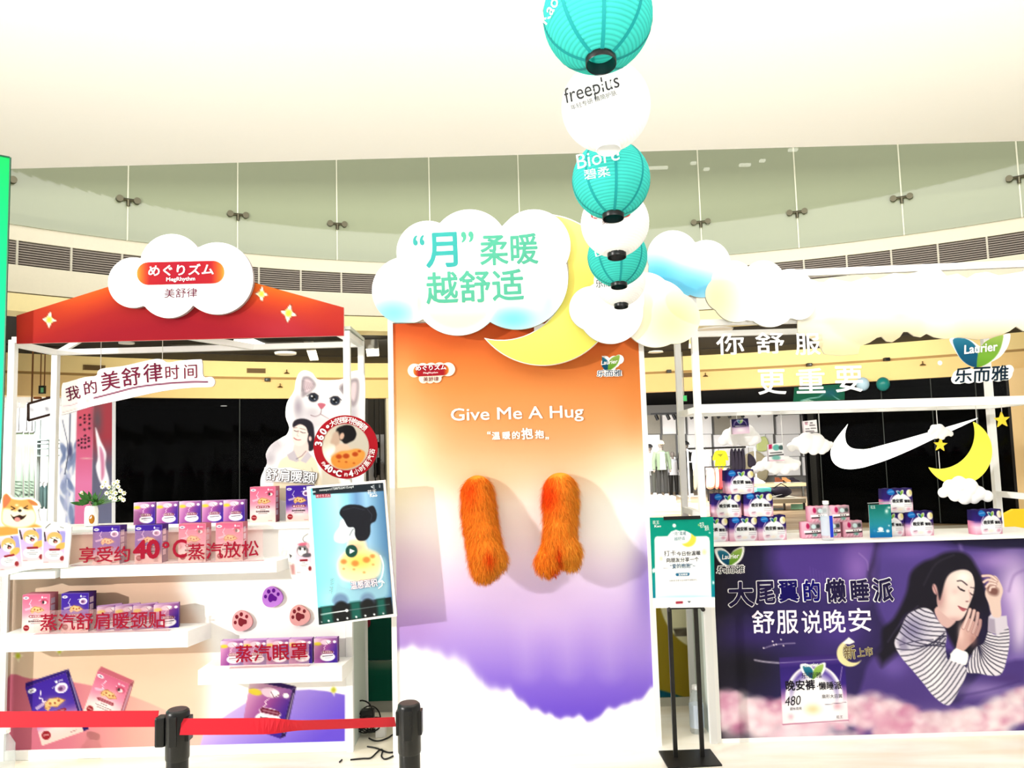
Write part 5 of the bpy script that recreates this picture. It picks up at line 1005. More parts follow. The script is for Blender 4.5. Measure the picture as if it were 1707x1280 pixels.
# ------------------------------------------------------------------ booth back seen between stall and poster wall
bk = thing('grey_booth_back', 'grey cabinet back with two dark green panels between stall and orange wall', 'cabinet', (-.75, 5.4, 0)); YG = 5.32
def pz(y, x=630): return P(x, y, YG)[2]
x0 = P(590, 1100, YG)[0]; x1 = P(700, 1100, YG)[0]
MB().box(x0-.1, x1, YG, YG+.3, 0, pz(1000)).build('cabinet_body', mat('cabinet_grey', (166, 168, 162), .5, noise=.03), bk)
for (y0, y1, c, l) in ((1030, 1098, (8, 92, 74), None), (1101, 1166, (10, 112, 88), None)):
    a = P(611, y0, YG); b = P(690, y1, YG)
    quad_panel('green_panel', (a[0], YG-.012, a[2]), (b[0], YG-.012, a[2]), (b[0], YG-.012, b[2]), (a[0], YG-.012, b[2]), .012, .03, (lambda p, y0=y0, c=c: (flat(c)(p), p.glow(640, y0+2, 60, 12, (150, 150, 130), .8 if y0 > 1050 else 0))), parent=bk)
a = P(613, 1038, YG-.02); MB().ball(a, .02, 10, 8, (1, .3, 1.6)).build('red_tag', ink((150, 40, 60)), bk)
for x in (600, 603): MB().bar(P(x, 1040, YG-.004), (P(x, 1040, YG-.004)[0], YG-.004, .08), .006).build('seam', mat('seam_dark', (100, 104, 100), .5), bk)
# ================================================================== orange photo wall
def YW(px): return 4.56+(px-655)/445*.055
pwall = thing('photo_backdrop', 'tall orange to violet photo wall in a white frame, lettered Give Me A Hug', 'backdrop', P(878, 1250, 4.59)*[1, 1, 0])
def Pw(x, y, d=0.0): q = P(x, y, YW(x)); return q+np.array([0, -d, 0])
def wall_paint(p):
    X, Y = p.X, p.Y
    p.C[:] = p.ramp(Y, [(525, (250, 84, 36)), (560, (252, 104, 46)), (600, (254, 128, 56)), (650, (254, 152, 78)), (700, (253, 172, 106)), (750, (253, 190, 136)), (790, (254, 212, 172)), (840, (255, 240, 228)), (890, (254, 240, 246)), (940, (244, 222, 255)), (1000, (228, 200, 255)), (1050, (206, 172, 255)), (1100, (180, 144, 255)), (1150, (148, 110, 255)), (1200, (122, 84, 250))])
    p.glow(665, 770, 60, 90, (255, 244, 200), .95); p.glow(1070, 800, 70, 70, (255, 248, 214), .9); p.glow(1040, 870, 70, 60, (255, 255, 255), .9); p.glow(730, 880, 60, 60, (255, 250, 250), .8); p.glow(1060, 640, 30, 90, (252, 138, 60), .5); p.glow(670, 640, 30, 60, (254, 190, 120), .5)
    p.glow(800, 800, 60, 30, (252, 204, 150), .5); p.glow(900, 690, 120, 40, (252, 166, 96), .5); p.glow(690, 960, 50, 60, (240, 206, 232), .7); p.glow(690, 1045, 50, 40, (196, 150, 236), .6); p.glow(1080, 980, 26, 90, (170, 140, 250), .8); p.glow(900, 1010, 60, 40, (236, 204, 255), .5)
    for x in (870, 940, 1010): p.line([(x, 1000), (x+8, 1120)], 26, (224, 196, 255), 16, .25)
    top = np.interp(X, [650, 668, 700, 735, 752, 775, 790, 800, 808, 830, 852, 870, 885, 900, 915, 925, 935, 950, 965, 978, 988, 1000, 1015, 1030, 1048, 1062, 1075, 1085, 1100], [1086, 1080, 1078, 1090, 1094, 1104, 1118, 1134, 1143, 1146, 1152, 1166, 1182, 1184, 1187, 1197, 1198, 1192, 1194, 1201, 1200, 1192, 1182, 1176, 1172, 1168, 1156, 1148, 1142])
    top += 2.2*np.sin(X/6.5)+1.6*np.sin(X/3.7+1); soft = np.interp(X, [650, 780, 850, 920, 1100], [3, 9, 5, 3, 3])
    m = 1/(1+np.exp(-(Y-top)/soft*1.6)); p.C[:] = 255*np.clip(p.C/255, 0, 1)**.93; p._mix(np.arange(len(X)), m, np.array((255, 255, 255.))); p.glow(722, 1212, 8, 10, (226, 222, 255), .7)
quad_panel('print', Pw(652, 540), Pw(1066, 528), Pw(1094, 1236), Pw(662, 1254), .03, .0068, wall_paint, parent=pwall)
fo = [(646.5, 533), (1070, 521), (1103, 1242), (656, 1259.5)]; fi = [(655, 538.5), (1062.3, 526.5), (1092.5, 1233), (664.3, 1251.5)]
mb = MB()
for i in range(4):
    j = (i+1) % 4; q = [Pw(*fo[i], .012), Pw(*fo[j], .012), Pw(*fi[j], .012), Pw(*fi[i], .012)]
    q = [np.array([a[0], a[1], 0.0]) if (k < 2 and fo[(i, j)[k]][1] > 1200) else a for k, a in enumerate(q)]
    V = q+[a+[0, .06, 0] for a in q]; o = MB().add(V, [(3, 2, 1, 0), (4, 5, 6, 7)]+[(k, (k+1) % 4, 4+(k+1) % 4, 4+k) for k in range(4)]); o.build('frame_bar', WHITE, pwall)
lz2 = lozenge(((689, 609.5), (748, 607.5), 9), 4.5585, pwall)
def wtext(s, l, r, h, col, par, d=.006, **k): return text(s, l, r, h, YW, col, par, lift=d, **k)
rim = cut_panel('logo_rim', [(685+7*math.cos(t) if False else x, y) for x, y in union_outline([(691, 617.5, 11.5), (747, 615.5, 11.5), (719, 616.5, 12), (705, 617, 12), (733, 616, 12), (706, 631, 8), (728, 630, 8), (717, 631, 8)], (718, 618), 160)], 4.5625, .002, .004, flat((255, 238, 216)), parent=pwall)
text('めぐりズム', (693, 618), (744, 616), 8.5, 4.558, (255, 255, 255), lz2, bold=.02); text('MegRhythm', (706, 624), (730, 623), 3.8, 4.558, (255, 236, 236), lz2); text('美舒律', (705.5, 636), (731.5, 635), 7.5, 4.561, (150, 40, 70), pwall, bold=.01)
lf = cut_panel('leaf_logo', union_outline([(1000, 600, 8), (1008, 603, 10), (1016, 610, 11), (1024, 603, 10), (1032, 599, 8), (1014, 616, 8)], (1015, 606), 140), 4.603, .002, .0028, (lambda p: (flat((255, 255, 255))(p), paint_leaves(p, 1013.5, 606.5, 18.5, False))), parent=pwall)
text('Laurier', (1002, 608.5), (1030, 605.5), 7, 4.6025, (255, 255, 255), lf, bold=.02, shear=.2)
wtext('乐而雅', (994, 629), (1037, 627.5), 12, (255, 255, 255), pwall, .008, bold=.12); wtext('乐而雅', (994.5, 628.5), (1036.5, 627), 11, (24, 70, 110), pwall, .010, bold=.01, shear=.1)
wtext('Give Me A Hug', (752, 708), (973, 702), 27, (255, 252, 246), pwall, .006, bold=.012)
for s, l, r, h in (('“', (812, 724), (818, 724), 5), ('温', (820, 733), (834, 732.5), 13), ('暖', (838, 732.5), (851, 732), 13), ('的', (854, 732), (867, 731.5), 13), ('抱', (870, 733), (889, 731), 19), ('抱', (892, 731), (907, 730.5), 14), ('„', (909, 733), (915, 733), 5)): wtext(s, l, r, h, (255, 252, 246), pwall, .006, bold=.035)
# furry arms reaching out of the wall
def furry(name, label, balls, seed):
    o = thing('furry_arm', label, 'soft sculpture', Pw(*name))
    bm = bmesh.new()
    for (px, py, Y, rpx, sx, sz) in balls:
        c = P(px, py, Y); r = rpx/1300*Y; q = bmesh.ops.create_uvsphere(bm, u_segments=20, v_segments=14, radius=r)
        for v in q['verts']: v.co = (c[0]+v.co.x*sx, c[1]+v.co.y, c[2]+v.co.z*sz)
    me = bpy.data.meshes.new('tmp'); bm.to_mesh(me); bm.free(); t = bpy.data.objects.new('tmp', me); COL.objects.link(t)
    m = t.modifiers.new('r', 'REMESH'); m.mode = 'VOXEL'; m.voxel_size = .010; s = t.modifiers.new('s', 'SMOOTH'); s.iterations = 26; s.factor = .5
    bpy.context.view_layer.update(); m2 = bpy.data.meshes.new_from_object(t.evaluated_get(bpy.context.evaluated_depsgraph_get()))
    V = np.array([v.co for v in m2.vertices]); V[:, 1] = np.minimum(V[:, 1], 4.557+(V[:, 0]+.6)*.036); N = np.array([v.normal for v in m2.vertices]); Fc = [tuple(f.vertices) for f in m2.polygons]; bpy.data.objects.remove(t)
    X, Y = px_of(V); rng = np.random.default_rng(seed); x0, x1 = X.min(), X.max()
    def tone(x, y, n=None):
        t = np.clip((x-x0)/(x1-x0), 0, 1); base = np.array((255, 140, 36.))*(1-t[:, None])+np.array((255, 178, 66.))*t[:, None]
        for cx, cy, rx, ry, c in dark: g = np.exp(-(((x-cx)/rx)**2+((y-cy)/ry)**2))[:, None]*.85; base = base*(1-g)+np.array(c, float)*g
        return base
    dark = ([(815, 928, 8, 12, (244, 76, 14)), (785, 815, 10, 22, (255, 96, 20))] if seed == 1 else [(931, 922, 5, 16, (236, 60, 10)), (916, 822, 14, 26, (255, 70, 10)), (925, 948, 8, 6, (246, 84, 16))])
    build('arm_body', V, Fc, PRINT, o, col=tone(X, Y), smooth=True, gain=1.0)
    n = 17000; w = rng.integers(0, len(Fc), n); f0 = np.array([Fc[i][0] for i in w]); f1 = np.array([Fc[i][1] for i in w]); f2 = np.array([Fc[i][2] for i in w]); a = rng.random((n, 1)); b = rng.random((n, 1))*(1-a)
    R = V[f0]*a+V[f1]*b+V[f2]*(1-a-b); nn = N[f0]; keep = R[:, 1] < 4.57; R = R[keep]; nn = nn[keep]; n = len(R)
    down = np.array([0.06, -.12, -1.0])+rng.normal(0, .22, (n, 3)); d = nn*.36+down*.85; d /= np.linalg.norm(d, axis=1)[:, None]; L = rng.uniform(.03, .07, (n, 1)); side = np.cross(d, nn); side /= np.linalg.norm(side, axis=1)[:, None]+1e-9; wd = .0013
    mid = R+d*L*.55+nn*.004; tip = R+d*L-nn*L*.10; VV = np.stack([R-side*wd, R+side*wd, mid-side*wd*.8, mid+side*wd*.8, tip], 1).reshape(-1, 3)
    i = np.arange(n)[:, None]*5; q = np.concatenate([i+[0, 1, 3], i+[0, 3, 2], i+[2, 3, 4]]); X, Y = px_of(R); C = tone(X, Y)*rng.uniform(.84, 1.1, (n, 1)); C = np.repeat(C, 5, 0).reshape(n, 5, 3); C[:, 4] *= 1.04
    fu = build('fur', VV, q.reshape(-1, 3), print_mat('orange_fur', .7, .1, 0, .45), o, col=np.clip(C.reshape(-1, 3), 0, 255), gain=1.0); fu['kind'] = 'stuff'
    nv = np.repeat(nn, 5, 0); fu.data.polygons.foreach_set('use_smooth', np.ones(len(fu.data.polygons), bool)); fu.data.normals_split_custom_set_from_vertices([tuple(v) for v in nv])
    return o
furry((800, 800), 'orange furry arm nearer the tablet, hanging from the photo wall', [(796, 820, 4.55, 26, 1, 1.1), (798, 845, 4.51, 28, 1, 1.2), (801, 872, 4.47, 28, 1, 1.2), (806, 900, 4.42, 28, 1, 1.2), (811, 925, 4.38, 29, 1, 1.1), (806, 944, 4.36, 20, 1, 1), (826, 928, 4.36, 18, 1, 1.1), (812, 938, 4.34, 16, 1, 1)], 1)
furry((935, 800), 'orange furry arm with cleft paw, nearer the poster stand', [(934, 815, 4.55, 28, 1, 1), (934, 835, 4.51, 29, 1, 1.2), (934, 862, 4.47, 27, 1, 1.2), (933, 890, 4.42, 27, 1, 1.1), (928, 912, 4.39, 26, 1, 1), (911, 933, 4.36, 19, 1, 1.05), (950, 915, 4.36, 18, 1, 1.2), (953, 930, 4.37, 13, 1, 1.1), (918, 938, 4.34, 14, 1, .9)], 2)
# ------------------------------------------------------------------ moon and cloud boards over the photo wall
md = thing('moon_board', 'large yellow crescent moon board above the photo wall', 'sign', P(900, 608, 4.50))
def moon_paint(p):
    p.C[:] = p.ramp((p.Y-356)/250, [(0, (254, 238, 140)), (.4, (255, 238, 116)), (.7, (255, 250, 122)), (1, (255, 255, 110))]); p.glow(985, 520, 30, 60, (252, 222, 110), .5)
mo = crescent((905, 483), 125, (835, 455), 113); cut_panel('board', mo, 4.50, .02, .02, moon_paint, parent=md, side=(255, 240, 200))
mr = MB(); big = crescent((905, 483), 126.6, (835, 455), 111.6)
cut_panel('rim', big, 4.512, .02, .05, flat((255, 255, 248)), parent=md, side=(240, 200, 150))
MB().box(P(905, 560, 4.53)[0]-.05, P(905, 560, 4.53)[0]+.05, 4.53, 4.552, P(905, 560, 4.53)[2], P(905, 545, 4.53)[2]+.02).build('spacer', WHITE, md)
mc = thing('cloud_board', 'biggest white cloud board with teal slogan over the photo wall', 'sign', P(760, 559, 4.47))
def cloud_paint(p):
    p.C[:] = (255, 255, 255); X, Y = p.X, p.Y; idx = np.arange(len(X))
    for cx, cy, rx, ry, c, a in ((655, 522, 50, 30, (140, 232, 252), 1), (855, 532, 50, 26, (130, 224, 250), 1), (915, 505, 20, 40, (170, 226, 250), .7)): p.glow(cx, cy, rx, ry, c, a)
    m = np.clip((64-np.hypot(X-763, Y-484)+11)/14, 0, 1)*np.clip((Y-478)/50, 0, 1); p._mix(idx, m, np.array((255, 248, 196.))); p.glow(698, 500, 8, 40, (255, 248, 176), .8)
    p.glow(760, 470, 60, 30, (255, 255, 255), .8)
ccs = [(713, 420, 52), (783, 414, 65), (890, 410, 61), (862, 464, 85), (676, 484, 56), (763, 484, 75), (720, 490, 40)]
uo = [(x, min(y, 537.5) if x < 706 else y) for x, y in union_outline(ccs, (775, 465), 420)]
cut_panel('board', uo, 4.47, .025, .012, cloud_paint, parent=mc, side=(190, 190, 180))
MB().box(P(760, 540, 4.5)[0]-.05, P(760, 540, 4.5)[0]+.05, 4.495, 4.552, P(760, 548, 4.5)[2], P(760, 540, 4.5)[2]+.02).build('spacer', WHITE, mc)
T1_, T2_ = (76, 196, 190), (104, 214, 180)
for s, l, r, h, c, b in (('“', (688.5, 410), (708, 409), 18, T1_, .02), ('月', (710.5, 447.5), (764, 445), 60, (72, 200, 196), .025), ('”', (769, 405), (790, 404), 19, T2_, .02), ('柔暖', (800.5, 443.5), (898, 440), 53, T2_, .022), ('越舒适', (711, 508), (874, 501), 55, T2_, .022)): text(s, l, r, h, 4.47, c, mc, bold=b)
def cloud_board(label, circles, c, Y, paint, th=.02, n=220):
    o = thing('cloud_board', label, 'sign', P(c[0], max(y+r for x, y, r in circles), Y)); cut_panel('board', union_outline(circles, c, n), Y, th, .02, paint, parent=o, side=(206, 204, 196)); return o
w1 = cloud_board('small white cloud board below the lanterns beside the moon', [(986, 514, 37), (1018, 519, 54), (1040, 500, 34)], (1010, 512), 4.42, flat((255, 255, 255)))
w2 = cloud_board('cream cloud board below the lanterns next to the blue cloud', [(1076, 500, 46), (1124, 530, 43), (1093, 522, 57)], (1095, 515), 4.46, lambda p: (flat((255, 255, 255))(p), p.glow(1120, 535, 60, 55, (252, 240, 176), 1)))
w3 = cloud_board('pale blue cloud board behind the cream cloud', [(1122, 427, 43), (1178, 440, 40), (1128, 450, 47), (1170, 452, 44)], (1145, 445), 4.56, lambda p: (flat((255, 255, 255))(p), p.glow(1100, 460, 60, 40, (96, 206, 246), 1), p.glow(1150, 478, 70, 28, (110, 206, 246), 1), p.glow(1150, 415, 40, 26, (255, 255, 255), .9)))
for o, x, y, Y in ((w1, 1015, 545, 4.44), (w2, 1093, 545, 4.48)):
    a = P(x, y, Y); MB().box(a[0]-.03, a[0]+.03, Y, 4.552, a[2]-.02, a[2]+.02).build('spacer', WHITE, o)
a = P(1148, 478, 4.58); MB().box(a[0]-.05, a[0]-.02, 4.58, 4.62, a[2]-.22, a[2]+.05).build('spacer', WHITE, w3); MB().bar((a[0]-.05, 4.61, a[2]-.2), (1.098, 4.62, a[2]-.2), .02).build('spacer', WHITE, w3)
# ================================================================== right stall
YR0, YR1 = 4.63, 5.10; RL, RR = 1.098, 3.12
rs = thing('counter_stall', 'white framed counter stall with dark violet sleeping woman poster front', 'stall', (2.1, 4.8, 0)); RPW = .038
for x, y, z in ((RL, YR0, 2.655), (RL-.003, YR1, 2.44), (RR, YR0, 2.70), (RR, YR1, 2.44)): MB().box(x-RPW/2, x+RPW/2, y-RPW/2, y+RPW/2, 0, z).build('post', WMETAL, rs)
for a, b, wd in (((RL, YR0, 2.43), (RR, YR0, 2.43), .036), ((RL, YR1, 2.43), (RR, YR1, 2.43), .036), ((RL, YR0, 2.435), (RL, YR1, 2.435), .034), ((RR, YR0, 2.435), (RR, YR1, 2.435), .034), ((RL, YR0, 1.915), (RR, YR0, 1.915), .05), ((RL, YR1, 1.905), (RR, YR1, 1.905), .036), ((RL, YR0, 1.91), (RL, YR1, 1.905), .036), ((RR, YR0, 1.91), (RR, YR1, 1.905), .036), ((RL, YR0, 1.29), (RL, YR1, 1.29), .036), ((RR, YR0, 1.335), (RR, YR1, 1.335), .036), ((RL+.6, YR0, 2.715), (RR, YR0, 2.735), .04)): MB().bar(a, b, wd).build('rail', WMETAL, rs)
MB().bar((RL-.03, YR0, 2.64), (RL, YR0, 2.665), .01).build('post_cap', mat('cap_grey', (110, 112, 112), .5), rs); MB().bar((RL+.04, YR0, 2.64), (RL, YR0, 2.665), .01).build('post_cap', mat('cap_grey', (110, 112, 112), .5), rs)
MB().bar((RL, YR0, 2.40), (RL-.0, YR1, 2.46), .015, .06).build('gable_plate', mat('gusset_grey', (206, 212, 200), .5), rs)
ZK = 1.122
MB().box(RL+.02, RR+.1, YR0-.03, YR1, ZK-.012, ZK, .003).build('counter_top', WHITE, rs)
fr = [(1186.0, 907), (1194.5, 1231)]; xl = P(1186.5, 908, YR0)[0]; zb = P(1195, 1231, YR0)[2]
MB().box(xl-.035, xl, YR0-.006, YR0+.03, 0, ZK-.012).build('frame_bar', WHITE, rs); MB().box(xl, RR+.1, YR0-.006, YR0+.03, 0, zb).build('frame_bar', WHITE, rs)
MB().box(xl-.035, xl-.015, YR0+.03, YR1, 0, ZK-.012).build('side_panel', mat('panel_cool_grey', (196, 206, 200), .6), rs); MB().box(RR-.02, RR, YR0+.03, YR1, 0, ZK-.012).build('side_panel', mat('panel_cool_grey', (196, 206, 200), .6), rs)
def stripes(p, region, pts, n, w, L, c=(44, 40, 70)):
    """bands across a sleeve: pts is its axis"""
    old = p.clip; m = p.mask(region, .6); p.clip = m; q = spl(pts, 12, False); d = np.cumsum(np.r_[0, np.hypot(*np.diff(q, axis=0).T)])
    for k in range(n):
        t = (k+.5)/n*d[-1]; x = np.interp(t, d, q[:, 0]); y = np.interp(t, d, q[:, 1]); x2 = np.interp(min(t+2, d[-1]), d, q[:, 0]); y2 = np.interp(min(t+2, d[-1]), d, q[:, 1]); x1 = np.interp(max(t-2, 0), d, q[:, 0]); y1 = np.interp(max(t-2, 0), d, q[:, 1])
        e = np.array([x2-x1, y2-y1]); e /= np.hypot(*e); nrm = np.array([-e[1], e[0]]); s = e*L*.22
        p.line(spl([(x-nrm[0]*L-s[0], y-nrm[1]*L-s[1]), (x+s[0]*.3, y+s[1]*.3), (x+nrm[0]*L-s[0], y+nrm[1]*L-s[1])], 5, False), w, c, .7, .92)
    p.clip = old
def woman_paint(p):
    X, Y = p.X, p.Y; idx = np.arange(len(X)); rng = np.random.default_rng(11)
    p.C[:] = p.ramp((X-1186)/521, [(0, (34, 30, 40)), (.2, (42, 36, 84)), (.35, (58, 44, 116)), (.55, (50, 40, 90)), (1, (44, 36, 92))])
    # pillows
    p.poly(spl([(1300, 900), (1400, 899), (1464, 897), (1462, 925), (1452, 950), (1452, 975), (1440, 1000), (1400, 990), (1330, 985), (1290, 950)], 5), (82, 56, 156), 16); p.glow(1430, 945, 26, 40, (146, 104, 206), .95); p.glow(1440, 915, 22, 18, (128, 90, 190), .7); p.line(spl([(1462, 905), (1456, 935), (1449, 960), (1456, 985)], 5, False), 5, (38, 32, 60), 5, .8); p.line(spl([(1432, 922), (1445, 935), (1447, 950)], 5, False), 1.5, (190, 156, 236), 1.5, .5)
    for k in range(14): p.line([(1350+k*5, 945+k*2), (1352+k*5, 965+k*2)], 1, (130, 96, 200), 1, .3)
    p.glow(1260, 1065, 60, 30, (66, 44, 140), .8); p.glow(1400, 1050, 40, 30, (88, 60, 170), .8); p.glow(1330, 1020, 60, 30, (56, 42, 110), .6); p.glow(1240, 1110, 60, 40, (28, 26, 34), .9)
    p.poly(spl([(1470, 908), (1500, 903), (1560, 905), (1600, 912), (1660, 918), (1720, 918), (1720, 1120), (1640, 1100), (1500, 1060), (1462, 1010), (1464, 950)], 5), (88, 66, 160), 6)
    p.glow(1520, 920, 50, 14, (112, 82, 190), .8); p.glow(1660, 935, 40, 16, (166, 126, 220), .9); p.glow(1690, 985, 30, 60, (226, 196, 250), 1); p.glow(1700, 1040, 16, 60, (240, 220, 255), .9); p.glow(1668, 1030, 20, 40, (180, 142, 230), .7); p.glow(1640, 1040, 26, 40, (120, 92, 196), .8); p.glow(1700, 1100, 30, 14, (140, 110, 210), .8); p.line(spl([(1707, 950), (1690, 960), (1682, 985)], 4, False), 3, (130, 96, 190), 3, .5); p.line([(1600, 906), (1603, 918)], 5, (150, 120, 214), 3, .6)
    p.poly([(1560, 890), (1720, 890), (1720, 914), (1660, 913), (1620, 909), (1590, 905)], (38, 34, 66), 3)
    # blanket
    p.poly(spl([(1440, 1130), (1456, 1095), (1476, 1080), (1500, 1088), (1520, 1105), (1545, 1140), (1570, 1168), (1600, 1170), (1640, 1120), (1720, 1105), (1720, 1230), (1440, 1230)], 5), (84, 62, 150), 4); p.glow(1490, 1110, 24, 18, (120, 92, 196), .9); p.glow(1560, 1190, 50, 20, (110, 86, 170), .8); p.glow(1640, 1150, 50, 14, (158, 130, 214), .9); p.line(spl([(1600, 1160), (1650, 1150), (1700, 1135)], 4, False), 3, (70, 50, 130), 2.5, .6); p.line(spl([(1620, 1180), (1660, 1165), (1690, 1160)], 4, False), 4, (104, 76, 170), 3, .8); p.glow(1680, 1130, 26, 8, (84, 58, 140), .7)
    # hair
    HAIR = (31, 28, 40)
    p.poly(spl([(1556, 930), (1575, 921), (1600, 919), (1617, 928), (1628, 945), (1638, 965), (1645, 990), (1652, 1020), (1648, 1060), (1632, 1090), (1600, 1090), (1580, 1060), (1560, 1020), (1530, 1016), (1506, 1030), (1488, 1070), (1474, 1085), (1470, 1050), (1490, 1030), (1510, 990), (1518, 955), (1536, 938)], 5), HAIR, 4); p.poly([(1486, 1055), (1520, 1010), (1565, 1000), (1560, 1030), (1500, 1085), (1470, 1110), (1460, 1090)], HAIR, 7); p.glow(1640, 1060, 14, 40, (40, 34, 74), .8); p.line(spl([(1590, 925), (1560, 940), (1540, 975)], 4, False), 2, (62, 56, 74), 2, .6); p.line(spl([(1480, 1070), (1500, 1040), (1530, 1010)], 4, False), 1.5, (74, 64, 100), 1.5, .6)
    # sleeves
    la = spl([(1500, 1052), (1512, 1026), (1526, 1017), (1540, 1013), (1553, 1018), (1562, 1032), (1574, 1046), (1578, 1060), (1576, 1078), (1580, 1100), (1590, 1090), (1606, 1108), (1612, 1118), (1604, 1140), (1586, 1172), (1574, 1174), (1556, 1160), (1540, 1140), (1520, 1116), (1502, 1095), (1491, 1072)], 4)
    p.poly(la, (232, 226, 240), .9); p.clip = p.mask(la); p.glow(1520, 1050, 24, 26, (150, 142, 190), .9); p.glow(1560, 1120, 16, 40, (250, 248, 252), .7); p.glow(1575, 1075, 8, 30, (190, 184, 206), .6); p.clip = None
    stripes(p, la, [(1545, 1012), (1530, 1050), (1520, 1080), (1540, 1120), (1578, 1172)], 24, 1.9, 60); p.line(spl([(1500, 1075), (1530, 1068), (1556, 1066)], 4, False), 1.4, (60, 54, 90)); p.poly([(1496, 1070), (1508, 1060), (1514, 1082), (1502, 1086)], (110, 100, 150), 3, .5)
    ra = spl([(1648, 1052), (1660, 1058), (1678, 1042), (1683, 1060), (1680, 1090), (1670, 1122), (1652, 1126), (1630, 1122), (1612, 1120), (1616, 1100), (1626, 1080), (1640, 1072)], 4)
    p.poly(ra, (236, 230, 242), .9); stripes(p, ra, [(1665, 1044), (1662, 1080), (1645, 1105), (1610, 1112)], 19, 1.8, 60)
    cf = [(1648, 1028), (1653, 1023), (1668, 1027), (1678, 1026), (1680, 1046), (1664, 1058), (1647, 1052)]; p.poly(cf, (222, 212, 230), .9); p.poly([(1648, 1030), (1658, 1032), (1660, 1056), (1647, 1052)], (182, 168, 196), 1.5)
    p.poly(spl([(1590, 1083), (1602, 1083), (1614, 1090), (1610, 1108), (1596, 1104), (1584, 1100)], 4), (250, 250, 252), .9)
    # skin
    SK, SS = (246, 218, 212), (206, 150, 150)
    p.poly(spl([(1558, 1015), (1575, 1008), (1590, 1020), (1594, 1034), (1582, 1046), (1573, 1044), (1564, 1034)], 4), (230, 184, 180), 1)
    p.poly(spl([(1576, 962), (1584, 953), (1597, 948), (1610, 948), (1620, 956), (1624.5, 972), (1623, 988), (1619, 1000), (1614, 1012), (1610, 1022), (1604, 1031), (1596, 1034.5), (1586, 1033), (1574, 1024), (1564, 1012), (1562, 995), (1566, 978)], 5), SK, .9)
    p.clip = p.mask(spl([(1576, 962), (1584, 953), (1597, 948), (1610, 948), (1620, 956), (1624.5, 972), (1623, 988), (1619, 1000), (1614, 1012), (1610, 1022), (1604, 1031), (1596, 1034.5), (1586, 1033), (1574, 1024), (1564, 1012), (1562, 995), (1566, 978)], 5)); p.glow(1566, 995, 10, 26, (206, 148, 146), .9); p.glow(1590, 1034, 20, 6, (222, 160, 160), .7); p.glow(1590, 998, 9, 10, (255, 226, 218), .9); p.glow(1606, 962, 12, 9, (255, 246, 238), 1); p.glow(1592, 986, 6, 5, (246, 190, 190), .5); p.clip = None
    p.ell(1559, 982, 4.5, 9, (226, 170, 168), .9, 1, -.25); p.line([(1556, 976), (1560, 986), (1562, 992)], 1.2, (160, 100, 104), .8)
    p.poly(spl([(1556, 960), (1575, 950), (1596, 945), (1614, 947), (1622, 956), (1612, 950), (1598, 950), (1584, 956), (1576, 968), (1570, 990), (1566, 1000), (1562, 980)], 5), HAIR, 1.6)
    p.line(spl([(1596, 968.5), (1603, 968), (1612, 975)], 4, False), 2.0, (70, 50, 60), .8); p.line(spl([(1597, 978), (1602, 983), (1608, 984.5)], 4, False), 2.0, (50, 34, 44), .8); p.line([(1602, 982), (1607, 985)], 2.6, (40, 28, 38), .6, .8); p.line([(1618, 979), (1624, 980)], 1.4, (70, 50, 60), .7); p.line(spl([(1617, 988), (1620, 991), (1623.5, 991)], 4, False), 1.9, (60, 40, 48), .8)
    p.line(spl([(1615, 984), (1618, 996), (1616, 1002)], 4, False), 2, (230, 176, 172), 1.2, .7); p.ell(1612, 1002.5, 2.2, 1.2, (156, 90, 96), .8, .9); p.poly(spl([(1597, 1009.5), (1603, 1012), (1609, 1014), (1612, 1015), (1606, 1019), (1600, 1015)], 4), (206, 96, 108), .8); p.line([(1597, 1010), (1605, 1014), (1612, 1015.5)], .9, (140, 50, 64), .6)
    # hands
    p.poly(spl([(1646, 975), (1652, 962), (1660, 960), (1668, 972), (1672, 985), (1668, 1002), (1669, 1026), (1658, 1029), (1652, 1022), (1648, 1006), (1642, 990)], 4), (240, 208, 196), .9); p.poly(spl([(1644, 978), (1652, 976), (1664, 982), (1662, 992), (1650, 990)], 4), (140, 90, 84), 3)
    for q in ([(1662, 968), (1652, 960), (1638, 960)], [(1660, 970), (1648, 966), (1640, 970)], [(1660, 974), (1650, 972), (1644, 978)], [(1658, 978), (1652, 979), (1650, 984)]): p.line(spl(q, 4, False), 4.6, (170, 110, 106), .8); p.line(spl(q, 4, False), 3.4, (248, 218, 208), .8)
    p.poly(spl([(1598, 1060), (1604, 1040), (1612, 1030), (1622, 1034), (1632, 1046), (1628, 1062), (1616, 1076), (1604, 1086), (1594, 1082)], 4), (228, 176, 168), .9); p.glow(1602, 1055, 5, 16, (250, 210, 204), .8); p.glow(1622, 1066, 6, 10, (190, 130, 126), .7)
    for q, c in (([(1606, 1046), (1614, 1026), (1617, 1016)], (246, 208, 202)), ([(1614, 1050), (1621, 1030), (1624, 1018)], (236, 196, 190)), ([(1622, 1054), (1628, 1036), (1630, 1022)], (224, 180, 176)), ([(1628, 1058), (1633, 1044), (1634, 1034)], (206, 156, 154))): p.line(spl(q, 4, False), 6, (170, 112, 112), .8); p.line(spl(q, 4, False), 4.6, c, .8)
    p.poly([(1584, 1090), (1594, 1080), (1612, 1088), (1610, 1100), (1600, 1107), (1586, 1100)], (252, 252, 253), .9)
    # light trail and star sparks
    p.line(spl([(1275, 1080), (1295, 1074), (1325, 1072)], 4, False), 1.4, (210, 190, 240), 1.2, .7); p.line(spl([(1258, 1100), (1275, 1103), (1298, 1105)], 4, False), 2.2, (236, 224, 250), 1.4, .8)
    for x, y in ((1288, 1069), (1294, 1074), (1290, 1075), (1306, 1076), (1273, 1080), (1302, 1066)): p.ell(x, y, 1.2, 1.2, (255, 240, 255), .7)
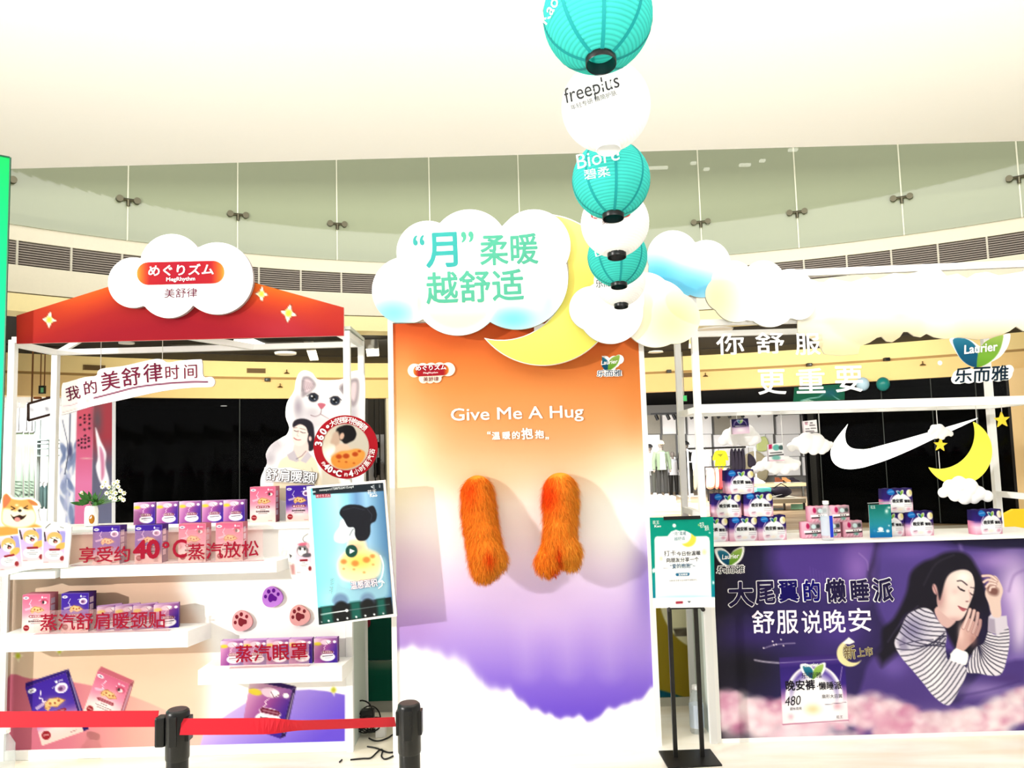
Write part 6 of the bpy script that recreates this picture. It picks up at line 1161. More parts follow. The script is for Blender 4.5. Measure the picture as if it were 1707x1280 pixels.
    # pink clouds
    for k in range(430):
        x = rng.uniform(1180, 1715); base = np.interp(x, [1186, 1230, 1275, 1300, 1420, 1460, 1500, 1540, 1600, 1640, 1680, 1710], [1158, 1154, 1172, 1168, 1166, 1158, 1176, 1190, 1188, 1178, 1160, 1146]); y = base+abs(rng.normal(0, 1))*26+6; r = rng.uniform(5, 15)
        f = rng.random(); rt = np.clip((x-1500)/200, 0, 1); c = np.array((232, 176, 196))*(1-f)+np.array((255, 226, 236))*f; c = c*(1-rt*.6)+np.array((255, 248, 250))*rt*.6
        if rng.random() < .14: c = np.array((232, 120, 170))
        if y < base+14: c = c*.86+np.array((150, 110, 140))*.14
        p.ell(x, y, r*1.25, r, c, r*.55, .62)
    for k in range(260):
        x = rng.uniform(1180, 1715); base = np.interp(x, [1186, 1230, 1275, 1300, 1420, 1460, 1500, 1540, 1600, 1640, 1680, 1710], [1158, 1154, 1172, 1168, 1166, 1158, 1176, 1190, 1188, 1178, 1160, 1146]); y = base+rng.uniform(0, 60); r = rng.uniform(4, 9); a = rng.uniform(3.4, 5.6)
        p.ell(x+r*.3*math.cos(a), y+r*.3*math.sin(a), r, r*.85, (255, 244, 248) if rng.random() < .7 else (230, 140, 184), r*.8, .32)
    p.glow(1240, 1236, 60, 14, (250, 226, 226), .5); p.glow(1340, 1222, 60, 20, (255, 236, 244), .7); p.glow(1480, 1205, 30, 16, (226, 110, 160), .5)
    # pack picture
    q = [(1299, 1096), (1408, 1089), (1414, 1203), (1305, 1207.5)]; M, w, h, ang = quad_uv(p, q); m = p.mask(q, .7); p.clip = m
    fillramp(p, m, p.W, [(0, (58, 38, 120)), (.1, (74, 48, 150)), (.16, (52, 34, 130)), (.45, (60, 36, 150)), (.6, (190, 120, 200)), (.72, (252, 232, 244)), (1, (252, 226, 236))]); x, y = M(.5, .62); p.ell(x, y, 48, 54, (252, 246, 252), 1, .97); p.ell(x, y-4, 40, 46, (80, 50, 190), 3, .8); p.ell(x, y+6, 39, 42, (252, 250, 254), 6, 1); x, y = M(.5, .85); p.glow(x, y, 60, 26, (255, 250, 252), .95); p.line([M(0, .08), M(1, .08)], 1.2, (150, 130, 200), .7); p.line([M(.95, .2), M(.9, .45), M(.97, .6)], 1.2, (170, 140, 220), .8); p.clip = m
    x, y = M(.5, .25); paint_leaves(p, x, y, 17); x, y = M(.47, .80); p.glow(x, y, 12, 8, (246, 226, 160), .9); x, y = M(.85, .78); p.glow(x, y, 7, 6, (240, 170, 190), .8); x, y = M(.13, .89); p.glow(x, y, 5, 5, (246, 180, 200), .7); p.clip = None; p.line([M(0, 1), M(1, 1)], 1.6, (200, 90, 140), .8); p.line([M(.66, .745), M(.98, .73)], .8, (110, 90, 120), .5)
    # moon mark, corner emblem
    p.clip = None; cr = crescent((1417, 1089), 22, (1424, 1086), 18.5); p.poly(cr, (250, 236, 170), .8); p.poly([(1404, 1072), (1415, 1062), (1425, 1070), (1416, 1074)], (255, 252, 240), .8)
    p.C[:] = 255*np.clip(p.C/255, 0, 1)**.86
    paint_leaves(p, 1216, 930, 20)
pz_ = P(1187, 908, YR0)
wp = quad_panel('poster_print', (xl, YR0-.004, ZK-.012), (RR+.1, YR0-.004, ZK-.012), (RR+.1, YR0-.004, zb), (xl, YR0-.004, zb), .01, .0047, woman_paint, parent=rs)
YQ = YR0-.004
def ptext(s, l, r, h, col, bold=.0, lift=.002, shear=0.0): return text(s, l, r, h, YQ, col, wp, bold=bold, lift=lift, shear=shear)
ptext('Laurier', (1203.5, 932.5), (1232.5, 930), 8, (255, 255, 255), .02, shear=.2)
ptext('乐而雅', (1193, 957), (1242.5, 955.5), 15, (255, 255, 255), .075, .002, .12); ptext('乐而雅', (1194.5, 956), (1241, 954.5), 13, (22, 40, 56), .012, .0035, .12)
for s, x0, x1, yb, h in (('大', 1213, 1258, 1012, 44), ('尾', 1258, 1294, 1007, 40), ('翼', 1297, 1333, 1004, 38), ('的', 1338, 1369, 1003, 38), ('懒', 1375, 1412, 1005, 42), ('睡', 1417, 1451, 1002, 38), ('派', 1454, 1491, 1004, 42)):
    d = {'翼': (30, 18, 120), '的': (24, 14, 140)}.get(s, (44, 34, 84))
    ptext(s, (x0, yb+1), (x1, yb), h, (252, 250, 255), .062); ptext(s, (x0+1.6, yb-.6), (x1-1.6, yb-1.6), h-3, d, .036, .005)
for s, x0, x1, yb, h in (('舒', 1254, 1292, 1056, 38), ('服', 1295, 1331, 1056, 38), ('说', 1337, 1370, 1056, 38), ('晚', 1374, 1410, 1055, 38), ('安', 1415, 1453, 1053, 39)): ptext(s, (x0, yb), (x1, yb-.5), h, (250, 236, 252), .012)
ptext('新', (1407, 1100), (1428, 1098), 24, (255, 244, 190), .06); ptext('新', (1408, 1099.5), (1427, 1097.5), 22.5, (150, 124, 90), .008, .0035); ptext('上市', (1429, 1096), (1456, 1093), 16, (255, 244, 190), .06); ptext('上市', (1430, 1095.5), (1455, 1092.5), 15, (150, 124, 90), .008, .0035)
ptext('乐而雅', (1336, 1131), (1370, 1129.5), 9.5, (70, 64, 84), .0); ptext('晚安裤', (1310, 1151.5), (1359, 1149.5), 17, (40, 36, 50), .03); ptext('·懒睡派', (1362, 1150), (1403, 1148.5), 13, (40, 36, 50), .02); ptext('480', (1309, 1177), (1336, 1174), 15, (60, 54, 66), -.01, .002, .25); ptext('超长夜用', (1317, 1184), (1336, 1183), 5, (90, 80, 96)); ptext('扇形大后翼', (1370, 1164), (1404, 1163), 6.5, (80, 70, 90)); ptext('花王', (1394, 1197.5), (1405, 1197), 5, (80, 70, 90)); ptext('Laurier', (1341, 1111.5), (1364, 1110), 6, (240, 250, 246), .01, shear=.2)
# cloud fascia over the right stall
cfz = thing('cloud_fascia', 'long white cloud valance board along the top of the right stall', 'sign', P(1540, 590, YR0-.045))
def cf_paint(p):
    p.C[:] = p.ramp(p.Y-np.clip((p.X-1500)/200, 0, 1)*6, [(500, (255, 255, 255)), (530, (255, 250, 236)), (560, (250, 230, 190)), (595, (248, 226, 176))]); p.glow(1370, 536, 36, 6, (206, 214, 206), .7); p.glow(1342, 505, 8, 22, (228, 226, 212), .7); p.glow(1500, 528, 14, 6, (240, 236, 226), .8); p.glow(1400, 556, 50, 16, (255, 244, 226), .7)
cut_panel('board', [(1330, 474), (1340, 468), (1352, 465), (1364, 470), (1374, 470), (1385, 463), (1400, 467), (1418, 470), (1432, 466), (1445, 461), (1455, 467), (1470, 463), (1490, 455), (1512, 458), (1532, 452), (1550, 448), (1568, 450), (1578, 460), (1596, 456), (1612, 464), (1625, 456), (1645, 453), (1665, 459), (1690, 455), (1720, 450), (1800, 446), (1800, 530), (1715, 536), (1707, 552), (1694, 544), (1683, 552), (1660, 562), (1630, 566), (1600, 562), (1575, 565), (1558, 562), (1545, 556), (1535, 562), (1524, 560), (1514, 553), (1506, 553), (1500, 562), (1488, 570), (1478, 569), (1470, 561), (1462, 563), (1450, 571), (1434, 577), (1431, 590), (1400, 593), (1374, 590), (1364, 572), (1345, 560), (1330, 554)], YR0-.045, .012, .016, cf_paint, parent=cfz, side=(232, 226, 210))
cr6 = cloud_board('cream and white cloud board at the start of the cloud valance', [(1205, 490, 29), (1222, 470, 36), (1273, 470, 36), (1318, 488, 40), (1332, 506, 27), (1228, 497, 40), (1284, 500, 45), (1255, 490, 45)], (1265, 490), YR0-.075, lambda p: (flat((255, 255, 255))(p), p.glow(1195, 495, 40, 60, (252, 242, 186), 1)))
for x, y in ((1255, 530), (1225, 525)):
    a = P(x, y, YR0-.05); MB().box(a[0]-.02, a[0]+.02, YR0-.055, YR0-.019, 2.42, 2.44).build('spacer', WHITE, cr6)
# clear slogan sheet with white characters
sl = thing('clear_slogan_sheet', 'clear hanging sheet with white characters and two-leaf emblem on the right stall', 'sign', P(1430, 668, YR0-.03)); YSH = YR0-.064
CLR = clear_mat('clear_sheet', (240, 244, 244), .001, .06, .002)
for x0, x1 in ((1168, 1471), (1473, 1546), (1548, 1800)): a = P(x0, 560, YSH); b = P(x1, 545, YSH); MB().box(a[0], b[0], YSH, YSH+.004, 1.94, 2.405).build('sheet', CLR, sl)
for s, x0, x1, yb, h in (('你', 1194.5, 1241, 592, 36), ('舒', 1260, 1308, 590, 36), ('服', 1326, 1368, 592, 36), ('更', 1264, 1311, 658, 42), ('重', 1328, 1376, 656, 42), ('要', 1393, 1439, 654, 44)): text(s, (x0, yb), (x1, yb-1), h, YSH, (255, 255, 255), sl, bold=.016, m=mat('white_vinyl', (252, 252, 252), .6))
em = cut_panel('leaf_emblem', spl([(1583, 566), (1592, 563), (1610, 564), (1622, 569), (1634, 577), (1642, 570), (1655, 563), (1672, 558), (1684, 557), (1681, 575), (1670, 592), (1655, 602), (1630, 612), (1612, 607), (1600, 596), (1590, 580)], 5), YSH-.006, .004, .0042, (lambda p: (flat((255, 255, 255))(p), paint_leaves(p, 1629, 589, 41, False))), parent=sl, side=(230, 230, 230))
text('Laurier', (1607, 590.5), (1664, 584.5), 15, YSH-.007, (255, 255, 255), em, bold=.03, shear=.18)
cut_panel('name_plate', union_outline([(1600, 628, 12), (1615, 626, 13), (1632, 625, 13), (1648, 624, 13), (1664, 623, 13), (1676, 622, 12), (1682, 616, 8), (1594, 632, 8)], (1638, 625), 200), YSH-.006, .004, .01, flat((255, 255, 255)), parent=sl)
text('乐而雅', (1591, 638.5), (1683, 634), 26, YSH-.0065, (24, 52, 74), sl, bold=.02, shear=.12)
a = P(1545, 616, YSH); MB().ball(P(1567, 605, YSH), .014, 10, 8, (1, .4, 1)).build('fixing_button', WHITE, sl)
# ------------------------------------------------------------------ soft packs on the counter
def soft_pack(name, label, W, H, Dp, n, paint, side):
    root = thing(name, label, 'pack', (0, 0, 0)); nu = n*2+1; nv = int(n*2*H/W)+1; u, v = np.meshgrid(np.linspace(-1, 1, nu), np.linspace(-1, 1, nv)); u = u.ravel(); v = v.ravel()
    bu = (1-np.abs(u)**5)*(1-np.abs(v)**5); wv = .012*np.sin(u*9)*np.clip(-v, 0, 1)**3
    x = u*W/2*(1-.025*np.abs(v)**3); z = H/2-v*H/2*(1-.0*np.abs(u))+wv*H*1.2; yf = Dp/2-(.34+.16*bu)*Dp; yb = Dp/2+(.34+.16*bu)*Dp
    i = np.arange(nu*nv).reshape(nv, nu); q = np.stack([i[:-1, :-1], i[1:, :-1], i[1:, 1:], i[:-1, 1:]], -1).reshape(-1, 4); k = nu*nv
    p = Paint((u+1)/2*W*n/W*1.0*1.0, (v+1)/2*H*n/W); paint(p, n, n*H/W); ring = np.r_[i[0, :], i[1:, -1], i[-1, -2::-1], i[-2:0:-1, 0]]; rb = ring+k
    V = np.vstack([np.c_[x, yf, z], np.c_[x, yb, z]]); Q = np.vstack([q, q[:, ::-1]+k, np.stack([ring, np.roll(ring, -1), np.roll(rb, -1), rb], -1)])
    C = np.vstack([p.C, np.where((v < -.1)[:, None], np.array(side[0], float), np.array(side[1], float))]); build('pouch', V, Q, PRINT, root, col=C, smooth=True); return root
def night_paint(p, w, h):
    p.X = p.X; p.fill(p.ramp(p.Y/h, [(0, (40, 26, 104)), (.42, (58, 36, 140)), (.55, (216, 160, 214)), (.7, (250, 214, 232)), (1, (250, 178, 206))]))
    p.ell(w*.54, h*.72, w*.40, h*.52, (250, 244, 252), 1.2); p.ell(w*.54, h*.62, w*.32, h*.3, (214, 232, 236), 4, .5); p.line(spl([(w*.26, h*.25), (w*.17, h*.45), (w*.2, h*.62)], 5, False), 1.2, (220, 190, 236), .6); p.ell(w*.22, h*.14, w*.13, h*.12, (30, 130, 226), .8); p.line([(w*.13, h*.14), (w*.3, h*.12)], 1, (140, 200, 250), .7)
    p.ell(w*.87, h*.2, w*.12, h*.15, (244, 236, 226), .8); p.ell(w*.93, h*.17, w*.07, h*.1, (250, 236, 130), 1.2, .7); paint_leaves(p, w*.54, h*.18, w*.105); p.glow(w*.62, h*.68, w*.3, h*.14, (255, 252, 255), .9); p.ell(w*.5, h*.85, w*.1, h*.06, (250, 240, 230), 1.2); p.ell(w*.3, h*.82, w*.08, h*.06, (246, 190, 212), 1.5, .8); p.ell(w*.8, h*.84, w*.07, h*.06, (244, 170, 200), 1.5, .8)
    for y in (.66, .73): p.line([(w*.66, h*y), (w*.9, h*y)], .7, (150, 130, 160), .5, .7)
    p.line([(w*.26, h*.80), (w*.36, h*.78)], 1, (120, 100, 130), .6, .7)
def day_paint(p, w, h):
    p.fill(p.ramp(p.Y/h, [(0, (250, 190, 212)), (1, (250, 176, 200))])); p.ell(w*.28, h*.24, w*.09, h*.16, (222, 40, 110), .8); p.poly([(w*.40, h*.1), (w*.95, h*.06), (w*.95, h*.45), (w*.4, h*.5)], (120, 130, 130), 3, .75); p.ell(w*.58, h*.28, w*.13, h*.14, (214, 240, 242), 1); p.ell(w*.82, h*.26, w*.1, h*.11, (76, 84, 84), 1); p.poly([(w*.08, h*.52), (w*.96, h*.48), (w*.96, h*.62), (w*.08, h*.66)], (255, 252, 252), .8); p.line([(w*.14, h*.70), (w*.96, h*.66)], 2, (60, 50, 54), .7); p.ell(w*.62, h*.78, w*.13, h*.09, (130, 196, 180), 1.2)
    for k in range(5): p.line([(w*(.15+.18*k), h*.95), (w*(.22+.18*k), h*.8)], 1, (250, 240, 246), .7, .8)
    for k in range(3): p.ell(w*(.5+.12*k), h*.57, 1.1, .9, (60, 56, 60), .5)
NP = {}
def put_pack(kind, pxc, pyb, Yf, z, label, group, rot=0.0):
    c = P(pxc, pyb, Yf); loc = (c[0], Yf, z)
    if kind not in NP:
        if kind == 'night':
            W, H, Dp = .174, .146, .10; r = soft_pack('night_pad_pack', label, W, H, Dp, 48, night_paint, ((44, 30, 110), (250, 150, 186)))
            for s, x0, x1, h_ in (('晚安裤', -.046, .018, .024), ('懒睡派', .026, .078, .019)): local_text(s, r, x0, x1, H*.42, h_, -.0015, (36, 30, 44), .03)
        else: r = soft_pack('pink_pad_pack', label, .115, .098, .075, 32, day_paint, ((240, 150, 180), (246, 160, 190)))
        NP[kind] = r; r.location = loc; r.rotation_euler = (0, 0, rot)
    else: r = copy_tree(NP[kind], loc, rot, label)
    r['group'] = group; return r
G1, G2, G3 = 'violet night packs in the six-pack pyramid', 'pink packs around the water bottle', 'violet night packs beside the teal card'
ZP = ZK
for x, r_, l in ((1192, 0, 'violet night pack in the pyramid base, half hidden by the poster stand'), (1241.5, 0, 'violet night pack in the middle of the pyramid base'), (1289.5, 0, 'violet night pack at the open end of the pyramid base')): put_pack('night', x, 895, 4.72, ZP, l, G1, .05)
for x, l in ((1213, 'violet night pack in the second pyramid row near the poster stand'), (1266.5, 'violet night pack in the second pyramid row near the shop view')): put_pack('night', x, 862, 4.72, ZP+.139, l, G1, -.04)
put_pack('night', 1236, 828, 4.72, ZP+.278, 'violet night pack alone on top of the six-pack pyramid', G1, .03)
for x, l in ((1355, 'pink pack in the lower row, nearest the pyramid'), (1388, 'pink pack in the lower row, behind the water bottle'), (1424, 'pink pack in the lower row, nearest the teal card')): put_pack('day', x, 896, 4.76, ZP, l, G2)
for x, l in ((1366, 'pink pack in the upper row half behind the water bottle'), (1402.5, 'pink pack in the upper row in full view')): put_pack('day', x, 870, 4.76, ZP+.093, l, G2)
for x, z, l in ((1487, 0, 'violet night pack half behind the teal card'), (1536, 0, 'violet night pack standing right beside the teal card pack'), (1504, .139, 'violet night pack stacked above the teal card')): put_pack('night', x, 893, 4.74, ZP+z, l, G3, .02)
put_pack('night', 1653, 890, 4.72, ZP, 'lone violet night pack at the far end of the counter', G3, .12)
def bottle(name, label, c, h, r, blue=True, tilt=0.0, half=False):
    o = thing(name, label, 'bottle', c); PET_ = clear_mat('clear_bottle', (226, 236, 240), .28, .08); s = h/.24
    pr = [(.001, 0), (r*.9, 0), (r, .008*s), (r*.96, .05*s), (r, .1*s), (r*.97, .15*s), (r, .165*s), (r*.55, .20*s), (r*.42, .212*s), (r*.42, .222*s)]
    smooth_by_angle(MB().lathe((c[0], c[1], c[2]), pr, 20).build('bottle_body', PET_, o)); MB().lathe((c[0], c[1], c[2]), [(r*.5, .218*s), (r*.52, .22*s), (r*.52, .238*s), (.001, .24*s)], 16).build('cap', mat('bottle_cap', (245, 245, 245), .4), o)
    if blue: smooth_by_angle(MB().lathe((c[0], c[1], c[2]), [(r*1.012, .03*s), (r*1.015, .035*s), (r*1.015, .14*s), (r*1.012, .145*s)], 20).build('label_wrap', clear_mat('label_clear', (214, 226, 244), .55), o)); a = -pi/2+.35; MB().box(c[0]+r*.1, c[0]+r*.62, c[1]-r*1.06, c[1]-r*.94, c[2]+.022*s, c[2]+.15*s).build('blue_band', mat('label_blue', (24, 52, 190), .4), o)
    return o
b_ = P(1380, 900, 4.665); bottle('water_bottle', 'clear water bottle with blue band on the counter before the pink packs', np.array([b_[0], 4.665, ZK]), .232, .034)
b_ = P(1163, 1228, 4.80); bottle('water_bottle', 'clear water bottle with blue band on the floor behind the poster stand', np.array([b_[0], 4.80, 0]), .275, .042)
b_ = P(6, 1290, 4.33); bottle('water_bottle', 'plain clear water bottle on the floor in front of the green panel', np.array([b_[0], 4.33, 0]), .29, .052, blue=False)
# teal card in an acrylic holder
tc_ = thing('table_card', 'teal gradient card in a clear stand between the packs', 'card', (P(1466, 893, 4.66)[0], 4.66, ZK))
def tcard(p): p.fill(p.ramp(p.v, [(0, (10, 140, 128)), (.35, (40, 160, 160)), (.62, (40, 166, 190)), (1, (6, 128, 214))])); p.glow(1478, 852, 3, 4, (220, 244, 240), 1); p.glow(1482, 846, 3, 2, (220, 244, 240), 1); p.ell(1468, 882, 4.5, 3.5, (236, 248, 252), .8); p.ell(1458, 885, 2, 2, (60, 160, 230), 1); p.ell(1480, 885, 3, 2.6, (226, 244, 250), 1); p.ell(1482, 876, 1.5, 1.5, (190, 230, 240), .7); p.line([(1463, 886), (1473, 885.5)], 1.6, (240, 250, 252), .6)
cx = P(1466, 893, 4.66)[0]; cz = lambda y, x=1466: P(x, y, 4.66)[2]
quad_panel('card', (P(1448, 841, 4.66)[0], 4.662, cz(841)), (P(1485, 840, 4.66)[0], 4.662, cz(840.5)), (P(1487, 891, 4.66)[0], 4.658, ZK+.008), (P(1450, 892, 4.66)[0], 4.658, ZK+.008), .003, .0036, tcard, parent=tc_)
MB().box(P(1446, 892, 4.655)[0], P(1489, 892, 4.655)[0], 4.650, 4.653, ZK, cz(837.5)).build('clear_front', CLR, tc_); MB().box(P(1446, 892, 4.655)[0], P(1489, 892, 4.655)[0], 4.64, 4.69, ZK, ZK+.004).build('clear_foot', CLR, tc_); MB().bar((P(1445.5, 838, 4.655)[0], 4.65, cz(838)), (P(1486, 837, 4.655)[0], 4.65, cz(837)), .004).build('clear_edge', mat('edge_grey', (150, 160, 160), .3), tc_)
text('花王', (1451, 848), (1459, 847.5), 5, 4.655, (226, 246, 244), tc_)
# hanging puffy clouds, star, moon
def puff(label, blobs, Y, cords=(), squash=.5):
    o = thing('puffy_cloud', label, 'decoration', P(np.mean([b[0] for b in blobs]), max(b[1]+b[2] for b in blobs), Y)); mb = MB()
    for px, py, rp in blobs: c = P(px, py, Y); r = rp/1300*Y; mb.ball(c, r, 18, 12, (1, squash, 1))
    t = mb.build('tmp', WHITE); m = t.modifiers.new('r', 'REMESH'); m.mode = 'VOXEL'; m.voxel_size = .0055; s_ = t.modifiers.new('s', 'SMOOTH'); s_.iterations = 5; s_.factor = .5
    bpy.context.view_layer.update(); m2 = bpy.data.meshes.new_from_object(t.evaluated_get(bpy.context.evaluated_depsgraph_get())); Vq = np.array([v.co for v in m2.vertices])+np.array(t.location); Fq = [tuple(f.vertices) for f in m2.polygons]; bpy.data.objects.remove(t)
    build('cloud_body', Vq, Fq, mat('foam_white', (250, 250, 252), .7), o, smooth=True)
    for px, py, zt in cords: c = P(px, py, Y); MB().tube([c, (c[0], c[1], zt)], .0022, 5).build('cord', mat('cord_white', (226, 226, 226), .5), o)
    return o
YH2 = 4.86
puff('puffy hanging cloud carrying a violet pack, nearest the white posts', [(1206, 734, 9), (1215, 726, 12), (1229, 722, 16), (1243, 723, 17), (1256, 730, 12), (1264, 733, 6), (1222, 734, 10), (1238, 735, 9), (1250, 736, 8)], YH2, [(1229, 715, 1.905)])
puff('puffy hanging cloud carrying a pink and teal pack, lowest of the three', [(1258, 783, 7), (1268, 777, 9), (1281, 772, 12), (1296, 772, 14), (1312, 773, 13), (1324, 775, 10), (1331, 772, 5), (1290, 782, 10), (1308, 783, 9)], YH2, [(1306, 765, 1.905)])
puff('puffy hanging cloud carrying a small white card, beside the tick emblem', [(1319, 745, 8), (1330, 739, 11), (1345, 736, 16), (1360, 737, 16), (1373, 743, 12), (1384, 741, 6), (1340, 747, 10), (1356, 750, 9), (1370, 750, 8)], YH2, [(1367, 726, 1.905)])
puff('tiny puffy cloud above the little star', [(1551, 720, 5), (1557, 714, 7), (1566, 715, 9), (1576, 720, 8), (1585, 723, 5), (1560, 726, 6), (1570, 728, 6)], YH2, [(1563, 712, 1.93)])
puff('puffy hanging cloud under the yellow hanging moon', [(1572, 821, 9), (1584, 812, 13), (1599, 807, 14), (1616, 812, 15), (1632, 822, 12), (1646, 827, 10), (1592, 824, 12), (1608, 828, 13), (1624, 830, 10)], YH2-.03, [(1606, 806, P(1606, 796, YH2)[2])])
def flat_pack(label, q, paint, Y, cat='pack'):
    o = thing('display_pack', label, cat, P(*q[3], Y)); a = [P(x, y, Y) for x, y in q]; quad_panel('carton', *a, .03, .0042, paint, parent=o, side=(236, 226, 236)); return o
def np_paint(p):
    M, w, h, ang = quad_uv(p, [(1219, 699), (1247, 697), (1250, 722), (1221, 724)]); p.fill(p.ramp(p.W, [(0, (34, 28, 84)), (.45, (46, 36, 104)), (.6, (220, 190, 226)), (1, (246, 214, 236))])); 
    for t in range(1): p.line(spl([M(.12, .5), M(.2, .2), M(.5, .08), M(.8, .2), M(.9, .5)], 5, False), 1, (190, 170, 220), .6); x, y = M(.5, .2); paint_leaves(p, x, y, 4); x, y = M(.5, .75); p.glow(x, y, 9, 4, (252, 244, 250), .9); p.line([M(.15, .48), M(.85, .46)], 2.2, (24, 20, 40), .6); p.line([M(.2, .48), M(.8, .46)], .7, (220, 214, 230), .4)
flat_pack('small violet pack leaning on the puffy cloud nearest the posts', [(1219, 699), (1247, 697), (1250, 722), (1221, 724)], np_paint, YH2-.09)
def dp_paint(p):
    p.C[:] = (236, 236, 238); p.poly([(1281, 741), (1287, 740), (1287, 748), (1281, 749)], (214, 40, 100), .7); p.ell(1294, 746, 6, 5, (110, 200, 190), .8); p.ell(1302, 746, 4, 4, (80, 110, 110), .8); p.line([(1284, 755), (1303, 754)], 1.6, (60, 60, 64), .6); p.line([(1281, 760), (1307, 757.5)], 2, (40, 40, 44), .6); p.ell(1294, 763, 7, 4, (130, 196, 186), 1); p.line([(1282, 768), (1307, 767)], 1.5, (246, 170, 200), .8)
flat_pack('small pink and teal pack sitting on the lowest puffy cloud', [(1281, 741), (1304, 738), (1308, 768), (1282, 769)], dp_paint, YH2-.10)
def cp_paint(p):
    p.C[:] = (250, 246, 250)
    for x, y, l in ((1342, 704, 4), (1351, 705, 3), (1350, 709, 8), (1343, 715, 6), (1352, 714, 8), (1343, 719, 14)): p.line([(x, y), (x+l, y-.4)], 1.4, (70, 60, 66), .5)
    p.ell(1344, 706, 2.4, 2.4, (230, 170, 190), .6)
flat_pack('small white printed pack on the puffy cloud beside the tick emblem', [(1339.5, 702), (1361, 699.5), (1363, 720), (1341, 721)], cp_paint, YH2-.09)
def star5(cx, cy, r, rot=0.0): return [(cx+(r if k % 2 == 0 else r*.42)*math.sin(pi*k/5+rot), cy-(r if k % 2 == 0 else r*.42)*math.cos(pi*k/5+rot)) for k in range(10)]
def star(label, cx, cy, r, rot, cord_top):
    o = thing('hanging_star', label, 'decoration', P(cx, cy+r, YH2)); p = star5(cx, cy, r, rot); q = [tuple(P(x, y, YH2)[[0, 2]]) for x, y in p]; MB().prism(q, YH2-.006, YH2+.006).build('star', mat('star_yellow', (252, 220, 60), .5, noise=.06), o)
    a = P(cx, cy-r*.95, YH2); MB().tube([a, (a[0], a[1], cord_top)], .002, 5).build('cord', mat('cord_white', (226, 226, 226), .5), o)
star('little yellow star hanging under the tiny cloud', 1567.5, 741.5, 11.5, .06, P(1567, 726, YH2)[2]); star('golden star hanging at the far end of the right stall', 1670, 700, 13.5, -.08, 1.91)
hm = thing('hanging_moon', 'yellow crescent moon hanging in the right stall', 'decoration', P(1596, 808, YH2))
q = crescent((1598.5, 752.5), 55.5, (1567, 721.5), 60); cut_panel('moon', q, YH2+.0, .016, .02, flat((255, 252, 128)), mat('moon_yellow', (255, 250, 84), .5, noise=.02), parent=hm, side=(250, 244, 180))
for (x, y), zt in (((1629, 710), 1.905), ((1567, 786), P(1567, 752, YH2)[2])): a = P(x, y, YH2+.008); MB().tube([a, (a[0], a[1], zt)], .0022, 5).build('cord', mat('cord_white', (226, 226, 226), .5), hm)
# yellow board at the right, and print board behind the poster stand
yb_ = thing('yellow_board', 'yellow angular board behind the far end of the counter', 'board', (P(1690, 900, 5.9)[0], 5.9, 0)); x0 = P(1641, 875, 5.9); x1 = P(1691, 849, 5.9); x2 = P(1800, 846, 5.9)
MB().prism([(x0[0], 0), (x2[0], 0), (x2[0], x2[2]), (x1[0], x1[2]), (x0[0], x0[2])], 5.9, 5.94).build('panel', mat('yellow_panel', (248, 210, 40), .6, noise=.04, nscale=4), yb_); MB().box(x0[0]+.2, x0[0]+.3, 5.94, 6.2, 0, .9).build('strut', WHITE, yb_)
yp = thing('print_board', 'dull yellow and cream print board standing behind the poster stand', 'board', (.98, 5.3, 0)); YP = 5.28
def yp_paint(p):
    p.C[:] = (198, 172, 46); p.ell(1180, 985, 82, 100, (252, 248, 206), 1.2); p.poly([(1122, 1048), (1160, 1046), (1160, 1060), (1128, 1060)], (96, 86, 70), 1); p.poly([(1090, 1148), (1108, 1152), (1140, 1162), (1090, 1164)], (20, 120, 150), 1.5)
    for k in range(6): p.line([(1124, 1050+k*2), (1158, 1048+k*2)], .7, (150, 140, 120), .4)
quad_panel('print', P(1070, 950, YP), P(1153, 948, YP), P(1154, 1161, YP), P(1070, 1164, YP), .03, .008, yp_paint, parent=yp)
a = P(1070, 1163, YP); b = P(1154, 1163, YP); MB().box(a[0], b[0], YP, YP+.2, 0, a[2]).build('plinth', mat('plinth_pale', (206, 204, 190), .6), yp)
rp = MB().box(P(1154, 1100, 5.2)[0], P(1163, 1100, 5.2)[0], 5.15, 5.3, 0, P(1158, 1000, 5.2)[2]+.4).build('grey_stanchion_post', mat('pole_grey', (186, 192, 188), .4)); tag(rp, 'grey square post between print board and right stall', 'post')
# ------------------------------------------------------------------ poster stand
ps = thing('poster_stand', 'black two-pole floor stand holding a teal notice poster', 'stand', (.95, 4.41, 0)); YS2 = 4.42
c4 = [floor_pt for floor_pt in (PZ(1098, 1253.5, 0), PZ(1184, 1250.5, 0), PZ(1204, 1277, 0), PZ(1114, 1282, 0))]
V = [c+[0, 0, z] for z in (0, .008) for c in c4]; build('base_plate', V, [(3, 2, 1, 0), (4, 5, 6, 7)]+[(i, (i+1) % 4, 4+(i+1) % 4, 4+i) for i in range(4)][::1], BLACKM, ps)
for x in (1126.5, 1171): a = P(x, 1262, YS2); zt = P(x-9, 1003, YS2)[2]; MB().box(a[0]-.011, a[0]+.011, YS2-.008, YS2+.012, .006, zt+.02).build('pole', BLACKM, ps)
ztop = P(1135, 862, YS2)[2]
a = P(1112, 1011, YS2); b = P(1172, 1010, YS2); MB().box(a[0], b[0], YS2-.02, YS2+.0, a[2]-.012, a[2]+.008).build('lower_clip', BLACKM, ps); a = P(1106, 866, YS2); b = P(1167, 864, YS2); MB().box(a[0], b[0], YS2-.02, YS2+.0, a[2]-.004, a[2]+.012).build('upper_clip', BLACKM, ps)
for x in (1114, 1170): c = P(x, 1014, YS2-.01); MB().tube([c, c+[0, -.03, 0]], .009, 8).ball(c+[0, -.03, 0], .012, 8, 6).build('thumb_screw', BLACKM, ps)
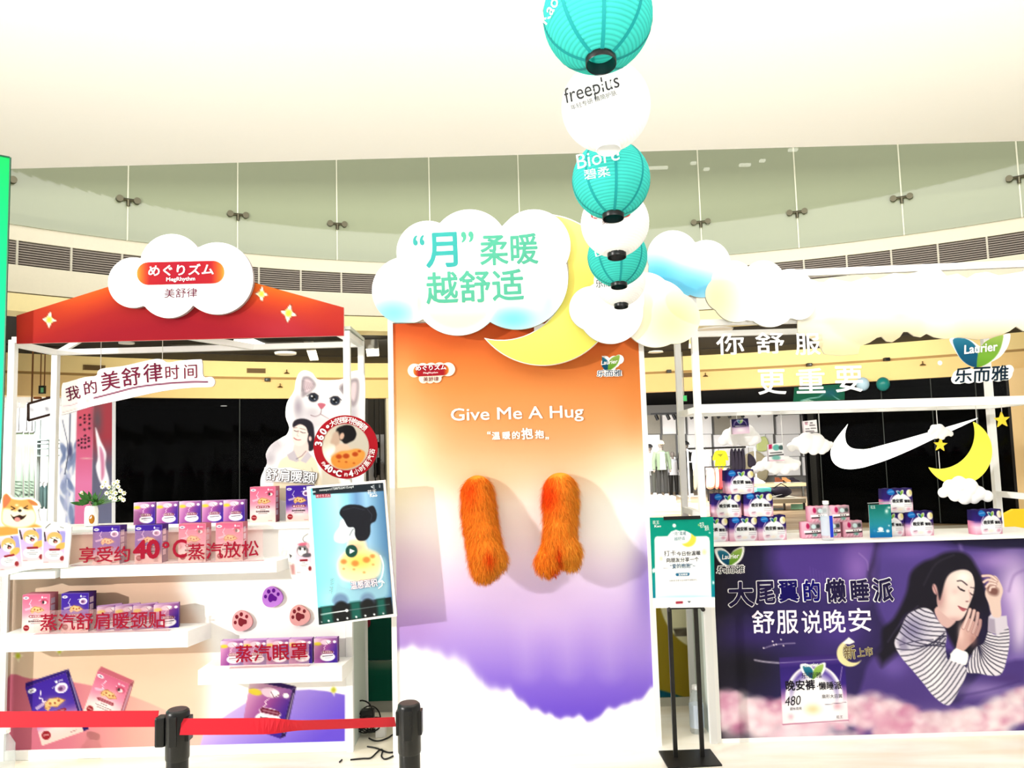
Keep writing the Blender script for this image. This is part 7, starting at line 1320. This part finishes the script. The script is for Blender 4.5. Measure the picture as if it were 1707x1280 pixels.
mx = P(1140, 950, YS2+.02); MB().box(mx[0]-.02, mx[0]+.02, YS2+.004, YS2+.012, P(1140, 1010, YS2)[2], ztop-.01).build('back_spine', BLACKM, ps)
def stand_paint(p):
    p.fill(p.ramp(p.v, [(0, (0, 176, 150)), (.5, (4, 180, 160)), (.7, (10, 178, 176)), (1, (0, 150, 200))])); X, Y = p.X, p.Y
    card = [(1091, 901), (1092, 896), (1095, 894), (1113, 894), (1119, 886), (1127, 883), (1133, 885), (1139, 884), (1146, 886), (1153, 890), (1158, 894), (1178, 893.5), (1182, 896), (1183, 902), (1186, 996), (1093, 997)]
    p.poly(card, (255, 255, 255), .7); m = p.mask(card); p.clip = m; p.glow(1145, 997, 60, 6, (170, 250, 246), .9); p.glow(1148, 905, 10, 10, (250, 240, 110), 0.0); cr = crescent((1147, 898), 13.5, (1138, 892), 14); p.poly(cr, (250, 240, 90), 1); p.ell(1122, 900, 18, 11, (250, 254, 255), 2, .9); p.glow(1174, 920, 4, 5, (246, 244, 150), .7); p.glow(1102, 931, 3, 4, (240, 246, 170), .7); p.clip = None
    p.poly([(1080, 997), (1196, 995), (1196, 1014), (1080, 1016)], (255, 255, 255), .6); p.ell(1124, 876, 3, 3.2, (236, 250, 248), .7); p.ell(1183, 888, 1.4, 1.4, (200, 240, 236), .6); p.ell(1165, 875, 1.5, 1.8, (180, 230, 140), .8); p.poly([(1087, 950), (1091, 946), (1093, 953), (1088, 955)], (250, 255, 255), .8); p.ell(1189, 971, 1.6, 3, (220, 250, 255), .7)
    p.poly([(1127, 955), (1149, 954.5), (1150, 957), (1148, 960), (1128, 960.5), (1126, 958)], (40, 130, 180), .6); p.line([(1106, 947), (1114, 946.5)], .8, (150, 150, 170), .4)
    p.poly([(1127, 1002.5), (1138, 1002), (1139, 1004), (1138, 1006), (1127, 1006.5), (1126, 1004)], (196, 40, 70), .5); p.poly([(1146, 1002), (1152, 1002), (1149, 1005)], (30, 60, 80), .5)
    p.line([(1117, 967.5), (1162, 966)], 1, (110, 110, 120), .4, .0)
pq = [P(1083, 862.5, YS2-.024), P(1189, 861.5, YS2-.024), P(1192, 1012, YS2-.024), P(1089, 1013.5, YS2-.024)]
pp = quad_panel('poster', *pq, .004, .0042, stand_paint, parent=ps); Y2 = YS2-.024
a = P(1106, 864, Y2); b = P(1167, 862.5, Y2); MB().box(a[0], b[0], Y2-.008, Y2-.001, a[2]-.008, a[2]+.010).build('poster_clip', BLACKM, ps)
for s, l, r, h, c, bd in (('花王', (1088, 874), (1099, 873.5), 6, (240, 255, 250), .0), ('Kao', (1091, 879), (1102, 878.5), 4, (240, 255, 250), .02), ('花月', (1167, 880), (1174, 879), 9, (240, 255, 250), .0), ('潮尚', (1175, 885), (1182, 884), 9, (240, 255, 250), 0), ('“月”柔暖', (1122, 893), (1144, 892), 6.5, (96, 170, 190), .0), ('越舒适', (1124, 901), (1142, 900), 6, (96, 170, 190), .0), ('打卡', (1107, 927), (1127, 926), 9, (40, 40, 60), .0), ('今日份温暖', (1128, 927), (1168, 925), 7.5, (40, 40, 60), .01), ('向朋友分享一个', (1111, 937.5), (1165, 935.5), 7.5, (40, 40, 60), .01), ('“爱的抱抱”~', (1117, 948), (1159, 946), 8, (30, 120, 170), .01), ('互动规则', (1131, 959.5), (1146, 959), 3.5, (240, 250, 255), .02), ('扫码关注参与互动即可领取好礼', (1116, 969.5), (1162, 967.5), 3, (120, 120, 130), .0)): text(s, l, r, h, Y2, c, pp, bold=bd, lift=.002)
# ------------------------------------------------------------------ paper lanterns
LD = .27
def sph_text(s, c, R, bl, br, h, col, parent, bold=0.0, shear=0.0):
    V, Fc = glyphs(s, bold, 3, shear); lay = V[:, 2]; V = V[:, :2]; a = V.min(0); b = V.max(0); t = (V-a)/np.maximum(b-a, 1e-6); e = np.array(br, float)-bl; L = np.hypot(*e); n = np.array([e[1], -e[0]])/L
    out = []
    for (u, v), ly in zip(t, lay):
        x, y = np.array(bl)+e*u+n*h*v; d = rayd(x, y); oc = CP-c; A_ = d@d; B = 2*d@oc; Cc = oc@oc-(R*1.018+ly)**2; q = max(B*B-4*A_*Cc, 0); out.append(CP+d*((-B-math.sqrt(q))/(2*A_)))
    return build('lettering', out, Fc, ink(col), parent)
def paper(name, rgb):
    m = mat(name, rgb, .8, spec=.1); nt = m.node_tree; b = nt.nodes['Principled BSDF']; tl = nt.nodes.new('ShaderNodeBsdfTranslucent'); tl.inputs[0].default_value = tuple(lin(rgb))+(1,); mx = nt.nodes.new('ShaderNodeMixShader'); mx.inputs[0].default_value = .45
    nt.links.new(b.outputs[0], mx.inputs[1]); nt.links.new(tl.outputs[0], mx.inputs[2]); nt.links.new(mx.outputs[0], nt.nodes['Material Output'].inputs[0]); return m
TEAL = paper('teal_paper', (46, 214, 204)); TEALD = mat('teal_rib', (4, 138, 140), .7); WPAP = paper('white_paper', (252, 252, 252)); WRIB = mat('white_rib', (244, 244, 244), .7); LPAP = print_mat('lantern_paper', .8, .1, 0, .4); REDP = ink((216, 60, 50))
def lantern(px, py, rp, teal, label, ring_white=False, tilt=.14):
    dep = LD/2*1300/rp; c = CP+rayd(px, py)*dep; R = LD/2; o = thing('paper_lantern', label, 'lantern', c-[0, 0, R], 'round paper lanterns in one hanging row'); del o['group']
    ribs = 30; N = ribs*4; prof = []
    t0 = math.asin(.27)
    for k in range(N+1):
        t = -pi/2+t0+(pi-2*t0)*k/N; r = R*(1+.011*abs(math.sin(pi*ribs*k/N))); prof.append((r*math.cos(t), r*math.sin(t)))
    V = MB(); n = 48
    for r, z in prof: V.V += [(c[0]+r*math.cos(2*pi*k/n), c[1]+r*math.sin(2*pi*k/n), c[2]+z) for k in range(n)]
    V.F = [(i*n+k, i*n+(k+1) % n, (i+1)*n+(k+1) % n, (i+1)*n+k) for i in range(N) for k in range(n)]
    cb = np.array((78, 222, 214.) if teal else (255, 255, 255.)); sh_ = np.array([.86+.14*abs(math.sin(pi*ribs*k/N))**.6 if teal else .97+.03*abs(math.sin(pi*ribs*k/N)) for k in range(N+1)])  # groove shade between the ripples painted into the paper colour
    build('shade', V.V, V.F, LPAP, o, col=np.repeat(cb[None, :]*sh_[:, None], n, 0), smooth=True, gain=.95)
    for k in range(8):
        a = -pi/2+2*pi*k/8; b = MB(); w_ = .0046 if teal else .002; VV = []
        for j in range(33):
            t = -pi/2+t0+(pi-2*t0)*j/32; r = R*1.016*math.cos(t); z = R*1.016*math.sin(t); e = np.array([-math.sin(a), math.cos(a), 0])*w_; q = np.array([c[0]+r*math.cos(a), c[1]+r*math.sin(a), c[2]+z]); VV += [q-e, q+e]
        build('rib', VV, [(2*j, 2*j+1, 2*j+3, 2*j+2) for j in range(32)], TEALD if teal else WRIB, o)
    rr = R*.27; z = -R*math.cos(t0)
    RB = BLACK if not ring_white else mat('white_ring', (236, 236, 236), .5)
    smooth_by_angle(MB().lathe((c[0], c[1], c[2]+z), [(rr, .018), (rr*1.03, .016), (rr*1.03, -.016), (rr, -.018), (rr*.96, -.016), (rr*.96, .018), (rr, .018)], 32, cap=False).build('bottom_ring', RB, o)); smooth_by_angle(MB().lathe((c[0], c[1], c[2]-z), [(rr, -.008), (rr*1.03, -.006), (rr*1.03, .014), (rr*.95, .016), (rr*.95, -.008), (rr, -.008)], 32, cap=False).build('top_ring', RB, o))
    for a in (-2.25, -.9): q = np.array([c[0]+rr*1.04*math.cos(a), c[1]+rr*1.04*math.sin(a), c[2]+z+.004]); MB().ball(q, .0042, 8, 6).build('rivet', WMETAL, o)
    T_ = Matrix.Translation(Vector((0, 0, R))) @ Matrix.Rotation(-tilt, 4, 'X') @ Matrix.Translation(Vector((0, 0, -R)))
    for ch in o.children: ch.data.transform(T_)
    MB().bar((c[0]-rr, c[1], c[2]-z+.01), (c[0]+rr, c[1], c[2]-z+.01), .003).build('hanger_bar', CHROME, o); MB().tube([(c[0], c[1], c[2]-z+.01), (c[0], c[1], 5.0)], .0015, 5).build('cord', mat('cord_white', (226, 226, 226), .5), o)
    return o, c, R
o, c, R = lantern(996, 28, 90, True, 'nearest and largest paper lantern, teal with white script', False, .24); sph_text('Kao', c, R, (911, 42), (933, 2), 18, (255, 255, 255), o, .0, .2); sph_text('Kao', c, R, (911, 42), (933, 2), 18, (255, 255, 255), o, .01, .2)
o, c, R = lantern(1010, 178, 73, False, 'white paper lantern with thin grey lettering just behind the largest teal one', True); sph_text('freeplus', c, R, (947, 180), (1037, 152), 33, (70, 70, 76), o, -.012, .15); sph_text('年轻专研 精简护肤', c, R, (953, 184), (1029, 158), 9, (120, 120, 126), o)
o, c, R = lantern(1018.5, 300, 64, True, 'middle-sized teal paper lantern with two white characters'); sph_text('Bioré', c, R, (963, 282), (1034, 266), 24, (240, 255, 252), o, -.005, .1); sph_text('碧柔', c, R, (975, 300), (1018, 293), 17, (246, 255, 253), o, .004)
o, c, R = lantern(1025, 372, 56, False, 'white paper lantern with red lozenge mark'); 
q = []
for k in range(24):
    t = 2*pi*k/24; x = 1018+33*np.sign(math.cos(t))*abs(math.cos(t))**.5; y = 357+7.5*np.sign(math.sin(t))*abs(math.sin(t))**.7-(x-1018)*.05; d = rayd(x, y); oc = CP-c; A_ = d@d; B = 2*d@oc; Cc = oc@oc-(R*1.02)**2; q.append(CP+d*((-B-math.sqrt(max(B*B-4*A_*Cc, 0)))/(2*A_)))
build('red_lozenge', q, [tuple(range(23, -1, -1))], REDP, o); sph_text('美舒律', c, R, (1004, 374), (1034, 371), 9, (130, 30, 60), o)
o, c, R = lantern(1029, 428, 49, True, 'small teal paper lantern between two white ones'); sph_text('D', c, R, (993, 428), (1006, 425), 9, (230, 250, 250), o, .01)
o, c, R = lantern(1033, 468, 42.5, False, 'farthest and smallest paper lantern, white, in front of the clouds'); sph_text('乐而雅', c, R, (994, 480), (1030, 476), 14, (30, 60, 70), o, .004)
# ------------------------------------------------------------------ queue barrier posts and red belts
YQ2 = 2.42
def barrier(px, label, left_clip):
    q = P(px, 1172, YQ2); x = q[0]; zt = .952; o = thing('barrier_post', label, 'barrier', (x, YQ2, 0))
    smooth_by_angle(MB().lathe((x, YQ2, 0), [(.16, 0), (.165, .01), (.16, .018), (.06, .032), (.034, .04)], 32).build('base', BLACK, o)); smooth_by_angle(MB().lathe((x, YQ2, 0), [(.0315, .03), (.0315, zt-.13)], 28).build('pole', BLACK, o))
    smooth_by_angle(MB().lathe((x, YQ2, 0), [(.0325, zt-.145), (.0345, zt-.14), (.0345, zt-.012), (.033, zt-.004), (.029, zt), (.001, zt)], 32).build('head', BLACK, o)); smooth_by_angle(MB().lathe((x, YQ2, 0), [(.028, zt), (.027, zt+.0015), (.001, zt+.002)], 28).build('cap_inlay', mat('cap_plum', (54, 40, 46), .4), o))
    for s in (-1, 1):
        if s == -1 and left_clip: MB().box(x-.062, x-.032, YQ2-.02, YQ2+.02, zt-.105, zt-.018, .006).build('belt_clip', BLACK, o)
        else: MB().box(x+s*.033-.005, x+s*.033+.007, YQ2-.018, YQ2+.018, zt-.09, zt-.02, .003).build('belt_slot', BLACK, o)
    MB().box(x-.012, x+.012, YQ2-.039, YQ2-.03, zt-.1, zt-.012, .003).build('front_slot', BLACK, o)
    return o, x, zt
b1, x1, zt = barrier(296.5, 'black belt barrier post with clip, standing before the peach stall front', True); b2, x2, _ = barrier(681.5, 'black belt barrier post before the photo wall corner', False)
def belt(parent, pts):
    n = len(pts); V = []; h = .0225
    for x, y, z, tw in pts: V += [(x, y-math.sin(tw)*h, z+math.cos(tw)*h), (x, y+math.sin(tw)*h, z-math.cos(tw)*h)]
    W = [(a, b+.0012, c) for a, b, c in V]; m = len(V); Fc = []
    for i in range(n-1): j = 2*i; Fc += [(j, j+1, j+3, j+2), (m+j+2, m+j+3, m+j+1, m+j), (j, j+2, m+j+2, m+j), (j+1, m+j+1, m+j+3, j+3)]
    build('belt', V+W, Fc, RED, parent)
xs = np.linspace(x1+.022, x2-.0415, 40); f = (xs-xs[0])/(xs[-1]-xs[0])
z0 = P(320, 1205, YQ2)[2]; z1 = P(664, 1203, YQ2)[2]
belt(b1, [(x, YQ2-.030+.030*t, z0*(1-t)+z1*t-.004*math.sin(pi*t), -.38+1.0/(1+math.exp(-(t-.45)*30))) for x, t in zip(xs, f)])  # twist shaped to imitate shade on the right half
xs = np.linspace(x1-.06, x1-1.3, 12); zl = P(262, 1198, YQ2)[2]; zl2 = P(5, 1196.5, YQ2)[2]
belt(b1, [(x, YQ2, zl+(zl2-zl)*(i/6.0), -.3) for i, x in enumerate(xs)])
# ------------------------------------------------------------------ cables and socket on the floor
CB = mat('cable_black', (14, 13, 12), .5); rc = random.Random(5)
cp = thing('cable_tangle', 'tangle of black cables on the floor between stall and photo wall', 'cable', PZ(608, 1240, 0))
ctr = PZ(606, 1236, 0)+[0, .1, 0]
for k in range(8):
    cx_, cy_, r_ = ctr[0]+rc.uniform(-.05, .05), ctr[1]+rc.uniform(-.05, .06), rc.uniform(.035, .075); tl_ = rc.uniform(.3, .95); pts = []
    for j in range(29): a = 2*pi*j/24+k; pts.append((cx_+r_*math.cos(a), cy_+r_*.6*math.sin(a)*(1-tl_*.6), .012+.012*k*.5+max(0, r_*tl_*1.2*(1+math.sin(a)))))
    MB().tube(pts, .0045, 6).build('cable', CB, cp)
MB().box(ctr[0]-.035, ctr[0]+.045, ctr[1]-.02, ctr[1]+.04, .05, .15, .006).build('adapter', BLACK, cp)
def floor_cable(pix, nm, zs=None): return MB().tube([PZ(x, y, 0)+[0, 0, .006] if zs is None else PZ(x, y, zs[i]) for i, (x, y) in enumerate(spl(pix, 5, False))], .0045, 6).build(nm, CB, cp)
floor_cable([(612, 1246), (625, 1248), (636, 1252), (648, 1256), (660, 1255), (663, 1256), (655, 1262), (642, 1267), (636, 1262), (638, 1253), (634, 1251), (628, 1256), (618, 1265), (605, 1266), (584, 1268)], 'cable'); floor_cable([(615, 1232), (624, 1236), (634, 1236), (645, 1232), (655, 1226)], 'cable'); floor_cable([(570, 1268), (566, 1272)], 'cable')
so = thing('power_socket', 'white power socket block with black plug beside the cable tangle', 'socket', PZ(634, 1228, 0)*[1, 1, 0]); a = PZ(634, 1230, 0); MB().box(a[0]-.03, a[0]+.03, a[1], a[1]+.05, 0, .075, .006).build('socket_body', WHITE, so); MB().box(a[0]-.016, a[0]+.016, a[1]+.01, a[1]+.04, .075, .105, .005).build('plug', BLACK, so)
